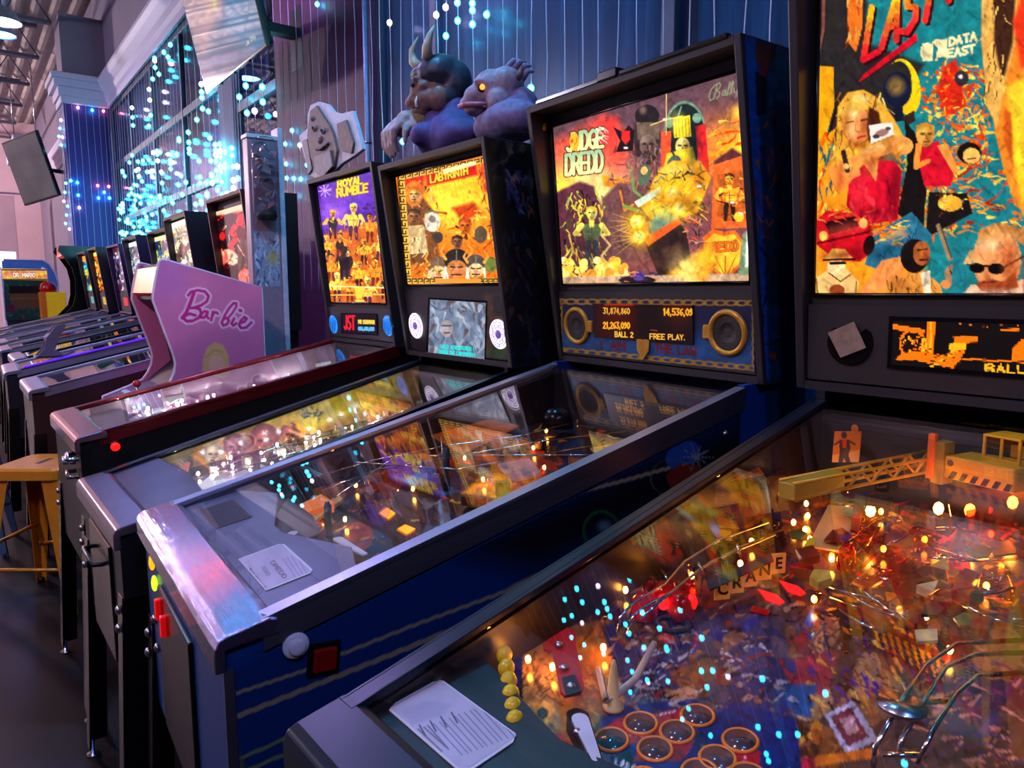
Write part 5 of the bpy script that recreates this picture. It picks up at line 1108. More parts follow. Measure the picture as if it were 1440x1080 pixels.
cardq = lambda x0, x1, y0, y1: [(x1, y1, ap(x1) + .0022), (x1, y0, ap(x1) + .0022), (x0, y0, ap(x0) + .0022), (x0, y1, ap(x0) + .0022)]
o = MB().ext([(.092, -.075, ap(.092) + .001), (.165, -.075, ap(.165) + .001), (.172, -.085, ap(.172) + .001), (.172, -.232, ap(.172) + .001), (.165, -.242, ap(.165) + .001), (.092, -.242, ap(.092) + .001)], (0, 0, .001)).build('instruction_card', M['white_plastic'], R); o['label'] = 'white card on the apron'
sheet('card_print', cardq(.094, .168, -.238, -.079), 80, 50, white_card, M['art_print'], o, m['tw'])
o = MB().ext([(.098, .120, ap(.098) + .001), (.170, .120, ap(.170) + .001), (.170, .270, ap(.170) + .001), (.098, .270, ap(.098) + .001)], (0, 0, .001)).build('dark_card', mat('card_frame', (.40, .33, .32), .4), R); o['label'] = 'dark card with pale border'
MB().ext([(.102, .125, ap(.102) + .0022), (.166, .125, ap(.166) + .0022), (.166, .265, ap(.166) + .0022), (.102, .265, ap(.102) + .0022)], (0, 0, .0005)).build('dark_card_face', mat('card_dark', (.16, .15, .22), .3, noise=.4, scale=40), o)
# left sling and playfield toys
om2 = mat('sling_orange_lit', (.95, .50, .12), .3, emis=(1, .45, .08), es=.35)
plate(m, [(372, 752), (405, 702), (440, 728), (452, 752), (408, 770)], 'slingshot_plastic', mat('dark_sling', (.22, .13, .09), .3), .03, .004)
MB().ext([pf_at(m, *q, .01) for q in ((412, 728), (432, 735), (470, 720), (452, 708))], (0, 0, .022)).build('sling_side', om2, R)
plate(m, [(424, 738), (476, 700), (482, 706), (430, 748)], 'sling_rubber', mat('sling_cream', (.85, .62, .25), .5), .014, .008)
flipper(m, (418, 762), (372, 790)); flipper(m, (470, 770), (520, 800))
wire_run(m, [[(440, 672, .06), (520, 648, .07), (620, 628, .08), (735, 612, .09), (800, 596, .09)], [(452, 690, .06), (530, 660, .07), (640, 642, .08), (750, 622, .09), (880, 606, .09)],
             [(470, 700, .05), (560, 640, .08), (700, 640, .08), (850, 640, .08), (960, 580, .09)], [(500, 650, .10), (640, 660, .08), (760, 640, .07), (910, 612, .07)], [(620, 615, .11), (622, 640, .08)], [(812, 590, .10), (812, 602, .08)]], 'wire_ramp', r=.0016)
b = MB()
for (x, y, r_) in ((915, 566, .030), (936, 570, .034), (955, 575, .030)): b.torus(pf_at(m, x, y, .08), r_, .0012, (.3, 1, .1), 26, 5)
b.build('wire_loops', M['wire'], R)
MB().lathe([(.045, 0), (.045, .03), (.030, .050), (.008, .056)], pf_at(m, 785, 600, .03), n=20).build('dark_dome', M['black_gloss'], R)
MB().lathe([(.009, 0), (.009, .10)], pf_at(m, 628, 690, 0), n=10).build('tall_post', M['dark'], R)
MB().lathe([(.008, 0), (.008, .06), (.004, .07)], pf_at(m, 462, 752, 0), n=10).build('tall_post', M['dark'], R)
plate(m, [(600, 610), (680, 590), (730, 600), (650, 640)], 'orange_ramp', mat('ramp_orange', (.85, .40, .12), .25, noise=.3, scale=18), .05, .004)
plate(m, [(830, 632), (900, 618), (920, 628), (850, 655)], 'yellow_plastic', mat('fur_yellow', (.75, .55, .22), .5, noise=.5, scale=60), .045, .004)
plate(m, [(500, 700), (560, 690), (540, 740), (505, 735)], 'clear_plastic', M['clear'], .05, .004)
plate(m, [(700, 655), (745, 648), (760, 668), (720, 680)], 'skull_plastic', mat('skull_grey', (.6, .5, .5), .4, noise=.4, scale=50), .03, .006)
b = MB()
for k in range(14):
    x, y = 560 + (k * 53) % 330, 650 + (k * 37) % 90 - ((k * 53) % 330) * .18
    b.box(pf_at(m, x, y, .015), (.03 + .01 * (k % 3), .02, .02 + .01 * (k % 2)), k)
b.build('playfield_clutter', mat('brown_clutter', (.30, .18, .12), .45, noise=.5, scale=40), R)
b = MB()
for k, (x, y) in enumerate(((516, 690), (530, 700), (548, 690), (690, 690), (596, 720), (640, 716), (840, 650), (880, 640))): b.lathe([(.008, 0), (.006, .02), (.008, .03)], pf_at(m, x, y, 0), n=8)
b.build('playfield_posts', M['clear_amber'], R)
bulb_set(m, [(.245, .02), (.27, .075), (.31, .10), (.335, .03), (.52, .08), (.60, .12), (.66, .0), (.72, .18), (.80, -.05), (.88, .10), (.95, -.12), (.70, -.15), (.44, .22), (1.0, .2)])
plate(m, [(534, 722), (544, 714), (556, 722), (546, 730)], 'lit_insert', M['lamp_orange'], .002, .001); plate(m, [(560, 744), (570, 738), (584, 744), (572, 751)], 'lit_insert', M['lamp_orange'], .002, .001)
# speaker panel of the blue machine
def law_panel(a):
    a.fill((.05, .10, .24)); a.poly([(780, 462), (1075, 470), (1075, 530), (780, 500)], (.12, .36, .58), soft=40)
    a.text('I AM', (844, 479.5), (7.5, .4), (.8, 11), 3.0, (.48, .06, .10), gap=.45); a.text('THE LAW', (921, 483.5), (6.2, .6), (.8, 11), 3.0, (.48, .06, .10), gap=.40)
    Y = [(.72, .56, .16), (.45, .33, .10)]
    for k in range(19): 
        x = 788 + k * 15; a.ell(x, 424 + k * .12, 8, 3.4, Y[0], 0, 1, 1, 2.2); a.line([(x + 6, 424), (x + 10, 424.5)], 3, Y[1])
    for k in range(19):
        x = 788 + k * 15; y = 492 + k * 1.42; a.ell(x, y, 8, 3.2, Y[0], .1, 1, 1, 2.2); a.line([(x + 5, y), (x + 10, y + 1)], 3, Y[1])
    for k in range(7):
        a.ell(788.5 - k * .2, 428 + k * 10, 2.4, 5, Y[0], 0, 1, 1, 1.6); a.ell(1061, 432 + k * 13, 3, 6.5, Y[0], 0, 1, 1, 1.8)
    a.noise(6, .12, 9)
z0, z1 = 1.208, 1.372
sheet('panel_print', [(fx(z1) - .0075, .346, z1), (fx(z1) - .0075, -.346, z1), (fx(z0) - .0075, -.346, z0), (fx(z0) - .0075, .346, z0)], 280, 100, law_panel, M['art_print'], R, m['tw'])
gold = mat('cuff_gold', (.80, .58, .16), .35, .3, .2, 40)
for (cx, cy_, hinge) in ((811, 458, 1), (1023, 468, -1)):
    c = m['cut'](cx, cy_, (fx(1.29) - .010, 0, 0), (1, 0, 0)); nrm = (-1, 0, -.1)
    o = MB().torus(c, .049, .0075, nrm, 34, 8).build('speaker_ring', gold, R)
    MB().box((c[0], c[1] - hinge * .060, c[2]), (.010, .022, .034)).build('ring_hasp', gold, o, .003)
    MB().lathe([(.044, 0), (.044, .002), (.038, .003), (.02, -.001), (.004, .001)], (c[0] + .001, c[1], c[2]), nrm, 26).build('speaker_grille', mat('grille_dark', (.16, .14, .12), .6, noise=.3, scale=200, bump=.4), R)
def law_score(a):
    A_, B_ = (1, .80, .25), (1, .42, .06); a.fill((.09, .05, .06)); a.poly([(838, 426), (896, 428), (896, 482), (838, 478)], (.16, .04, .03), soft=8)
    a.text('31,874,860', (848.5, 433), (3.1, .05), (0, 8), 1.3, A_, gap=.36); a.text('21,263,090', (848.5, 453), (3.1, .05), (0, 8.5), 1.9, (1, .70, .12), gap=.36); a.text('BALL 2', (865, 466.5), (3.4, .1), (0, 7), 1.3, A_, gap=.36)
    a.text('14,536,09', (933, 434), (3.9, .05), (0, 9), 2.2, (1, .72, .12), gap=.36); a.text('FREE PLAY.', (914, 469.5), (4.1, .12), (0, 7), 1.4, (1, .72, .22), gap=.34)
    a.glow(868, 440, 22, (.6, .16, .03), .25); a.glow(955, 440, 22, (.6, .16, .03), .25)
    a.line([(915, 464), (924, 465)], 1.2, (.7, .2, .08)); a.line([(850, 428.5), (890, 429)], 1.3, (.75, .16, .06)); a.line([(932, 428.5), (975, 429)], 1.3, (.75, .16, .06))
ya = m['cut'](839, 452, (fx(1.3), 0, 0), (1, 0, 0))[1]; yb = m['cut'](979, 455, (fx(1.3), 0, 0), (1, 0, 0))[1]
z1 = m['cut'](905, 428, (fx(1.3), 0, 0), (1, 0, 0))[2]; z0 = m['cut'](905, 479, (fx(1.3), 0, 0), (1, 0, 0))[2]
o = MB().ext([(fx(z1) - .008, ya, z1), (fx(z1) - .008, yb, z1), (fx(z0) - .008, yb, z0), (fx(z0) - .008, ya, z0)], (-.003, 0, 0)).build('dot_display', M['black_gloss'], R)
sheet('display_picture', [(fx(z1) - .0116, ya, z1), (fx(z1) - .0116, yb, z1), (fx(z0) - .0116, yb, z0), (fx(z0) - .0116, ya, z0)], 210, 80, law_score, M['art_screen'], o, m['tw'])
bx = m['cut'](905, 490, (fx(1.24) - .01, 0, 0), (1, 0, 0))
MB().ext([(bx[0], bx[1] + a_ * .024, bx[2] + b_ * .030) for a_, b_ in ((-1, .8), (-.4, .95), (0, .8), (.4, .95), (1, .8), (.9, -.2), (0, -1.1), (-.9, -.2))], (-.004, 0, 0)).build('panel_shield', gold, R, .0015)
# top ledge with latches, decorated head side
MB().span((1.048, .02, 1.912), (1.07, .32, 1.924)).build('head_ledge', M['black_gloss'], R, .002)
MB().span((1.044, -.01, 1.912), (1.075, .06, 1.935)).build('head_latch', M['black_gloss'], R, .003)
MB().span((1.044, -.34, 1.912), (1.06, -.02, 1.922)).build('head_ledge', M['black_gloss'], R, .002)
MB().span((1.10, .348, 1.855), (1.108, .352, 1.875)).build('brass_lock', gold, R)
def law_head_side(a):
    a.fill((.03, .20, .42)); a.poly([(1048, 40), (1062, 44), (1082, 530), (1070, 530)], (.05, .26, .52)); a.poly([(1085, 50), (1140, 60), (1140, 150), (1085, 145)], (.16, .46, .72), soft=14)
    a.poly([(1062, 62), (1092, 64), (1090, 82), (1076, 94), (1062, 86)], (.30, .16, .14), soft=2); a.line([(1072, 86), (1068, 120), (1080, 90)], 6, (.45, .14, .22)); a.poly([(1062, 100), (1078, 110), (1078, 160), (1064, 164)], (.04, .06, .14), soft=2); a.strokes(50, (1062, 155, 1110, 330), [(.35, .2, .2), (.25, .3, .5), (.5, .3, .2), (.05, .08, .16), (.3, .2, .42)], (8, 24), (3, 7), (1, 2.2), 101); a.glow(1085, 222, 14, (.42, .28, .56), .7); a.poly([(1080, 360), (1112, 350), (1112, 430), (1084, 430)], (.03, .14, .34), soft=6); a.strokes(30, (1070, 330, 1115, 480), [(.05, .22, .45), (.02, .08, .2), (.25, .18, .14)], (8, 22), (3, 6), (0, 6), 102); a.ell(1087, 500, 5, 6, (.5, .28, .12)); a.noise(9, .2, 4)
sheet('head_side_print', [(1.062, -.3708, 1.91), (1.37, -.3708, 1.91), (1.37, -.3708, 1.185), (1.19, -.3708, 1.185)], 110, 200, law_head_side, M['art_print'], R, m['tw'])

# ---- goblin machine ----------------------------------------------------------
m = maze; R = m['root']; fx = m['fx']
def maze_screen(a):
    a.fill((.42, .48, .58)); a.strokes(70, (600, 418, 690, 495), [(.55, .60, .68), (.32, .36, .46), (.65, .68, .74), (.38, .32, .34)], (8, 22), (3, 8), (.6, 2.2), 110); a.ell(628, 462, 9, 12, (.62, .58, .60)); a.line([(622, 458), (634, 458)], 2, (.25, .22, .25)); a.line([(625, 468), (632, 468)], 2, (.45, .2, .2)); a.noise(8, .14, 11)
    C = (.15, .86, .84); a.text('WILD ADVENTURER !', (620, 484.5), (2.3, .2), (0, 5), 1.2, C, gap=.3); a.text('ENTER THE LABYRINTH !', (617, 492), (2.1, .2), (0, 5), 1.2, C, gap=.28)
Q = lambda px, py, off=.008: m['cut'](px, py, (fx(1.30) - off, 0, 0), (1, 0, math.tan(m['lean'])) if False else (1, 0, 0))
def onpanel(px, py, off):
    t = math.tan(m['lean']); return m['cut'](px, py, (m['fx'](0) - off, 0, 0), (1, 0, t))
sq = [onpanel(*p, .010) for p in ((605, 421), (683, 426), (681, 509), (602, 496))]
o = MB().ext([onpanel(*p, .006) for p in ((603, 418), (685, 423), (683, 512), (600, 499))], (-.003, 0, 0)).build('picture_screen', M['black_gloss'], R)
sheet('screen_picture', sq, 100, 100, maze_screen, M['art_screen'], o, m['tw'])
def maze_panel(a):
    a.fill((.10, .08, .08)); a.poly([(680, 415), (720, 415), (735, 520), (680, 520)], (.34, .24, .16), soft=10); a.poly([(690, 488), (735, 490), (735, 525), (680, 520)], (.14, .28, .12), soft=10); a.poly([(562, 415), (605, 415), (600, 500), (570, 490)], (.14, .11, .13), soft=6); a.noise(9, .3, 12)
z0, z1 = m['base'] + .025, m['tz'] - .022
sheet('panel_print', [(fx(z1) - .0068, .305, z1), (fx(z1) - .0068, -.305, z1), (fx(z0) - .0068, -.305, z0), (fx(z0) - .0068, .305, z0)], 90, 60, maze_panel, M['art_print'], R, m['tw'])
MB().ext([onpanel(*p, .008) for p in ((694, 416), (712, 417), (713, 439), (694, 438))], (-.003, 0, 0)).build('vent_plate', M['dark'], R, .001)
wm = glow_mat('maze_white', (.96, .92, 1.0), 1.25); pm_ = glow_mat('maze_violet', (.42, .30, .62), .7)
t = math.tan(m['lean'])
for (cx, cy_) in ((585, 458), (702, 470)):
    c = Vector(onpanel(cx, cy_, .010)); nrm = Vector((-1, 0, -t)).normalized()
    o = MB().lathe([(.048, 0), (.048, .002), (.047, .003), (.002, .003)], c, nrm, 36).build('maze_ring', wm, R)
    u = Vector((0, 1, 0)); v = nrm.cross(u)
    g = random.Random(3)
    for q, r_ in enumerate((.040, .032, .024)):
        for k in range(3):
            a0 = k * 2.09 + q * .8; b = MB(); b.tube([c + nrm * .0035 + (u * math.cos(a0 + j * .2) + v * math.sin(a0 + j * .2)) * r_ for j in range(9)], .0012, 4)
            a1 = a0 + 1.6
            b.tube([c + nrm * .0035 + (u * math.cos(a1) + v * math.sin(a1)) * r_, c + nrm * .0035 + (u * math.cos(a1) + v * math.sin(a1)) * (r_ - .008)], .0012, 4)
            b.build('maze_line', pm_, o)
    MB().lathe([(.014, 0), (.014, .006), (.006, .008)], c, nrm, 18).build('maze_hub', pm_, o)
def maze_side(a):
    a.fill((.09, .085, .11)); a.strokes(30, (690, 190, 760, 250), [(.36, .33, .26), (.2, .17, .14)], (14, 34), (3, 7), (1.4, 2.4), 113); a.ell(728, 235, 16, 22, (.05, .05, .08)); a.strokes(36, (712, 240, 750, 300), [(.24, .27, .42), (.36, .40, .56), (.48, .36, .32)], (8, 22), (3, 6), (1, 2.2), 114); a.strokes(40, (706, 320, 760, 500), [(.17, .17, .24), (.30, .21, .19), (.12, .17, .24)], (10, 30), (3, 8), (1, 2.2), 115); a.noise(12, .3, 5)
sheet('head_side_print', [(1.02, -.3308, 1.84), (1.37, -.3308, 1.84), (1.37, -.3308, 1.155), (1.125, -.3308, 1.155)], 70, 140, maze_side, M['art_print'], R, m['tw'])
# playfield of the goblin machine
MB().ext([(.06, -.255, .855), (.20, -.255, .89), (.22, .0, .895), (.20, .255, .89), (.06, .255, .855)], (0, 0, -.010)).build('apron', mat('maze_apron', (.22, .17, .19), .30, noise=.5, scale=9), R, .002)
def trolls(a):
    a.fill((.72, .55, .30)); a.poly([(330, 590), (460, 540), (560, 520), (560, 560), (420, 610)], (.85, .78, .15), soft=12)
    for (x, y, r_, c) in ((300, 640, 13, (.82, .80, .62)), (330, 630, 15, (.62, .45, .45)), (372, 622, 19, (.66, .40, .30)), (408, 612, 13, (.78, .45, .32)), (352, 640, 12, (.7, .5, .4))):
        a.ell(x, y - r_ * .3, r_ * 1.1, r_ * 1.1, [q * .7 for q in c]); a.face(x, y, r_, c, (.2, .12, .1)); a.line([(x - r_ * .5, y + r_ * .55), (x - r_ * .4, y + r_ * .35)], 2, (.95, .92, .8)); a.line([(x + r_ * .3, y + r_ * .55), (x + r_ * .35, y + r_ * .35)], 2, (.95, .92, .8))
    a.poly([(392, 596), (400, 580), (412, 600)], (.85, .75, .2)); a.poly([(414, 600), (424, 588), (422, 606)], (.85, .75, .2)); a.strokes(16, (424, 572, 450, 590), [(.25, .25, .28)], (6, 12), (2, 3), (0, 6), 116); a.noise(7, .15, 6)
pw = m['tw']
yw = .250
zz = lambda x: m['pfz'](x)
sheet('side_art_print', [(.30, yw, m['zg'](.30) - .014), (1.12, yw, m['zg'](1.12) - .014), (1.12, yw, zz(1.12) + .002), (.30, yw, zz(.30) + .002)], 170, 50, trolls, M['art_gloss'], R, m['tw'])
plate(m, [(220, 682), (238, 664), (252, 660), (268, 684), (262, 690), (226, 690)], 'wedge_plastic', mat('wedge_grey', (.68, .74, .80), .4), .035, .004)
plate(m, [(250, 662), (262, 650), (268, 652), (262, 668)], 'orange_flag', mat('flag_orange', (.95, .5, .25), .4), .06, .003)
wht = mat('lit_white_plastic', (.9, .88, .85), .3, emis=(1, .97, .9), es=.5)
plate(m, [(268, 690), (300, 668), (340, 660), (372, 672), (350, 690)], 'white_plastic', wht, .012, .003)
plate(m, [(300, 676), (340, 640), (420, 640), (380, 664)], 'clear_ramp', M['clear'], .045, .004)
b = MB()
for k in range(22):
    x, y = 300 + (k * 61) % 330, 668 - ((k * 61) % 330) * .33 + (k * 17) % 22 - 8
    b.box(pf_at(m, x, y, .012), (.022, .014 + .006 * (k % 3), .018 + .012 * (k % 2)), k * 1.3)
b.build('playfield_clutter', mat('mixed_clutter', (.62, .56, .42), .35, noise=.6, scale=30), R)
wire_run(m, [[(300, 660, .04), (380, 632, .05), (470, 610, .05), (560, 580, .06), (640, 548, .06)], [(320, 668, .04), (400, 640, .05), (500, 616, .05), (620, 570, .06)]], 'wire_ramp', r=.0018)
flipper(m, (262, 694), (232, 700)); 
post_set(m, [(.32, .1), (.38, .16), (.45, .05), (.52, .14), (.6, .2), (.68, .08), (.75, .18), (.85, .1), (.95, .2)], .035, .006, M['clear'])
bulb_set(m, [(.30, .05), (.33, .10), (.36, .14), (.42, .09), (.48, .15), (.55, .2), (.62, .13), (.70, .21), (.80, .16), (.92, .2), (1.02, .1), (.28, .12), (.35, .02), (.40, .20), (.46, .0), (.52, .06), (.58, .10), (.66, .16), (.74, .05), (.86, .12), (.96, .05)], 'bulb_bright')
# dark coin door and bolts on its front
d = MB().box((-.004, -.01, .62), (.008, .30, .30)).build('coin_door', M['black_gloss'], R, .004)
MB().tube([(-.006, .10, .70), (-.03, .09, .70), (-.03, -.06, .70), (-.006, -.07, .70)], .006, 8).build('coin_door_handle', M['rail_black'], d)

# ---- red railed machine ------------------------------------------------------
m = ring; R = m['root']; fx = m['fx']
def onpanel(px, py, off):
    t = math.tan(m['lean']); return m['cut'](px, py, (m['fx'](0) - off, 0, 0), (1, 0, t))
def ring_screen(a):
    a.fill((.06, .05, .08)); a.text('JST', (483.5, 444), (4.2, .1), (.3, 19), 2.6, (.92, .10, .14), gap=.3); a.text('MR SURVIVOR', (504, 450), (1.7, .05), (.1, 5), 1.3, (1, .85, .25), gap=.3); a.text('006,680,000', (504, 459.5), (1.7, .05), (.1, 5), 1.3, (.4, .75, 1), gap=.3)
o = MB().ext([onpanel(*p, .006) for p in ((480, 440), (531, 441), (532, 472), (481, 469))], (-.003, 0, 0)).build('dot_display', M['black_gloss'], R)
sheet('display_picture', [onpanel(*p, .010) for p in ((482, 442), (529, 443), (530, 470), (483, 467))], 70, 44, ring_screen, M['art_screen'], o, m['tw'])
bl = mat('speaker_blue_lit', (.10, .35, .75), .35, noise=.5, scale=60, emis=(.08, .55, 1.0), es=1.0)
for (cx, cy_) in ((469, 456), (546, 458)):
    c = Vector(onpanel(cx, cy_, .008)); nrm = Vector((-1, 0, -.1)).normalized()
    o = MB().lathe([(.042, 0), (.042, .002), (.03, .004), (.004, .005)], c, nrm, 26).build('speaker', bl, R)
    g = MB()
    for k in range(-3, 4):
        h_ = math.sqrt(max(0, .040 ** 2 - (k * .011) ** 2)); g.tube([c + nrm * .006 + Vector((0, k * .011, -h_)), c + nrm * .006 + Vector((0, k * .011, h_))], .0012, 4)
    g.build('speaker_grille', M['dark'], o)
MB().lathe([(.018, 0), (.018, .004), (.014, .006)], (.097, -.299, .899), (0, -1, 0), 20).build('flipper_button_ring', M['black_gloss'], R)
o = MB().lathe([(.0135, .003), (.0135, .010), (.010, .013), (.003, .014)], (.097, -.299, .899), (0, -1, 0), 20).build('flipper_button', M['lamp_red'], R); o['label'] = 'glowing red button'
MB().ext([(.06, -.275, .905), (.22, -.275, .935), (.24, .0, .94), (.22, .275, .935), (.06, .275, .905)], (0, 0, -.010)).build('apron', mat('ring_apron', (.66, .55, .56), .25, noise=.15, scale=8), R, .002)
for (z, y) in ((.88, -.24), (.855, -.16), (.82, -.22)):
    MB().tube([(-.004, y, z), (-.03, y, z), (-.035, y - .06, z - .005), (-.006, y - .07, z - .005)], .007, 8).build('front_latch', M['chrome'], R)
b = MB()
for k in range(26):
    x, y = 190 + (k * 47) % 330, 584 - ((k * 47) % 330) * .26 + (k * 13) % 16 - 6
    b.box(pf_at(m, x, y, .012), (.022, .012 + .006 * (k % 3), .016 + .010 * (k % 2)), k * 1.1)
b.build('playfield_clutter', mat('bright_clutter', (.75, .62, .66), .3, noise=.6, scale=30), R)
plate(m, [(232, 560), (262, 546), (268, 552), (240, 568)], 'white_plastic', wht, .03, .003)
plate(m, [(440, 494), (462, 490), (466, 512), (444, 516)], 'white_gate', wht, .05, .003)
plate(m, [(220, 586), (262, 574), (270, 580), (236, 592)], 'red_plastic', M['red_plastic'], .03, .003)
plate(m, [(260, 555), (360, 525), (380, 540), (290, 570)], 'clear_ramp', M['clear'], .05, .004)
post_set(m, [(.3, .1), (.36, .18), (.42, .05), (.5, .14), (.6, .2), (.7, .08), (.8, .18), (.9, .1), (1.0, .2)], .03, .006, M['clear'])
bulb_set(m, [(.24, .05), (.28, .12), (.33, .06), (.40, .16), (.46, .10), (.55, .2), (.64, .13), (.72, .21), (.82, .16), (.92, .2), (1.0, .1), (1.06, .0), (.22, .14), (.26, .0), (.30, .20), (.36, .0), (.43, .22), (.50, .04), (.52, .18), (.60, .08), (.68, .16), (.76, .06), (.86, .20), (.95, .05)], 'bulb_bright', .016, .0062)
# ------------------------------------------------------------------ room shell
M['floor'] = mat('dark_polished_floor', (.05, .042, .042), .42, noise=.35, scale=2.2, spec=.2)
M['maroon'] = mat('maroon_wall', (.38, .13, .30), .6, noise=.10, scale=2)
M['violet'] = mat('violet_pillar', (.26, .20, .52), .6, noise=.10, scale=2)
M['grey_wall'] = mat('grey_wall', (.52, .48, .56), .7, noise=.08, scale=2)
M['pink_wall'] = mat('pale_pink_wall', (.90, .76, .80), .7, noise=.05, scale=2)
M['trim'] = mat('white_moulding', (.82, .80, .90), .5, noise=.04)
M['ceil'] = mat('pale_metal_deck', (.72, .68, .66), .6, noise=.1, scale=3)
M['beam'] = mat('grey_beam_paint', (.34, .36, .44), .5, noise=.1)
M['mullion'] = mat('slate_window_frame', (.26, .28, .36), .45)
M['pane'] = glass_mat('window_pane', (.55, .62, .85), .06)
M['drape'] = mat('black_drape', (.05, .06, .09), .8)
M['slate_drape'] = mat('slate_blue_drape', (.13, .27, .34), .75, noise=.15, scale=5)
WX = 2.0
def struct(name, mb, material, bevel=0): return tag(mb.build(name, material, None, bevel), kind='structure')
struct('floor', MB().span((-7, -7, -.1), (2.4, 26, 0)), M['floor'])
struct('wall_end', MB().span((-7, 24, 0), (2.4, 24.3, 6)), M['pink_wall'])
struct('wall_left', MB().span((-7.3, -7, 0), (-7, 24, 6)), M['grey_wall'])
struct('wall_behind', MB().span((-7, -7.3, 0), (2.4, -7, 6)), M['grey_wall'])
W = MB(); W.span((WX, -7, 0), (WX + .3, 24, .95)); W.span((WX, -7, 4.12), (WX + .3, 24, 5.9)); W.span((WX, 6.55, .95), (WX + .3, 6.95, 4.12)); W.span((WX, 15.2, .95), (WX + .3, 24, 4.12))
struct('wall_right', W, M['grey_wall'])
struct('wall_maroon', MB().span((WX - .012, 3.93, 0), (WX + .3, 5.46, 4.12)), M['maroon'])
# crown moulding of the right wall
prof = [(0, 4.10), (-.02, 4.10), (-.025, 4.18), (-.05, 4.22), (-.06, 4.30), (-.11, 4.38), (-.14, 4.44), (-.14, 4.48), (0, 4.48)]
T = MB(); T.ext([(WX + x, -7, z) for x, z in prof], (0, 19.5, 0)); struct('trim_1', T, M['trim'])
T = MB(); T.ext([(WX + x, 13.1, z) for x, z in prof], (0, 10.9, 0)); struct('trim_2', T, M['trim'])
# pilaster
struct('pillar_violet', MB().span((1.42, 12.5, 0), (WX, 13.1, 4.12)), M['violet'])
T = MB()
for q, (d, za, zb) in enumerate(((.03, 4.10, 4.20), (.06, 4.20, 4.32), (.11, 4.32, 4.42), (.14, 4.42, 4.50))): T.span((1.42 - d, 12.5 - d, za), (WX, 13.1 + d, zb))
struct('trim_3', T, M['trim'], .01)
struct('pillar_upper_block', MB().span((1.44, 12.52, 4.50), (WX, 13.1, 5.35)), M['grey_wall'])
# ribbed ceiling deck and joists
C = MB(); n = 150; x = np.linspace(-7, 2.4, n)
C.ext([(a, -7, 5.9 + (.05 if (k // 2) % 2 else 0)) for k, a in enumerate(x)] + [(2.4, -7, 6.05), (-7, -7, 6.05)], (0, 31, 0)); struct('ceiling', C, M['ceil'])
for k in range(9):
    Y = 7.0 + k * 2.0; b = MB()
    b.span((-7, Y - .05, 5.80), (1.4, Y + .05, 5.86)); b.span((-7, Y - .05, 5.30), (1.4, Y + .05, 5.35))
    for j in range(14):
        a = -7 + j * .6; b.tube([(a, Y, 5.33), (a + .3, Y, 5.82), (a + .6, Y, 5.33)], .014, 5)
    o = struct('ceiling_beam', b, M['beam'])
b = MB(); b.tube([(.75, 6, 5.2), (.78, 22, 5.1)], .035, 8); struct('ceiling_pipe', b, M['trim'])
# window 1: tall panes over the far machines, with drapes
def window(name, y0, y1, z0, z1, ys, zs, pane=None, depth=.06):
    b = MB()
    for y in ys: b.span((WX + .02, y - .03, z0), (WX + .02 + depth, y + .03, z1))
    for z in zs: b.span((WX + .022, y0, z - .04), (WX + .018 + depth, y1, z + .04))
    o = tag(b.build(name, M['mullion'], None, .004), kind='structure')
    yy = [y0] + [y for y in ys if y0 < y < y1] + [y1]; z_ = [z0] + [z for z in zs if z0 < z < z1] + [z1]
    for a in range(len(yy) - 1):
        for c in range(len(z_) - 1):
            MB().span((WX + .045, yy[a] + .02, z_[c] + .02), (WX + .051, yy[a + 1] - .02, z_[c + 1] - .02)).build('pane', pane or M['pane'], o)
    return o
window('window_1', 6.95, 12.5, .95, 4.12, [6.98, 8.35, 9.75, 11.1, 12.47], [.99, 2.45, 3.25, 4.08], glass_mat('tall_pane', (.55, .62, .85), .06, .13))
window('window_2', 5.46, 6.55, .95, 4.12, [5.49, 6.52], [.99, 2.95, 4.08])
window('window_3', 13.1, 15.2, .95, 4.12, [13.13, 14.2, 15.17], [.99, 2.45, 3.25, 4.08])
window('window_4', -7, 3.93, .95, 4.12, [-3.0, -1.4, .2, 1.75, 3.3, 3.9], [.99, 4.08], glass_mat('hazy_pane', (.70, .86, 1), .015, .28, .35))
def drape(y0, y1, z0, z1, material, x=WX + .12, amp=.018, pitch=.07, label='', group=None):
    n = max(4, int((y1 - y0) / pitch) * 4); P = []
    for k in range(n + 1):
        y = y0 + (y1 - y0) * k / n; P.append((x + amp * math.sin(k * PI / 2) + amp * .4 * math.sin(k * .7), y))
    b = MB(); vs = [(p[0], p[1], z) for p in P for z in (z0, z1)] + [(p[0] + .006, p[1], z) for p in P for z in (z0, z1)]
    m_ = len(P) * 2; fs = []
    for k in range(n): fs += [(2 * k, 2 * k + 1, 2 * k + 3, 2 * k + 2), (m_ + 2 * k, m_ + 2 * k + 2, m_ + 2 * k + 3, m_ + 2 * k + 1)]
    fs += [(0, m_, m_ + 1, 1), (2 * n, 2 * n + 1, m_ + 2 * n + 1, m_ + 2 * n)]
    b.add(vs, fs, True); return tag(b.build('drape', material), label, 'curtain', group)
for (a, c, z0, lab) in ((8.05, 8.42, 2.9, 'narrow black drape hanging high in the tall window beside the television'), (11.9, 12.4, 2.0, 'black drape in the window corner against the violet pillar'), (5.60, 5.95, 1.6, 'black drape strip right of the pale window jamb, below the television'), (9.6, 9.85, 2.0, 'thin black drape strip in the middle of the tall window')):
    drape(a, c, z0, 4.08, M['drape'], label=lab)
drape(6.96, 12.46, .98, 3.0, mat('sheer_blue_glow_catcher', (.62, .78, .90), .8, noise=.2, scale=3), WX + .17, .015, .10, 'added sheer pale blue drape catching bulb glow, over the lower half of the tall window')  # added sheet that catches the cyan glow of the bulbs
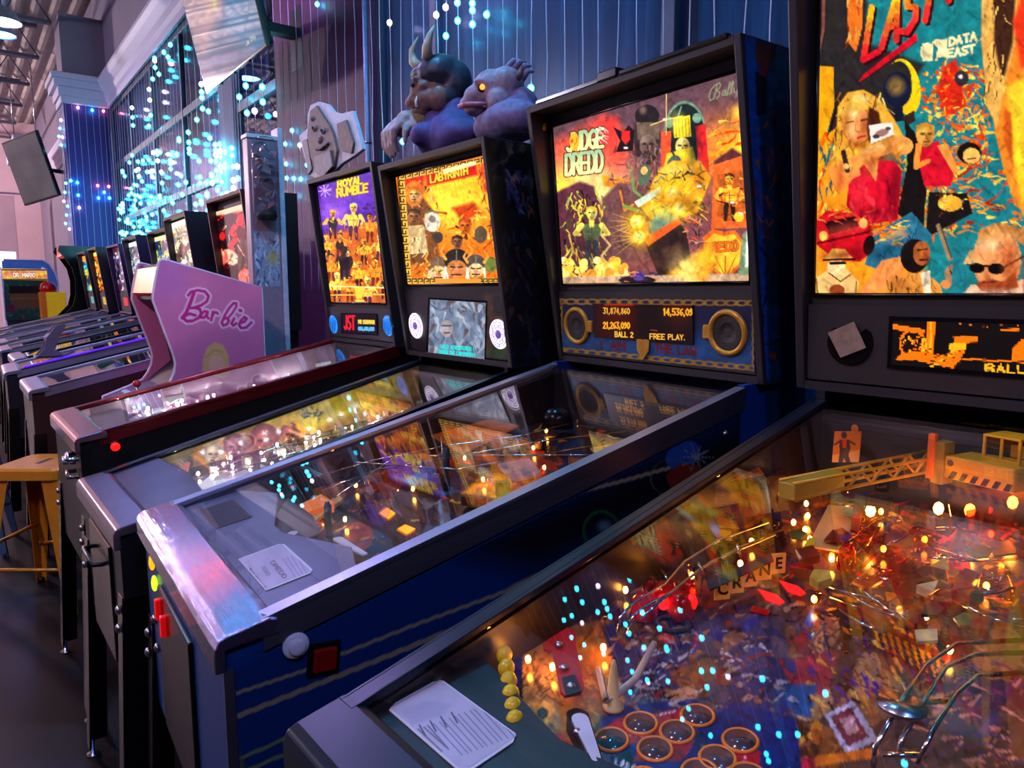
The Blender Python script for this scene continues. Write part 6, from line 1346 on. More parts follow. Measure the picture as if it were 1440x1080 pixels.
drape(-3.2, 3.86, .98, 4.09, M['slate_drape'], WX + .10, .02, .12, 'slate blue drape behind the window pane above the blue-sided pinball head')

# ------------------------------------------------------------------ lamps
shade_m = mat('lamp_shade', (.75, .75, .8), .35, .4)
LL = {'white': 'dome lamp with warm white light over the aisle', 'cyan': 'dome lamp with cyan light over the aisle', 'red': 'dome lamp with red light over the aisle', 'blue': 'dome lamp with deep blue light behind the viewer', 'azure': 'unseen dome lamp with azure light for the near wall, over the goblin busts', 'indigo': 'unseen dome lamp with indigo light for the maroon wall, near the television', 'violet': 'unseen dome lamp placed over the aisle for pale rose light on the pink arcade cabinet', 'rose': 'added unseen globe lamp with rose-white light for ceiling and upper walls, over the far aisle', 'pale': 'pale white dome lamp hanging under the ceiling deck, upper of the two by the joists', 'deep blue': 'dome lamp glowing deep blue below the white dome lamp', 'pink': 'added unseen globe lamp with pink light for the end wall'}
for (x, y, z, c, s, nm) in PENDANTS:
    t = thing('pendant_lamp', LL[nm], 'lamp', (x, y, z), group='dome lamps under the ceiling')
    r = .17 if nm not in ('pink', 'rose') else .22
    MB().lathe([(.03, .16), (.05, .15), (r * .7, .10), (r, .01), (r, 0), (r - .008, .002), (r * .66, .09), (.03, .14)], (0, 0, 0), n=28).build('lamp_shade', shade_m, t)
    gb = nm in ('rose', 'pink')
    dif = (MB().ball((0, 0, -.20), .20, 20, 12) if gb else MB().lathe([(r - .015, .018), (r - .03, .010), (.002, .004)], (0, 0, 0), n=28)).build('lamp_diffuser', glow_mat('lamp_' + nm.replace(' ', '_'), (1, 1, 1), 1), t)
    dm = dif.data.materials[0].node_tree.nodes['Principled BSDF']
    dm.inputs['Emission Color'].default_value = (*c, 1); dm.inputs['Emission Strength'].default_value = s
    MB().tube([(0, 0, .15), (0, 0, 5.88 - z)], .006, 6).build('lamp_cord', M['dark'], t)

# ------------------------------------------------------------------ fairy light curtains
FB = {'c': led_mat('fairy_cyan', (.22, .93, 1.0), (.0, .66, 1.0), 40), 'w': led_mat('fairy_lilac', (.97, .92, 1.0), (.75, .5, 1.0), 30), 'r': led_mat('fairy_red', (1.0, .55, .62), (1.0, .05, .25), 28), 'p': led_mat('fairy_pink', (1.0, .8, .9), (1.0, .25, .6), 28)}
BM = {}
def bulb_mesh(k, r):
    if (k, r) not in BM: BM[(k, r)] = MB().ball((0, 0, 0), (r, r, r * 1.1), 10, 7).mesh('bulb', FB[k])
    return BM[(k, r)]
M['lead'] = mat('clear_lead', (.90, .93, 1.0), .25, noise=.02)
M['lead'].node_tree.nodes['Principled BSDF'].inputs['Transmission Weight'].default_value = .25
def light_curtain(label, head, strands, r=.015, wr=.0029, sway=.006):
    """head: the lead the strands hang from; strand = (x, y, z top, z bottom, [(z, colour), ...])"""
    t = thing('fairy_light_curtain', label, 'string lights', head[0], group='curtains of fairy lights')
    o0 = Vector(head[0]); g = random.Random(len(strands) * 7 + 1)
    MB().tube([Vector(p) - o0 for p in head], wr * 1.6, 5).build('head_lead', M['lead'], t)
    for (x, y, zt, zb, bl) in strands:
        n = max(3, int((zt - zb) / .14)); pts = []
        a, f = g.uniform(0, 6), g.uniform(1.5, 3)
        for k in range(n + 1):
            z = zt + (zb - zt) * k / n
            pts.append(Vector((x + sway * .3 * math.sin(a + z * 5), y + sway * math.sin(a + z * f * 3) + g.uniform(-.3, .3) * sway, z)) - o0)
        s = MB().tube(pts, wr, 4).build('light_strand', M['lead'], t)
        for (z, k) in bl:
            link('bulb', bulb_mesh(k, r), s, (x - o0.x - .003, y - o0.y, z - o0.z))
    return t
def attach(pts, ys, x, zt, zb, pick=None):
    """give each measured bulb to its nearest strand"""
    S_ = {y: [] for y in ys}
    for (y, z, k) in pts:
        yy = min(ys, key=lambda q: abs(q - y)); S_[yy].append((z, k))
    return [(x, y, zt, zb, S_[y]) for y in ys]
g = random.Random(5)
# over the maroon wall
ys = [5.40, 5.25, 5.11, 4.98, 4.86, 4.72, 4.60, 4.47, 4.34, 4.21, 4.08]
pts = [(4.58, 3.21, 'c'), (5.09, 2.52, 'c'), (5.25, 2.31, 'c'), (5.29, 2.21, 'c'), (5.12, 2.19, 'c'), (4.99, 2.17, 'c'), (5.12, 2.07, 'c'), (4.88, 2.25, 'c'), (5.03, 2.40, 'w'), (5.30, 2.45, 'c'), (5.38, 2.36, 'p'), (5.40, 2.12, 'p'), (4.35, 3.8, 'c'), (4.86, 3.7, 'c'), (5.11, 3.6, 'w'), (4.21, 3.6, 'c'), (4.72, 3.9, 'c')]
light_curtain('curtain of light strands over the maroon wall, a few cyan bulbs lit at its left', [(WX - .035, 5.44, 4.08), (WX - .035, 4.02, 4.08)], attach(pts, ys, WX - .035, 4.08, 1.35))
# across the big window behind the near machines
ys = []; y = 3.86
while y > -.9: ys.append(round(y, 3)); y -= g.uniform(.085, .125)
pts = [(3.61, 2.22, 'c'), (3.51, 2.19, 'c'), (2.99, 2.73, 'c'), (2.90, 2.69, 'c'), (2.82, 2.66, 'c'), (2.71, 2.61, 'c'), (3.0, 2.65, 'c'), (2.90, 2.60, 'c'), (3.09, 2.74, 'w'), (3.11, 2.61, 'c'), (3.16, 2.73, 'w'), (2.38, 2.23, 'c')]
for k in range(46): pts.append((g.uniform(2.2, 3.7), g.uniform(2.80, 4.0), g.choice('cccccw')))
for k in range(60): pts.append((g.uniform(-.8, 2.2), g.uniform(2.65, 4.0), g.choice('ccccccw')))
light_curtain('wide curtain of light strands across the slate blue window behind the near pinball machines', [(WX - .04, 3.9, 4.08), (WX - .04, -1.0, 4.08)], attach(pts, ys, WX - .04, 4.08, 1.45))
# over the tall window
ys = []; y = 12.4
while y > 5.55: ys.append(round(y, 3)); y -= g.uniform(.12, .22)
pts = [(9.2, 4.0, 'c'), (8.8, 3.95, 'c'), (8.55, 3.86, 'c'), (9.24, 3.9, 'c'), (9.05, 3.79, 'c'), (9.38, 3.81, 'c'), (9.19, 3.97, 'p'), (8.45, 3.95, 'c'), (7.44, 3.32, 'w'), (7.35, 3.25, 'c'), (7.44, 3.20, 'c'), (7.26, 3.10, 'c'), (7.22, 3.04, 'c'), (7.47, 3.04, 'c'), (10.6, 3.74, 'w'), (10.6, 3.62, 'c'), (10.54, 3.52, 'c'), (9.45, 3.45, 'c'), (9.72, 3.35, 'c'), (10.76, 3.17, 'c'), (11.08, 3.11, 'c'), (6.07, 3.03, 'c'), (5.74, 2.94, 'c'), (6.21, 2.98, 'c'), (5.67, 2.83, 'c'), (5.88, 2.80, 'w'), (6.10, 2.82, 'c'), (9.6, 3.74, 'w'), (9.5, 3.62, 'w'), (10.4, 2.95, 'w'), (9.4, 2.9, 'w')]
for k in range(165):
    y = g.uniform(6.6, 12.2); u = g.random() ** 1.5
    pts.append((y, 2.02 + u * (1.05 if y > 7.6 else .8), g.choice('cccccccccw')))
for k in range(22): pts.append((g.uniform(6.4, 7.1), g.uniform(2.05, 2.75), g.choice('cccw')))
light_curtain('dense curtain of light strands over the tall window, thick with cyan bulbs', [(WX - .035, 12.44, 4.08), (WX - .035, 5.5, 4.08)], attach(pts, ys, WX - .035, 4.08, 1.6), .023, .0025)
# on the violet pillar
st = []
for k, (x, bl) in enumerate(((1.44, [(3.0, 'c')]), (1.52, [(2.98, 'c'), (2.62, 'w'), (2.80, 'c')]), (1.60, [(4.05, 'p')]), (1.69, []), (1.78, [(4.04, 'c'), (2.96, 'r'), (2.78, 'c')]), (1.86, [(2.87, 'c')]), (1.925, [(4.05, 'r'), (2.96, 'r'), (2.79, 'c')]))): st.append((x, 12.46, 4.08, 1.7, bl))
light_curtain('thin curtain of light strands down the front of the violet pillar', [(1.43, 12.46, 4.09), (1.97, 12.46, 4.09)], st, .020, .0025)
st = []
for k, y in enumerate((12.55, 12.75, 12.95)): st.append((1.385, y, 4.0, 1.7, [(3.86 - .08 * j, 'wccpc'[j]) for j in range(5)][k::3] + [(2.97 - .11 * j, 'ccwc'[j % 4]) for j in range(7)][k::3]))
light_curtain('three light strands down the aisle side of the violet pillar', [(1.385, 12.5, 4.02), (1.385, 13.0, 4.02)], st, .020, .0025)
st = []
for k, y in enumerate((13.3, 13.7, 14.1, 14.6, 15.1)): st.append((1.95, y, 4.0, 1.7, [(g.uniform(2.0, 2.9), g.choice('cccw')) for j in range(6)]))
light_curtain('short curtain of light strands over the window beyond the violet pillar', [(1.95, 13.15, 4.02), (1.95, 15.2, 4.02)], st, .020, .0025)

# ------------------------------------------------------------------ pipe, grey display stand, television
t = thing('conduit_pipe', 'pale blue vertical conduit pipe at the maroon wall edge', 'pipe', (WX - .04, 3.93, 0))
MB().tube([(0, 0, 0), (0, 0, 4.1)], .016, 10).build('pipe', mat('pipe_paint', (.50, .58, .72), .4, .3), t)
for z in (1.2, 2.25, 3.4): MB().torus((0, 0, z), .018, .006, (0, 0, 1), 16, 6).build('pipe_clamp', M['bolt'], t)
t = thing('display_stand', 'tall grey stand with a shiny picture, between pink arcade cabinet and maroon wall', 'display stand', (1.38, 4.05, 0))
gp = mat('grey_lilac_panel', (.64, .52, .58), .4, noise=.06)
MB().span((-.090, -.04, 0), (.070, .04, 2.21)).build('stand_panel', gp, t, .004)
MB().span((.072, -.052, 0), (.100, .05, 2.28)).build('stand_post', mat('stand_white', (.84, .80, .86), .4), t, .004)
MB().span((-.095, -.05, 2.21), (.072, .05, 2.232)).build('stand_cap', M['white_plastic'], t, .003)
def foil(a):  # pale streaks paint the sheen of the shiny picture
    a.fill((.66, .66, .74)); a.strokes(110, (356, 325, 394, 400), [(.95, .95, 1), (.78, .8, .9), (.45, .45, .55), (.8, .78, .85), (.62, .6, .72)], (6, 18), (1.5, 4), (.6, 2.2), 120); a.ell(384, 362, 9, 11, (.85, .70, .42), 0, .6, 6)
sheet('stand_picture', [(-.078, -.0412, 1.72), (.060, -.0412, 1.72), (.060, -.0412, 1.42), (-.078, -.0412, 1.42)], 50, 80, foil, M['art_gloss'], t, lambda P: P + np.array([1.38, 4.05, 0]))
b = MB().lathe([(.05, 0), (.07, .03), (.072, .36), (.055, .42), (.03, .43)], (-.02, -.10, 1.78), n=18); b.build('clear_jar', M['clear'], t)
MB().lathe([(.045, 0), (.055, .02), (.05, .05)], (-.02, -.10, 1.775), n=14).build('jar_base', M['dark'], t)
g2 = random.Random(4); b = MB()
for k in range(26): b.box((-.02 + g2.uniform(-.045, .045), -.10 + g2.uniform(-.045, .045), 1.85 + k * .012), (.05, .03, .006), Matrix.Rotation(g2.uniform(0, 3), 3, Vector((g2.random(), g2.random(), g2.random()))))
b.build('jar_contents', mat('foil_scraps', (.75, .62, .66), .25, .4), t)
tv = thing('television', 'large wall television with a pale washed-out picture and painted reflections, hung high over the maroon wall edge', 'television', (1.55, 5.035, 2.82))
RT = Matrix.Rotation(math.radians(-12), 3, 'Y')
TV = lambda v: RT @ Vector(v)
W_, H_ = 1.30, .76
MB().ext([TV((0, -W_ / 2, 0)), TV((0, W_ / 2, 0)), TV((0, W_ / 2, H_)), TV((0, -W_ / 2, H_))], TV((.022, 0, 0))).build('tv_bezel', M['black_gloss'], tv, .003)
MB().ext([TV((.022, -W_ / 2 + .06, .03)), TV((.022, W_ / 2 - .06, .03)), TV((.022, W_ / 2 - .06, H_ * .75)), TV((.022, -W_ / 2 + .06, H_ * .75))], TV((.05, 0, 0))).build('tv_back', M['black'], tv, .012)
MB().span((.05, -.045, .30), (.437, .045, .36)).span((.4365, -.10, .1), (.449, .10, .5)).build('tv_arm', M['black'], tv)
for y in (-.3, .0, .3): MB().span((.0, y - .02, -.008), (.018, y + .02, .002)).build('tv_foot_clip', M['dark'], tv)
def tv_pic_reflections(a):  # washed-out picture with beige and blue room reflections painted in
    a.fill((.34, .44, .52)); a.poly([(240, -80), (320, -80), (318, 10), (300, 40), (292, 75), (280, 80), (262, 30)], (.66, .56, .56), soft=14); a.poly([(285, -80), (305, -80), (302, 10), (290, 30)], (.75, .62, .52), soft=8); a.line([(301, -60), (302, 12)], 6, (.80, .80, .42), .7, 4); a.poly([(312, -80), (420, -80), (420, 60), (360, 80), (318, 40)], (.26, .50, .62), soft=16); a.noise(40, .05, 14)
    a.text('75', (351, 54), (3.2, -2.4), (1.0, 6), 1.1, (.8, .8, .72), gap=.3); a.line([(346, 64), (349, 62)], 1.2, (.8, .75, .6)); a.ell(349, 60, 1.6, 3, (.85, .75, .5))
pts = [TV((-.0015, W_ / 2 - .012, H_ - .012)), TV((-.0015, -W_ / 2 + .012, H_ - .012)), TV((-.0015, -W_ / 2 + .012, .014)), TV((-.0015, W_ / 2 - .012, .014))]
sheet('tv_screen', pts, 110, 110, tv_pic_reflections, art_mat('tv_picture_reflections', .9, .06, .25, .5, 1.0), tv, lambda P: P + np.array([1.55, 5.035, 2.82]))

# ------------------------------------------------------------------ things on top of the machines
loc = lambda S, x, y: (S['ox'] + x * math.cos(math.radians(S['rz'])) - y * math.sin(math.radians(S['rz'])), S['oy'] + x * math.sin(math.radians(S['rz'])) + y * math.cos(math.radians(S['rz'])))
rs = ring['S']; ox, oy = loc(rs, 1.06, 0)
t = thing('sign_topper', 'white cut-out topper sign with a brown carved face, standing on the red-railed pinball machine', 'sign', (ox, oy, 1.886), math.radians(rs['rz']))
OUT = [(.45, 2.107), (.349, 2.124), (.344, 2.182), (.309, 2.216), (.227, 2.215), (.132, 2.185), (.078, 2.144), (.006, 2.123), (-.099, 2.115), (-.129, 2.057), (-.181, 1.953), (-.105, 1.938), (.02, 1.921), (.096, 1.896), (.13, 1.8875), (.26, 1.8875), (.355, 1.92)]
OUT = [(y, z - 1.886) for y, z in OUT]
MB().yz(OUT, 0, .018).build('sign_board', mat('board_white', (.78, .80, .86), .5), t, .003)
br = mat('carved_brown', (.42, .33, .30), .55, noise=.35, scale=40); gr = mat('carved_grey', (.44, .42, .46), .5, noise=.3, scale=40)
def crest(pts, x0, x1, mt, nm): MB().yz([(y, z) for y, z in pts], x0, x1).build(nm, mt, t, .003)
crest([(.29, .30), (.22, .31), (.15, .25), (.10, .21), (.06, .16), (.03, .09), (.06, .03), (.16, .0), (.24, .04), (.30, .10), (.33, .20)], -.012, 0, br, 'carved_face')
crest([(.03, .20), (-.06, .20), (-.12, .10), (-.10, .06), (-.02, .08), (.02, .13)], -.010, 0, br, 'carved_wing')
crest([(.40, .19), (.34, .19), (.30, .05), (.34, .03)], -.008, 0, gr, 'carved_wing')
crest([(.24, .10), (.08, .10), (.06, .03), (.16, -.002), (.24, .03)], -.020, -.012, gr, 'carved_jaw')
for (y, z, r_) in ((.24, .215, .018), (.15, .19, .018), (.19, .16, .022), (.26, .26, .014), (.12, .13, .014)): MB().ball((-.012, y, z), (.012, r_, r_ * .8), 10, 6).build('carved_knob', gr, t)
for (y, z) in ((.24, .217), (.15, .192)): MB().ball((-.022, y, z), (.006, .008, .008), 8, 5).build('carved_eye', M['dark'], t)
MB().tube([(-.014, .23, .125), (-.02, .17, .115), (-.014, .10, .13)], .006, 6).build('carved_mouth', M['dark'], t)

def sculpt(name, balls, material, parent, voxel=.007, smooth=6):
    b = MB()
    for q in balls:
        c, r_ = q[0], q[1]; rot = q[2] if len(q) > 2 else None
        b.ball(c, r_, 14, 9, rot)
    o = b.build(name, material, parent)
    rm = o.modifiers.new('blend', 'REMESH'); rm.mode = 'VOXEL'; rm.voxel_size = voxel; rm.use_smooth_shade = True
    s = o.modifiers.new('soften', 'SMOOTH'); s.factor = .5; s.iterations = smooth
    return o
def chain(p, r):
    p = [Vector(a) for a in p]; out = []
    for i in range(len(p) - 1):
        n = max(2, int((p[i + 1] - p[i]).length / (min(r[i], r[i + 1]) * .6)))
        for k in range(n + 1):
            f = k / n; out.append((p[i].lerp(p[i + 1], f), r[i] + (r[i + 1] - r[i]) * f))
    return out
ms = maze['S']
def bust(name, label, y0, x0=1.17):
    ox, oy = loc(ms, x0, y0)
    t = thing(name, label, 'figure', (ox, oy, 1.8475), math.radians(ms['rz'])); t.scale = (.86, .86, .86); return t
# axes on the bust: f where it looks (towards picture left), c towards the viewer
f_ = Vector((-.78, .60, -.06)).normalized(); c_ = Vector((-.60, -.78, 0)).normalized(); u_ = Vector((0, 0, 1))
fur = mat('goblin_fur', (.36, .32, .36), .8, noise=.5, scale=60, bump=.8); skin = mat('goblin_skin', (.50, .36, .32), .55, noise=.35, scale=35, bump=.3); cloak = mat('violet_cloak', (.30, .25, .50), .7, noise=.35, scale=18, bump=.5); helm = mat('dark_helmet', (.14, .15, .22), .45, noise=.3, scale=30, bump=.3); horn = mat('horn_bone', (.78, .70, .60), .45, noise=.3, scale=20); glove = mat('pale_hand', (.70, .60, .60), .6, noise=.35, scale=40, bump=.5)
t = bust('goblin_bust', 'goblin bust in dark horned helmet with one tusk and a big pale hand', .12)
hc = Vector((.0, .06, .31))
P_ = lambda a, b_, h: hc + f_ * a + c_ * b_ + u_ * h
sculpt('cloak', [((.02, .02, .10), (.12, .16, .085)), ((.0, -.06, .10), (.10, .12, .10)), (P_(-.02, .0, -.16), (.09, .09, .09)), ((.0, -.10, .085), (.10, .14, .07)), (P_(.05, .06, -.20), (.06, .06, .05)), (P_(-.08, .04, -.12), (.07, .07, .08))], cloak, t, .009, 8)
sculpt('head', [(P_(0, 0, .0), (.085, .085, .095)), (P_(.055, .02, -.02), (.055, .055, .06)), (P_(.085, .02, -.055), (.038, .038, .034)), (P_(.108, .02, -.060), (.022, .026, .022)), (P_(.06, .01, -.095), (.050, .050, .034)), (P_(.035, .05, -.055), (.045, .04, .045)), (P_(.075, .055, .022), (.024, .022, .014)), (P_(.045, .065, -.01), (.03, .024, .022)), (P_(-.02, .06, -.06), (.05, .05, .06)), (P_(.02, 0, -.13), (.04, .04, .05))], skin, t, .006, 4)
sculpt('helmet', [(P_(-.02, 0, .045), (.108, .108, .085)), (P_(-.075, .02, .0), (.075, .085, .10)), (P_(.05, 0, .055), (.055, .075, .04)), (P_(-.06, .05, -.06), (.06, .05, .06))], helm, t, .008, 5)
for s_, tip in ((1, 1), (-1, 0)):
    base_ = P_(.03 if s_ > 0 else .075, .06 * s_, .10)
    pts = [base_, base_ + u_ * .035 + c_ * .02 * s_ + f_ * (.0 if s_ > 0 else .03), base_ + u_ * .080 + c_ * .022 * s_ + f_ * (-.012 if s_ > 0 else .035), base_ + u_ * .125 + f_ * (-.030 if s_ > 0 else .005)]
    MB().tube(pts, [.024, .020, .013, .003], 10).build('horn', horn, t)
MB().ball(P_(.092, .058, .0), .010, 10, 6).build('eye', M['dark'], t)
MB().tube([P_(.075, .058, -.088), P_(.078, .066, -.066), P_(.076, .064, -.046)], [.008, .007, .002], 8).build('tusk', mat('tusk_white', (.9, .9, .86), .35), t)
MB().tube([P_(.112, .02, -.082), P_(.09, .045, -.086), P_(.05, .062, -.082)], .004, 6).build('mouth_line', M['dark'], t)
sculpt('chin_beard', chain([P_(.075, .02, -.105), P_(.060, .03, -.135), P_(.040, .04, -.155)], [.028, .026, .014]), mat('beard_ochre', (.52, .46, .30), .8, noise=.4, scale=60, bump=.6), t, .006, 3)
hd = Vector((-.04, .275, .185)); hb = []
hb += [(hd, (.055, .050, .045)), (hd + Vector((.02, -.01, .03)), (.05, .05, .04)), (hd + Vector((.05, -.06, .0)), (.05, .06, .05))]
for k, (dy, l) in enumerate(((.045, .10), (.018, .12), (-.010, .115), (-.036, .095))):
    a = hd + Vector((-.03, dy, .005)); hb += chain([a, a + Vector((-.030, .012, -.035)), a + Vector((-.026, .018, -.035 - l * .5)), a + Vector((-.008, .020, -.035 - l * .8))], [.019, .017, .015, .010])
a = hd + Vector((.0, -.045, -.005)); hb += chain([a, a + Vector((-.03, -.03, -.03)), a + Vector((-.035, -.030, -.075))], [.018, .016, .010])
sculpt('hand', hb, glove, t, .006, 2)
t = bust('fish_goblin_bust', 'pale goblin bust with fish-like snout, glowing orange eye and lilac shawl', -.205)
hc = Vector((.0, .05, .205))
sculpt('shawl', [((.02, -.04, .09), (.11, .14, .075)), (P_(-.10, .02, -.08), (.08, .08, .10)), ((.02, .04, .085), (.10, .10, .07)), (P_(-.06, .04, -.10), (.08, .06, .09))], mat('lilac_shawl', (.50, .46, .62), .75, noise=.35, scale=30, bump=.6), t, .008, 6)
sculpt('head', [(P_(0, 0, .01), (.080, .078, .078)), (P_(.055, .01, -.01), (.055, .055, .045)), (P_(.09, .01, -.03), (.034, .040, .024)), (P_(.06, .01, -.055), (.052, .048, .026)), (P_(-.05, .02, .02), (.07, .07, .07)), (P_(-.03, .05, -.05), (.06, .05, .06)), (P_(.045, .055, .03), (.024, .02, .014))], mat('pale_goblin', (.60, .52, .58), .6, noise=.4, scale=35, bump=.6), t, .006, 4)
lip = mat('pink_lip', (.72, .42, .52), .4)
MB().tube([P_(.125, .01, -.040), P_(.10, .052, -.044), P_(.05, .068, -.050), P_(.0, .078, -.052)], [.010, .009, .008, .004], 8).build('lip', lip, t)
MB().lathe([(.020, 0), (.018, .006), (.012, .008)], P_(.035, .062, .008), c_, 14).build('eye_socket', M['dark'], t)
MB().ball(P_(.037, .071, .008), .010, 10, 7).build('eye', glow_mat('ember_eye', (1, .45, .12), 4.0), t)
for k, (a_, h_) in enumerate(((-.07, .085), (-.09, .07), (-.05, .09), (-.10, .05))): MB().tube([P_(a_, .03, h_ - .02), P_(a_ - .03, .035, h_ + .015), P_(a_ - .055, .03, h_ + .012)], [.016, .012, .003], 8).build('crest_spike', mat('crest_grey', (.55, .52, .66), .6, noise=.3), t)
MB().tube([P_(-.09, .06, .03), P_(-.105, .075, .05), P_(-.11, .08, .075)], [.014, .010, .002], 8).build('ear', skin, t)

# ------------------------------------------------------------------ pink arcade cabinet
t = thing('arcade_cabinet', 'pink arcade cabinet with cursive name on its side and white edge trim', 'arcade cabinet', (.50, 3.45, 0))
SIDE = [(.21, 1.52), (.222, 1.528), (.25, 1.522), (.647, 1.411), (.647, .04), (.16, .04), (.16, .72), (.02, .80), (.02, .885), (.133, .925), (.20, .955), (.227, .991), (.245, 1.03), (.252, 1.072), (.245, 1.114), (.176, 1.355), (.18, 1.39), (.205, 1.50)]
pk = mat('pink_side', (.80, .46, .66), .22, noise=.03, coat=.4); wh = mat('white_edge', (.85, .80, .88), .4)
for y in (0, .482):
    o = MB().xz(SIDE, y, y + .018).build('side_panel', pk, t)
    n = len(SIDE); b = MB(); b.tube([(x, y + .009, z) for x, z in SIDE] + [(SIDE[0][0], y + .009, SIDE[0][1])], .0085, 6); b.build('edge_trim', wh, o)
def bar(a):
    a.fill((.80, .46, .66))
    a.poly([(205, 360), (260, 360), (260, 420), (215, 420)], (.78, .47, .72), soft=20)
    c = lambda q: [(180 + x / 5.4, 350 + y / 5.4) for x, y in q]
    ST = [([(500, 335), (478, 400), (445, 480), (412, 524)], 5.2), ([(458, 352), (478, 326), (530, 314), (585, 325), (612, 358), (600, 398), (555, 428), (500, 447), (478, 450)], 4.0), ([(500, 447), (545, 455), (556, 490), (535, 525), (490, 547), (445, 549), (424, 530), (436, 506), (470, 493), (512, 505)], 4.2),
          ([(606, 478), (580, 472), (556, 500), (556, 524), (578, 522), (604, 486), (598, 512), (612, 528)], 3.6), ([(646, 478), (638, 510), (632, 542)], 3.8), ([(640, 512), (652, 488), (668, 480), (682, 492)], 3.6),
          ([(822, 414), (800, 414), (768, 450), (735, 505), (712, 560), (724, 582), (752, 572), (766, 545), (752, 524), (732, 530)], 3.8), ([(822, 414), (824, 436), (790, 490), (755, 530)], 3.2), ([(806, 528), (786, 566), (800, 582), (822, 566)], 3.8), ([(850, 466), (858, 470)], 4.6),
          ([(846, 566), (886, 552), (902, 528), (884, 518), (856, 545), (844, 580), (860, 602), (900, 596), (938, 558)], 3.8)]
    for q, w in ST: a.line(c(q), w + 5.5, (.90, .74, .86))
    for q, w in ST: a.line(c(q), w, (.76, .16, .52))
    # plain pale oval where a portrait is printed
    a.poly([(284, 540), (285, 507), (291, 489), (302, 481), (314, 485), (321, 499), (325, 540)], (.84, .70, .46), 1, 2.5); a.poly([(293, 540), (294, 510), (299, 500), (311, 501), (316, 512), (317, 540)], (.90, .68, .60), 1, 2.5); a.line([(291, 502), (300, 492), (313, 495)], 2, (.72, .56, .30), .6, 2)
    a.noise(40, .03, 15)
P3 = sheet_points((.18, -.0006, 1.528), (.647, -.0006, 1.528), (.647, -.0006, .94), (.18, -.0006, .94), 2, 2)
# the print follows the panel outline: cut as a fan-free grid between its front edge and back edge
def side_sheet():
    zs = np.linspace(1.525, .93, 150); w = 160
    fr = [p for p in SIDE]
    def xfront(z):
        pts = [(.245, 1.525), (.21, 1.518), (.205, 1.50), (.18, 1.39), (.176, 1.355), (.245, 1.114), (.252, 1.072), (.245, 1.03), (.227, .991), (.20, .955), (.135, .925)]
        zz = [p[1] for p in pts][::-1]; xx = [p[0] for p in pts][::-1]; return np.interp(z, zz, xx) + .004
    def ztop(x): return min(1.522, 1.522 - (x - .25) * (.111 / .397)) if x > .25 else 1.52
    P = np.zeros((150, w, 3))
    for i, z in enumerate(zs):
        x0 = xfront(z); x1 = .645 if z < 1.411 else .25 + (1.520 - z) * (.397 / .111)
        P[i, :, 0] = np.linspace(x0, max(x1, x0 + .002), w); P[i, :, 1] = -.0008; P[i, :, 2] = z
    return P
_keep = sheet_points
PS = side_sheet()
sheet_points = lambda *a: PS
sheet('side_print', (0, 0, 0, 0), 160, 150, bar, M['art_gloss'], t, lambda P: P + np.array([.50, 3.45, 0]))
sheet_points = _keep
MB().ext([(.205, .018, 1.50), (.178, .018, 1.385), (.178, .482, 1.385), (.205, .482, 1.50)], (.012, 0, 0)).build('marquee', mat('marquee_orange', (.95, .62, .30), .3, noise=.05, emis=(1, .58, .22), es=.75), t)
MB().ext([(.28, .018, 1.36), (.33, .018, 1.05), (.33, .482, 1.05), (.28, .482, 1.36)], (.02, 0, 0)).build('screen', M['black_gloss'], t)
MB().ext([(.20, .018, 1.37), (.29, .018, 1.36), (.29, .482, 1.36), (.20, .482, 1.37)], (0, 0, -.015)).build('marquee_shelf', M['black'], t)
MB().ext([(.222, .018, 1.515), (.64, .018, 1.405), (.64, .482, 1.405), (.222, .482, 1.515)], (0, 0, -.015)).build('cabinet_top', M['black'], t)
MB().ext([(.03, .018, .885), (.22, .018, .955), (.22, .482, .955), (.03, .482, .885)], (0, 0, -.02)).build('control_panel', mat('control_plum', (.34, .16, .30), .35), t)
MB().ext([(.22, .018, .955), (.335, .018, 1.05), (.335, .482, 1.05), (.22, .482, .955)], (.01, 0, -.01)).build('screen_sill', M['black'], t)
MB().span((.17, .018, .05), (.185, .482, .72)).build('front_panel', M['black'], t); MB().span((.63, .018, .05), (.645, .482, 1.40)).build('rear_panel', M['black'], t)
j = MB().tube([(.115, .16, .91), (.115, .16, .965)], .005, 8).build('joystick_shaft', M['bolt'], t); j2 = MB().ball((.115, .16, .975), .017, 14, 9).build('joystick_ball', mat('joystick_red', (.80, .16, .22), .25), j)
for y in (.27, .33, .39): MB().lathe([(.014, 0), (.014, .008), (.008, .011)], (.10, y, .912), (-.3, 0, 1), 14).build('button', M['white_plastic'], t)

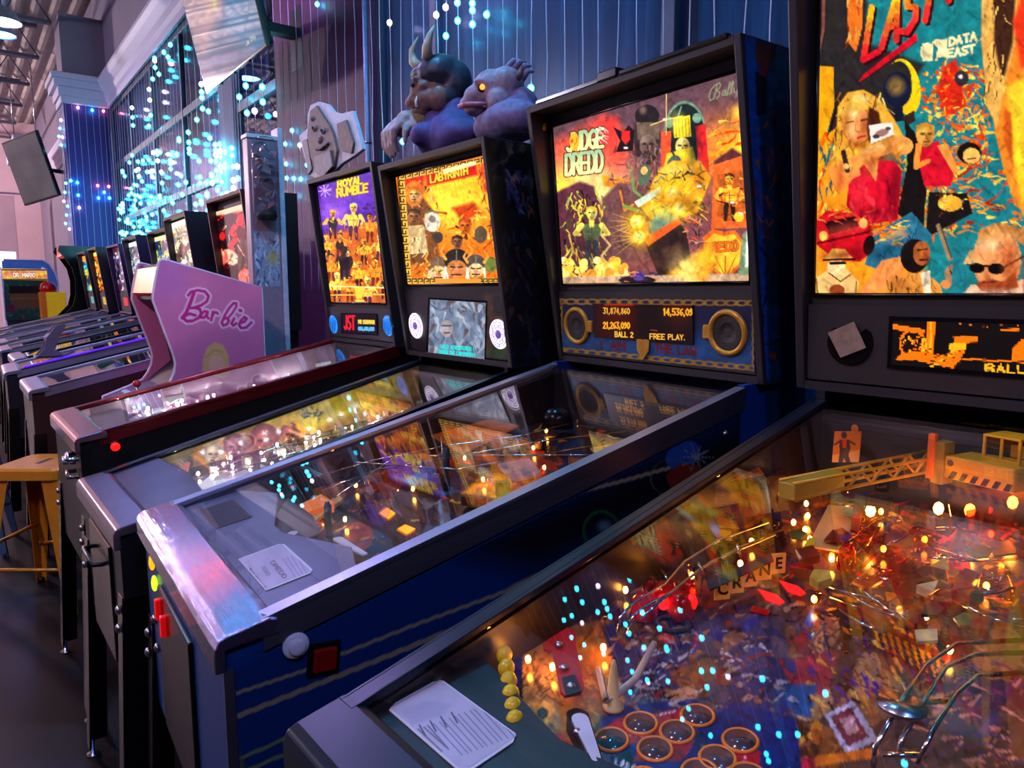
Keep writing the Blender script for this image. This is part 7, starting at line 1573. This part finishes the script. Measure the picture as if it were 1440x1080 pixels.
# ------------------------------------------------------------------ pinball machines further down the row
far = [
 (4.55, (.12, .02, .03), [(.95, .12, .12), (.30, .03, .04), (1, .40, .30), (.10, .05, .08), (1, .75, .6)], 'black pinball machine with red backglass, just behind the pink arcade cabinet', (.20, .10, .10), 1.965, 31),
 (5.60, (.72, .66, .52), [(.95, .88, .70), (.35, .25, .20), (.80, .60, .35), (.55, .50, .60), (.98, .95, .85)], 'black pinball machine with cream and tan backglass, second beyond the pink arcade cabinet', (.12, .10, .14), 1.93, 32),
 (6.60, (.10, .16, .30), [(.85, .80, .35), (.20, .40, .55), (.30, .22, .5), (.6, .7, .75), (.9, .85, .6)], 'pinball machine with blue backglass and yellow emblem, far down the row', (.10, .10, .26), 1.90, 33),
 (7.60, (.30, .32, .36), [(.85, .88, .92), (.25, .25, .32), (.55, .58, .66), (.95, .95, .98)], 'pinball machine with grey and white backglass, far down the row', (.14, .09, .22), 1.90, 34),
 (8.70, (.20, .18, .30), [(.95, .95, .9), (.22, .16, .42), (.5, .5, .62), (.3, .1, .2)], 'pinball machine with violet head and small red label under its white-lit backglass', (.22, .10, .30), 1.88, 35),
 (9.80, (.35, .10, .06), [(1, .62, .15), (.95, .35, .08), (.35, .10, .06), (1, .82, .4)], 'pinball machine with orange backglass, far down the row', (.12, .08, .12), 1.90, 36),
 (10.90, (.10, .35, .45), [(.15, .75, .80), (.85, .80, .25), (.15, .25, .55), (.95, .55, .2)], 'pinball machine with teal and yellow backglass, last pinball machine of the row', (.12, .10, .16), 1.90, 37),
]
mm = [mat('far_head_%s' % 'abcdefg'[k], f[4], .35) for k, f in enumerate(far)]
FM = []
for k, (Y, sky, cols, lab, hc_, top_, sd) in enumerate(far):
    r_ = [.4, -1.0, .8, 0, .6, -.5, .5][k]
    mfar = make_pinball(dict(ox=.25 + [0, -.05, .04, 0, .03, -.02, 0][k], oy=Y, rz=r_, lz=.905, sl=.225, hw=.29, bw=.350, base=1.16, top=top_, xfb=1.14, xft=1.05, tx=1.15, tz=1.40, lean=5, tw=.66, th=.46 if k > 1 else .50,
        pf=(.85, .13), pf_n=(16, 36), tl_n=(44, 60), tl_mat=M['art_bright'], pf_paint=far_pf(sd), tl_paint=far_paint(sd, sky, cols), near=False, mats=dict(body=mm[k], head=mm[k], rail=M['steel'] if k != 2 else M['rail_black'], bar=M['steel']), label=lab))
    FM.append(mfar)
    bulb_set(mfar, [(.35, .1), (.5, -.1), (.65, .15), (.8, -.05), (.95, .1), (.42, -.15)], 'bulb_white')
    bb = MB()
    for q in range(12): bb.box((.3 + q * .065, ((q * 37) % 40 - 20) * .011, mfar['pfz'](.3 + q * .065) + .02), (.05, .05, .04), q * 1.1)
    bb.build('playfield_clutter', [mat('far_clutter', (.75, .7, .2), .4, noise=.6, scale=20), mat('far_clutter', (.6, .35, .4), .4, noise=.6, scale=20)][k % 2], mfar['root'])
    fx = mfar['fx']
    lm = mat('far_panel_label', [(.5, .1, .1), (.75, .7, .5), (.8, .72, .2), (.75, .68, .2), (.85, .08, .12), (.8, .7, .2), (.4, .7, .7)][k], .4, emis=[(.5, .1, .1), (.7, .6, .5), (.8, .7, .2), (.8, .7, .2), (.95, .08, .12), (.8, .7, .2), (.3, .7, .7)][k], es=.5)
    MB().ext([(fx(1.33) - .008, .10, 1.33), (fx(1.33) - .008, -.12, 1.33), (fx(1.24) - .008, -.12, 1.24), (fx(1.24) - .008, .10, 1.24)], (-.003, 0, 0)).build('panel_display', lm, mfar['root'])
# lit violet strip along a far rail
FMs = FM[1]
MB().tube([(.09, -.300, FMs['zg'](.09) + .012), (1.10, -.300, FMs['zg'](1.10) + .012)], .006, 6).build('rail_light', glow_mat('violet_strip', (.32, .10, .95), 1.6), FMs['root'])

# drink holder on the second far machine
hp = onz(62, 507, .955)
t = thing('drink_holder', 'smoky plastic drink holder with two curved fins on the glass of a far machine', 'drink holder', (hp[0], hp[1], hp[2] + .022))
sm = mat('smoky_plastic', (.42, .38, .44), .12, noise=.1, coat=.6)
for q, y in enumerate((-.07, .07)):
    MB().xz([(-.05, 0), (.10, .0), (.10, .02), (.06, .05), (.085, .12), (.13, .20), (.12, .215), (.07, .20), (.02, .13), (.0, .06)], y, y + .010).build('holder_fin', sm, t, .003)
MB().lathe([(.035, 0), (.035, .02), (.03, .024)], (.045, .005, .115), (0, 1, 0), 20).build('holder_disc', mat('holder_pink', (.78, .62, .74), .3), t)
MB().span((-.05, -.07, -.004), (.10, .08, .012)).build('holder_base', sm, t, .003)

# ------------------------------------------------------------------ arcade cabinets at the end of the row
t = thing('arcade_cabinet', 'dark arcade cabinet with S-curved side at the end of the pinball row', 'arcade cabinet', (1.10, 12.0, 0), 0)
SC_ = [(.05, 2.02), (.03, 1.95), (.10, 1.86), (.18, 1.72), (.21, 1.55), (.20, 1.35), (.16, 1.20), (.02, 1.05), (0, .95), (.06, .85), (.06, 0), (.75, 0), (.75, 2.02)]
for y in (-.31, .29): MB().xz(SC_, y, y + .02).build('side_panel', M['black_gloss'], t)
def sc_paint(a):
    a.fill((.25, .12, .1)); a.strokes(50, (90, 340, 130, 500), [(.6, .25, .15), (.2, .2, .3), (.7, .6, .5), (.3, .1, .1)], (5, 16), (1, 3), (1, 2), 130)
MB().xz([(.07, 2.0), (.07, 1.88), (.12, 1.86), (.12, 2.0)], -.29, .29).build('marquee', mat('marquee_red', (.7, .25, .18), .3, emis=(.8, .3, .2), es=.6), t)
MB().xz([(.26, 1.80), (.30, 1.20), (.33, 1.20), (.29, 1.80)], -.29, .29).build('screen', M['black_gloss'], t); MB().xz([(.03, 1.0), (.28, 1.16), (.28, 1.12), (.03, .96)], -.29, .29).build('control_panel', M['black'], t); MB().xz([(.08, .05), (.10, .05), (.10, .94), (.08, .94)], -.29, .29).build('front_panel', M['black'], t)
MB().span((.72, -.29, .05), (.74, .29, 2.0)).span((.07, -.29, 2.0), (.74, .29, 2.015)).build('rear_panel', M['black'], t)
t = thing('arcade_cabinet', 'arcade cabinet with plain blue rounded side behind the flower-patterned cabinet', 'arcade cabinet', (.70, 15.2, 0), 0)
BL = [(-.05, 1.93), (.50, 1.93), (.60, 1.86), (.68, 1.70), (.71, 1.52), (.68, 1.35), (.60, 1.18), (.60, 0), (-.05, 0)]
bm_ = mat('sky_blue_side', (.30, .52, .86), .4)
for y in (-.31, .29): MB().xz(BL, y, y + .02).build('side_panel', bm_, t, .003)
MB().xz([(.0, 1.9), (.48, 1.9), (.58, 1.7), (.56, 1.2), (.55, .05), (.0, .05)], -.29, .29).build('cabinet_body', M['black'], t)
b = MB(); b.tube([(x, -.315, z) for x, z in BL[:7]], .012, 6); b.build('edge_trim', wh, t)
# flower-patterned cabinet facing the viewer
mx, my = ony(36, 400, 13.4)[0], 13.4
t = thing('arcade_cabinet', 'arcade cabinet with flower-patterned marquee and green bezel facing the aisle end', 'arcade cabinet', (mx, my, 0), math.radians(0))
x0, x1 = ony(3, 400, 13.4)[0] - mx, ony(68, 400, 13.4)[0] - mx
zt, zm, zb_ = ony(36, 378, 13.4)[2], ony(36, 394, 13.4)[2], ony(36, 450, 13.4)[2]
for x in (x0, x1 - .02): MB().ext([(x, 0, zt), (x, -.02, zm), (x, .10, zb_), (x, -.25, zb_ - .12), (x, -.25, zb_ - .25), (x, 0, zb_ - .4), (x, 0, 0), (x, .7, 0), (x, .7, zt + .05)], (.02, 0, 0)).build('side_panel', mat('cabinet_white_edge', (.75, .78, .9), .4), t)
MB().span((x0 + .02, .1, 0), (x1 - .02, .68, zt)).build('cabinet_body', M['black'], t)
def mario_m(a):
    a.fill((.95, .72, .25)); g = np.random.default_rng(9)
    for k in range(26): a.ell(4 + k * 2.6, 381 + (k * 7 % 11), 3.2, 2.8, [(1, .85, .2), (.98, .62, .45), (.9, .5, .3)][k % 3], 0, 1, 1)
    a.line([(3, 379.5), (68, 379.5)], 1.6, (.1, .1, .08)); a.line([(3, 393), (68, 393)], 1.6, (.1, .1, .08)); a.text('DR. MARIO', (19, 384), (3.0, 0), (0, 5.6), 1.5, (1, .97, .85), gap=.3, edge=(.75, .2, .1), ew=1.4)
sheet('marquee', [(x0 + .01, -.022, zt), (x1 - .01, -.022, zt), (x1 - .01, -.024, zm), (x0 + .01, -.024, zm)], 110, 30, mario_m, art_mat('marquee_print', .8, .3, .3), t, lambda P: P + np.array([mx, my, 0]))
MB().span((x0 + .02, -.018, zm), (x1 - .02, .1, zt)).build('marquee_box', M['black'], t)
def mario_b(a):
    a.fill((.12, .28, .26)); a.strokes(90, (3, 394, 68, 450), [(.15, .4, .35), (.1, .2, .25), (.2, .5, .35), (.45, .12, .3), (.12, .15, .2)], (2, 6), (1, 3), (0, 6), 132); a.poly([(13, 402), (58, 402), (60, 412), (14, 414)], (.05, .04, .06)); a.poly([(14, 413), (60, 412), (62, 432), (16, 436)], (.40, .30, .22)); a.line([(14, 420), (61, 419)], 2, (.52, .36, .2)); a.ell(63, 404, 4, 7, (.5, .6, .75)); a.ell(16, 434, 5, 6, (.4, .1, .3))
sheet('bezel_print', [(x0 + .015, -.018, zm), (x1 - .015, -.018, zm), (x1 - .015, .095, zb_), (x0 + .015, .095, zb_)], 80, 60, mario_b, M['art_print'], t, lambda P: P + np.array([mx, my, 0]))
MB().ext([(x0 + .02, .098, zb_), (x1 - .02, .098, zb_), (x1 - .02, -.24, zb_ - .12), (x0 + .02, -.24, zb_ - .12)], (0, 0, -.03)).build('control_panel', M['black'], t)
# yellow box with red dome beside it
q0, q1 = ony(56, 406, 12.75), ony(95, 448, 12.75)
t = thing('game_console_box', 'bright yellow box topped by a red dome, right of the flower-patterned cabinet', 'game box', ((q0[0] + q1[0]) / 2, 12.75, q1[2] - .3))
w_, h_ = abs(q1[0] - q0[0]), q0[2] - q1[2] + .25
MB().span((-w_ / 2, 0, 0), (w_ / 2, .3, h_)).build('box_body', mat('console_yellow', (.95, .82, .08), .4, emis=(.9, .75, .05), es=.15), t, .01)
MB().span((-w_ / 2 - .002, -.004, 0), (-w_ / 2 + w_ * .22, .3, h_ + .002)).build('box_edge', mat('console_orange', (.9, .5, .08), .4), t)
MB().lathe([(.10, 0), (.11, .05), (.09, .12), (.03, .16)], (-.05, .12, h_), n=20).build('red_dome', M['red_plastic'], t)
MB().span((-w_ / 2 + .05, .02, -q1[2] + .3), (w_ / 2 - .05, .28, 0)).build('pedestal', M['black'], t)

# ------------------------------------------------------------------ end of the hall
def slab_y(name, px0, py0, px1, py1, Y, d, material, label, cat, extra=None):
    a, b_ = ony(px0, py0, Y), ony(px1, py1, Y)
    return tag(MB().span((a[0], Y, b_[2]), (b_[0], Y + d, a[2])).build(name, material, None, .01), label, cat)
a, b_ = ony(18, 188, 17), ony(66, 228, 17)
t = thing('duct_box', 'pale hanging duct box with open dark end, under the ceiling joists', 'duct', (a[0], 17, b_[2]))
w_, h_ = b_[0] - a[0], a[2] - b_[2]
MB().span((0, 0, h_ * .45), (w_ * .9, 2.5, h_)).build('duct_body', M['trim'], t, .01)
MB().span((.05, -.01, h_ * -.2), (w_ * .55, 1.5, h_ * .45)).build('duct_drop', mat('duct_tan', (.62, .52, .44), .6), t, .01)
MB().span((.12, -.02, h_ * .28), (w_ * .2, 0, h_ * .36)).build('duct_latch', M['dark'], t)
for x in (.05, w_ * .8): MB().tube([(x, .5, h_), (x, .5, 5.85 - b_[2])], .012, 6).build('duct_hanger', M['bolt'], t)
# second television seen edge on
a = ony(66, 245, 13.6)
t = thing('television', 'dark television seen almost edge-on, on an arm by the violet pillar', 'television', (a[0] - .13, 13.3, a[2] - .45))
RT2 = Matrix.Rotation(math.radians(-14), 3, 'Y') @ Matrix.Rotation(math.radians(24), 3, 'Z')
V2 = lambda v: RT2 @ Vector(v)
MB().ext([V2((0, -.48, 0)), V2((0, .48, 0)), V2((0, .48, .95)), V2((0, -.48, .95))], V2((.05, 0, 0))).build('tv_body', M['black_gloss'], t, .006)
MB().ext([V2((-.003, -.46, .03)), V2((-.003, .46, .03)), V2((-.003, .46, .92)), V2((-.003, -.46, .92))], V2((.002, 0, 0))).build('tv_screen', mat('tv_dull_screen', (.45, .45, .40), .05, noise=.25, scale=2), t)
MB().tube([V2((.05, 0, .5)), (.30, -.1, .45), (.45, -.15, .45)], .03, 8).build('tv_arm', M['dark'], t)
slab_y('low_partition', -60, 270, 30, 400, 21, .25, M['pink_wall'], 'low pale pink partition with a ledge at the hall end', 'partition')
slab_y('partition_cap', -60, 266, 32, 271, 20.95, .35, M['trim'], 'white ledge capping the low pale partition', 'ledge')
a = ony(14, 368, 16)
o = tag(MB().span((a[0] - .22, 16, a[2] - .30), (a[0] + .10, 16.1, a[2] + .18)).build('light_box', glow_mat('white_light_box', (.95, .92, 1), 2.2), None, .01), 'small glowing white light box above the flower-patterned cabinet', 'light box')

# ------------------------------------------------------------------ stools in front of the machines
def stool(label, x, y, rz, material, h=.64, s=.31):
    t = thing('metal_stool', label, 'stool', (x, y, 0), rz, 'metal stools')
    q = s / 2
    def rr(a, r_, n=4):
        out = []
        for cx, cy_, a0 in ((1, 1, 0), (-1, 1, PI / 2), (-1, -1, PI), (1, -1, 1.5 * PI)):
            for k in range(n + 1): 
                tt = a0 + PI / 2 * k / n; out.append((cx * (a - r_) + r_ * math.cos(tt), cy_ * (a - r_) + r_ * math.sin(tt)))
        return out
    sb = MB(); A = rr(q, .05); n = len(A)
    vs = [(x_, y_, h) for x_, y_ in rr(q - .012, .045)] + [(x_, y_, h - .010) for x_, y_ in A] + [(x_ * 1.03, y_ * 1.03, h - .050) for x_, y_ in A] + [(x_ * .97, y_ * .97, h - .050) for x_, y_ in A] + [(x_ * .94, y_ * .94, h - .014) for x_, y_ in A]
    fs = [tuple(range(n)), tuple(range(4 * n, 5 * n))[::-1]]
    for L in range(4):
        for k in range(n): fs.append((L * n + k, L * n + (k + 1) % n, (L + 1) * n + (k + 1) % n, (L + 1) * n + k))
    sb.add(vs, fs, False); sb.build('seat', material, t, .002)
    MB().span((-.012, -.05, h - .002), (.012, .05, h + .0006)).build('seat_slot', M['dark'], t)
    f = s / 2 + .045
    for i in (1, -1):
        for j in (1, -1):
            b = MB(); a0 = Vector((i * (q - .012), j * (q - .012), h - .03)); a1 = Vector((i * f, j * f, 0))
            w0, w1 = .075, .03
            for (dx, dy) in ((-i, 0), (0, -j)):
                d = Vector((dx, dy, 0)); nn = Vector((dy, dx, 0)); nn = Vector((0, -j * .003, 0)) if dx else Vector((-i * .003, 0, 0))
                b.ext([a0, a0 + d * w0, a1 + d * w1, a1], nn)
            b.build('leg', material, t)
            MB().lathe([(.014, 0), (.014, .02)], (i * (f - .012), j * (f - .012), -.0), n=8).build('foot_cap', M['dark'], t)
    for z in (.20, .30):
        k = z / h; g_ = f + (q - .012 - f) * k - .01
        for (p0, p1) in (((g_, g_), (g_, -g_)), ((-g_, g_), (-g_, -g_))) if z == .30 else (((g_, g_), (-g_, g_)), ((g_, -g_), (-g_, -g_))):
            MB().tube([(p0[0], p0[1], z), (p1[0], p1[1], z)], .008, 6).build('crossbar', material, t)
    return t
stool('yellow square metal stool with slotted seat before the pink arcade cabinet', .25, 3.76, math.radians(-37), mat('stool_yellow', (.84, .54, .12), .35, .2, .1, 20))
stool('blue-grey metal stool behind the yellow stool', -.06, 4.75, math.radians(-10), mat('stool_blue', (.30, .40, .52), .4, .3))
for o in bpy.data.objects:                          # heaps of scraps too small to pick apart
    if o.name.split('.')[0] in ('playfield_clutter', 'jar_contents', 'playfield_posts'): o['kind'] = 'stuff'
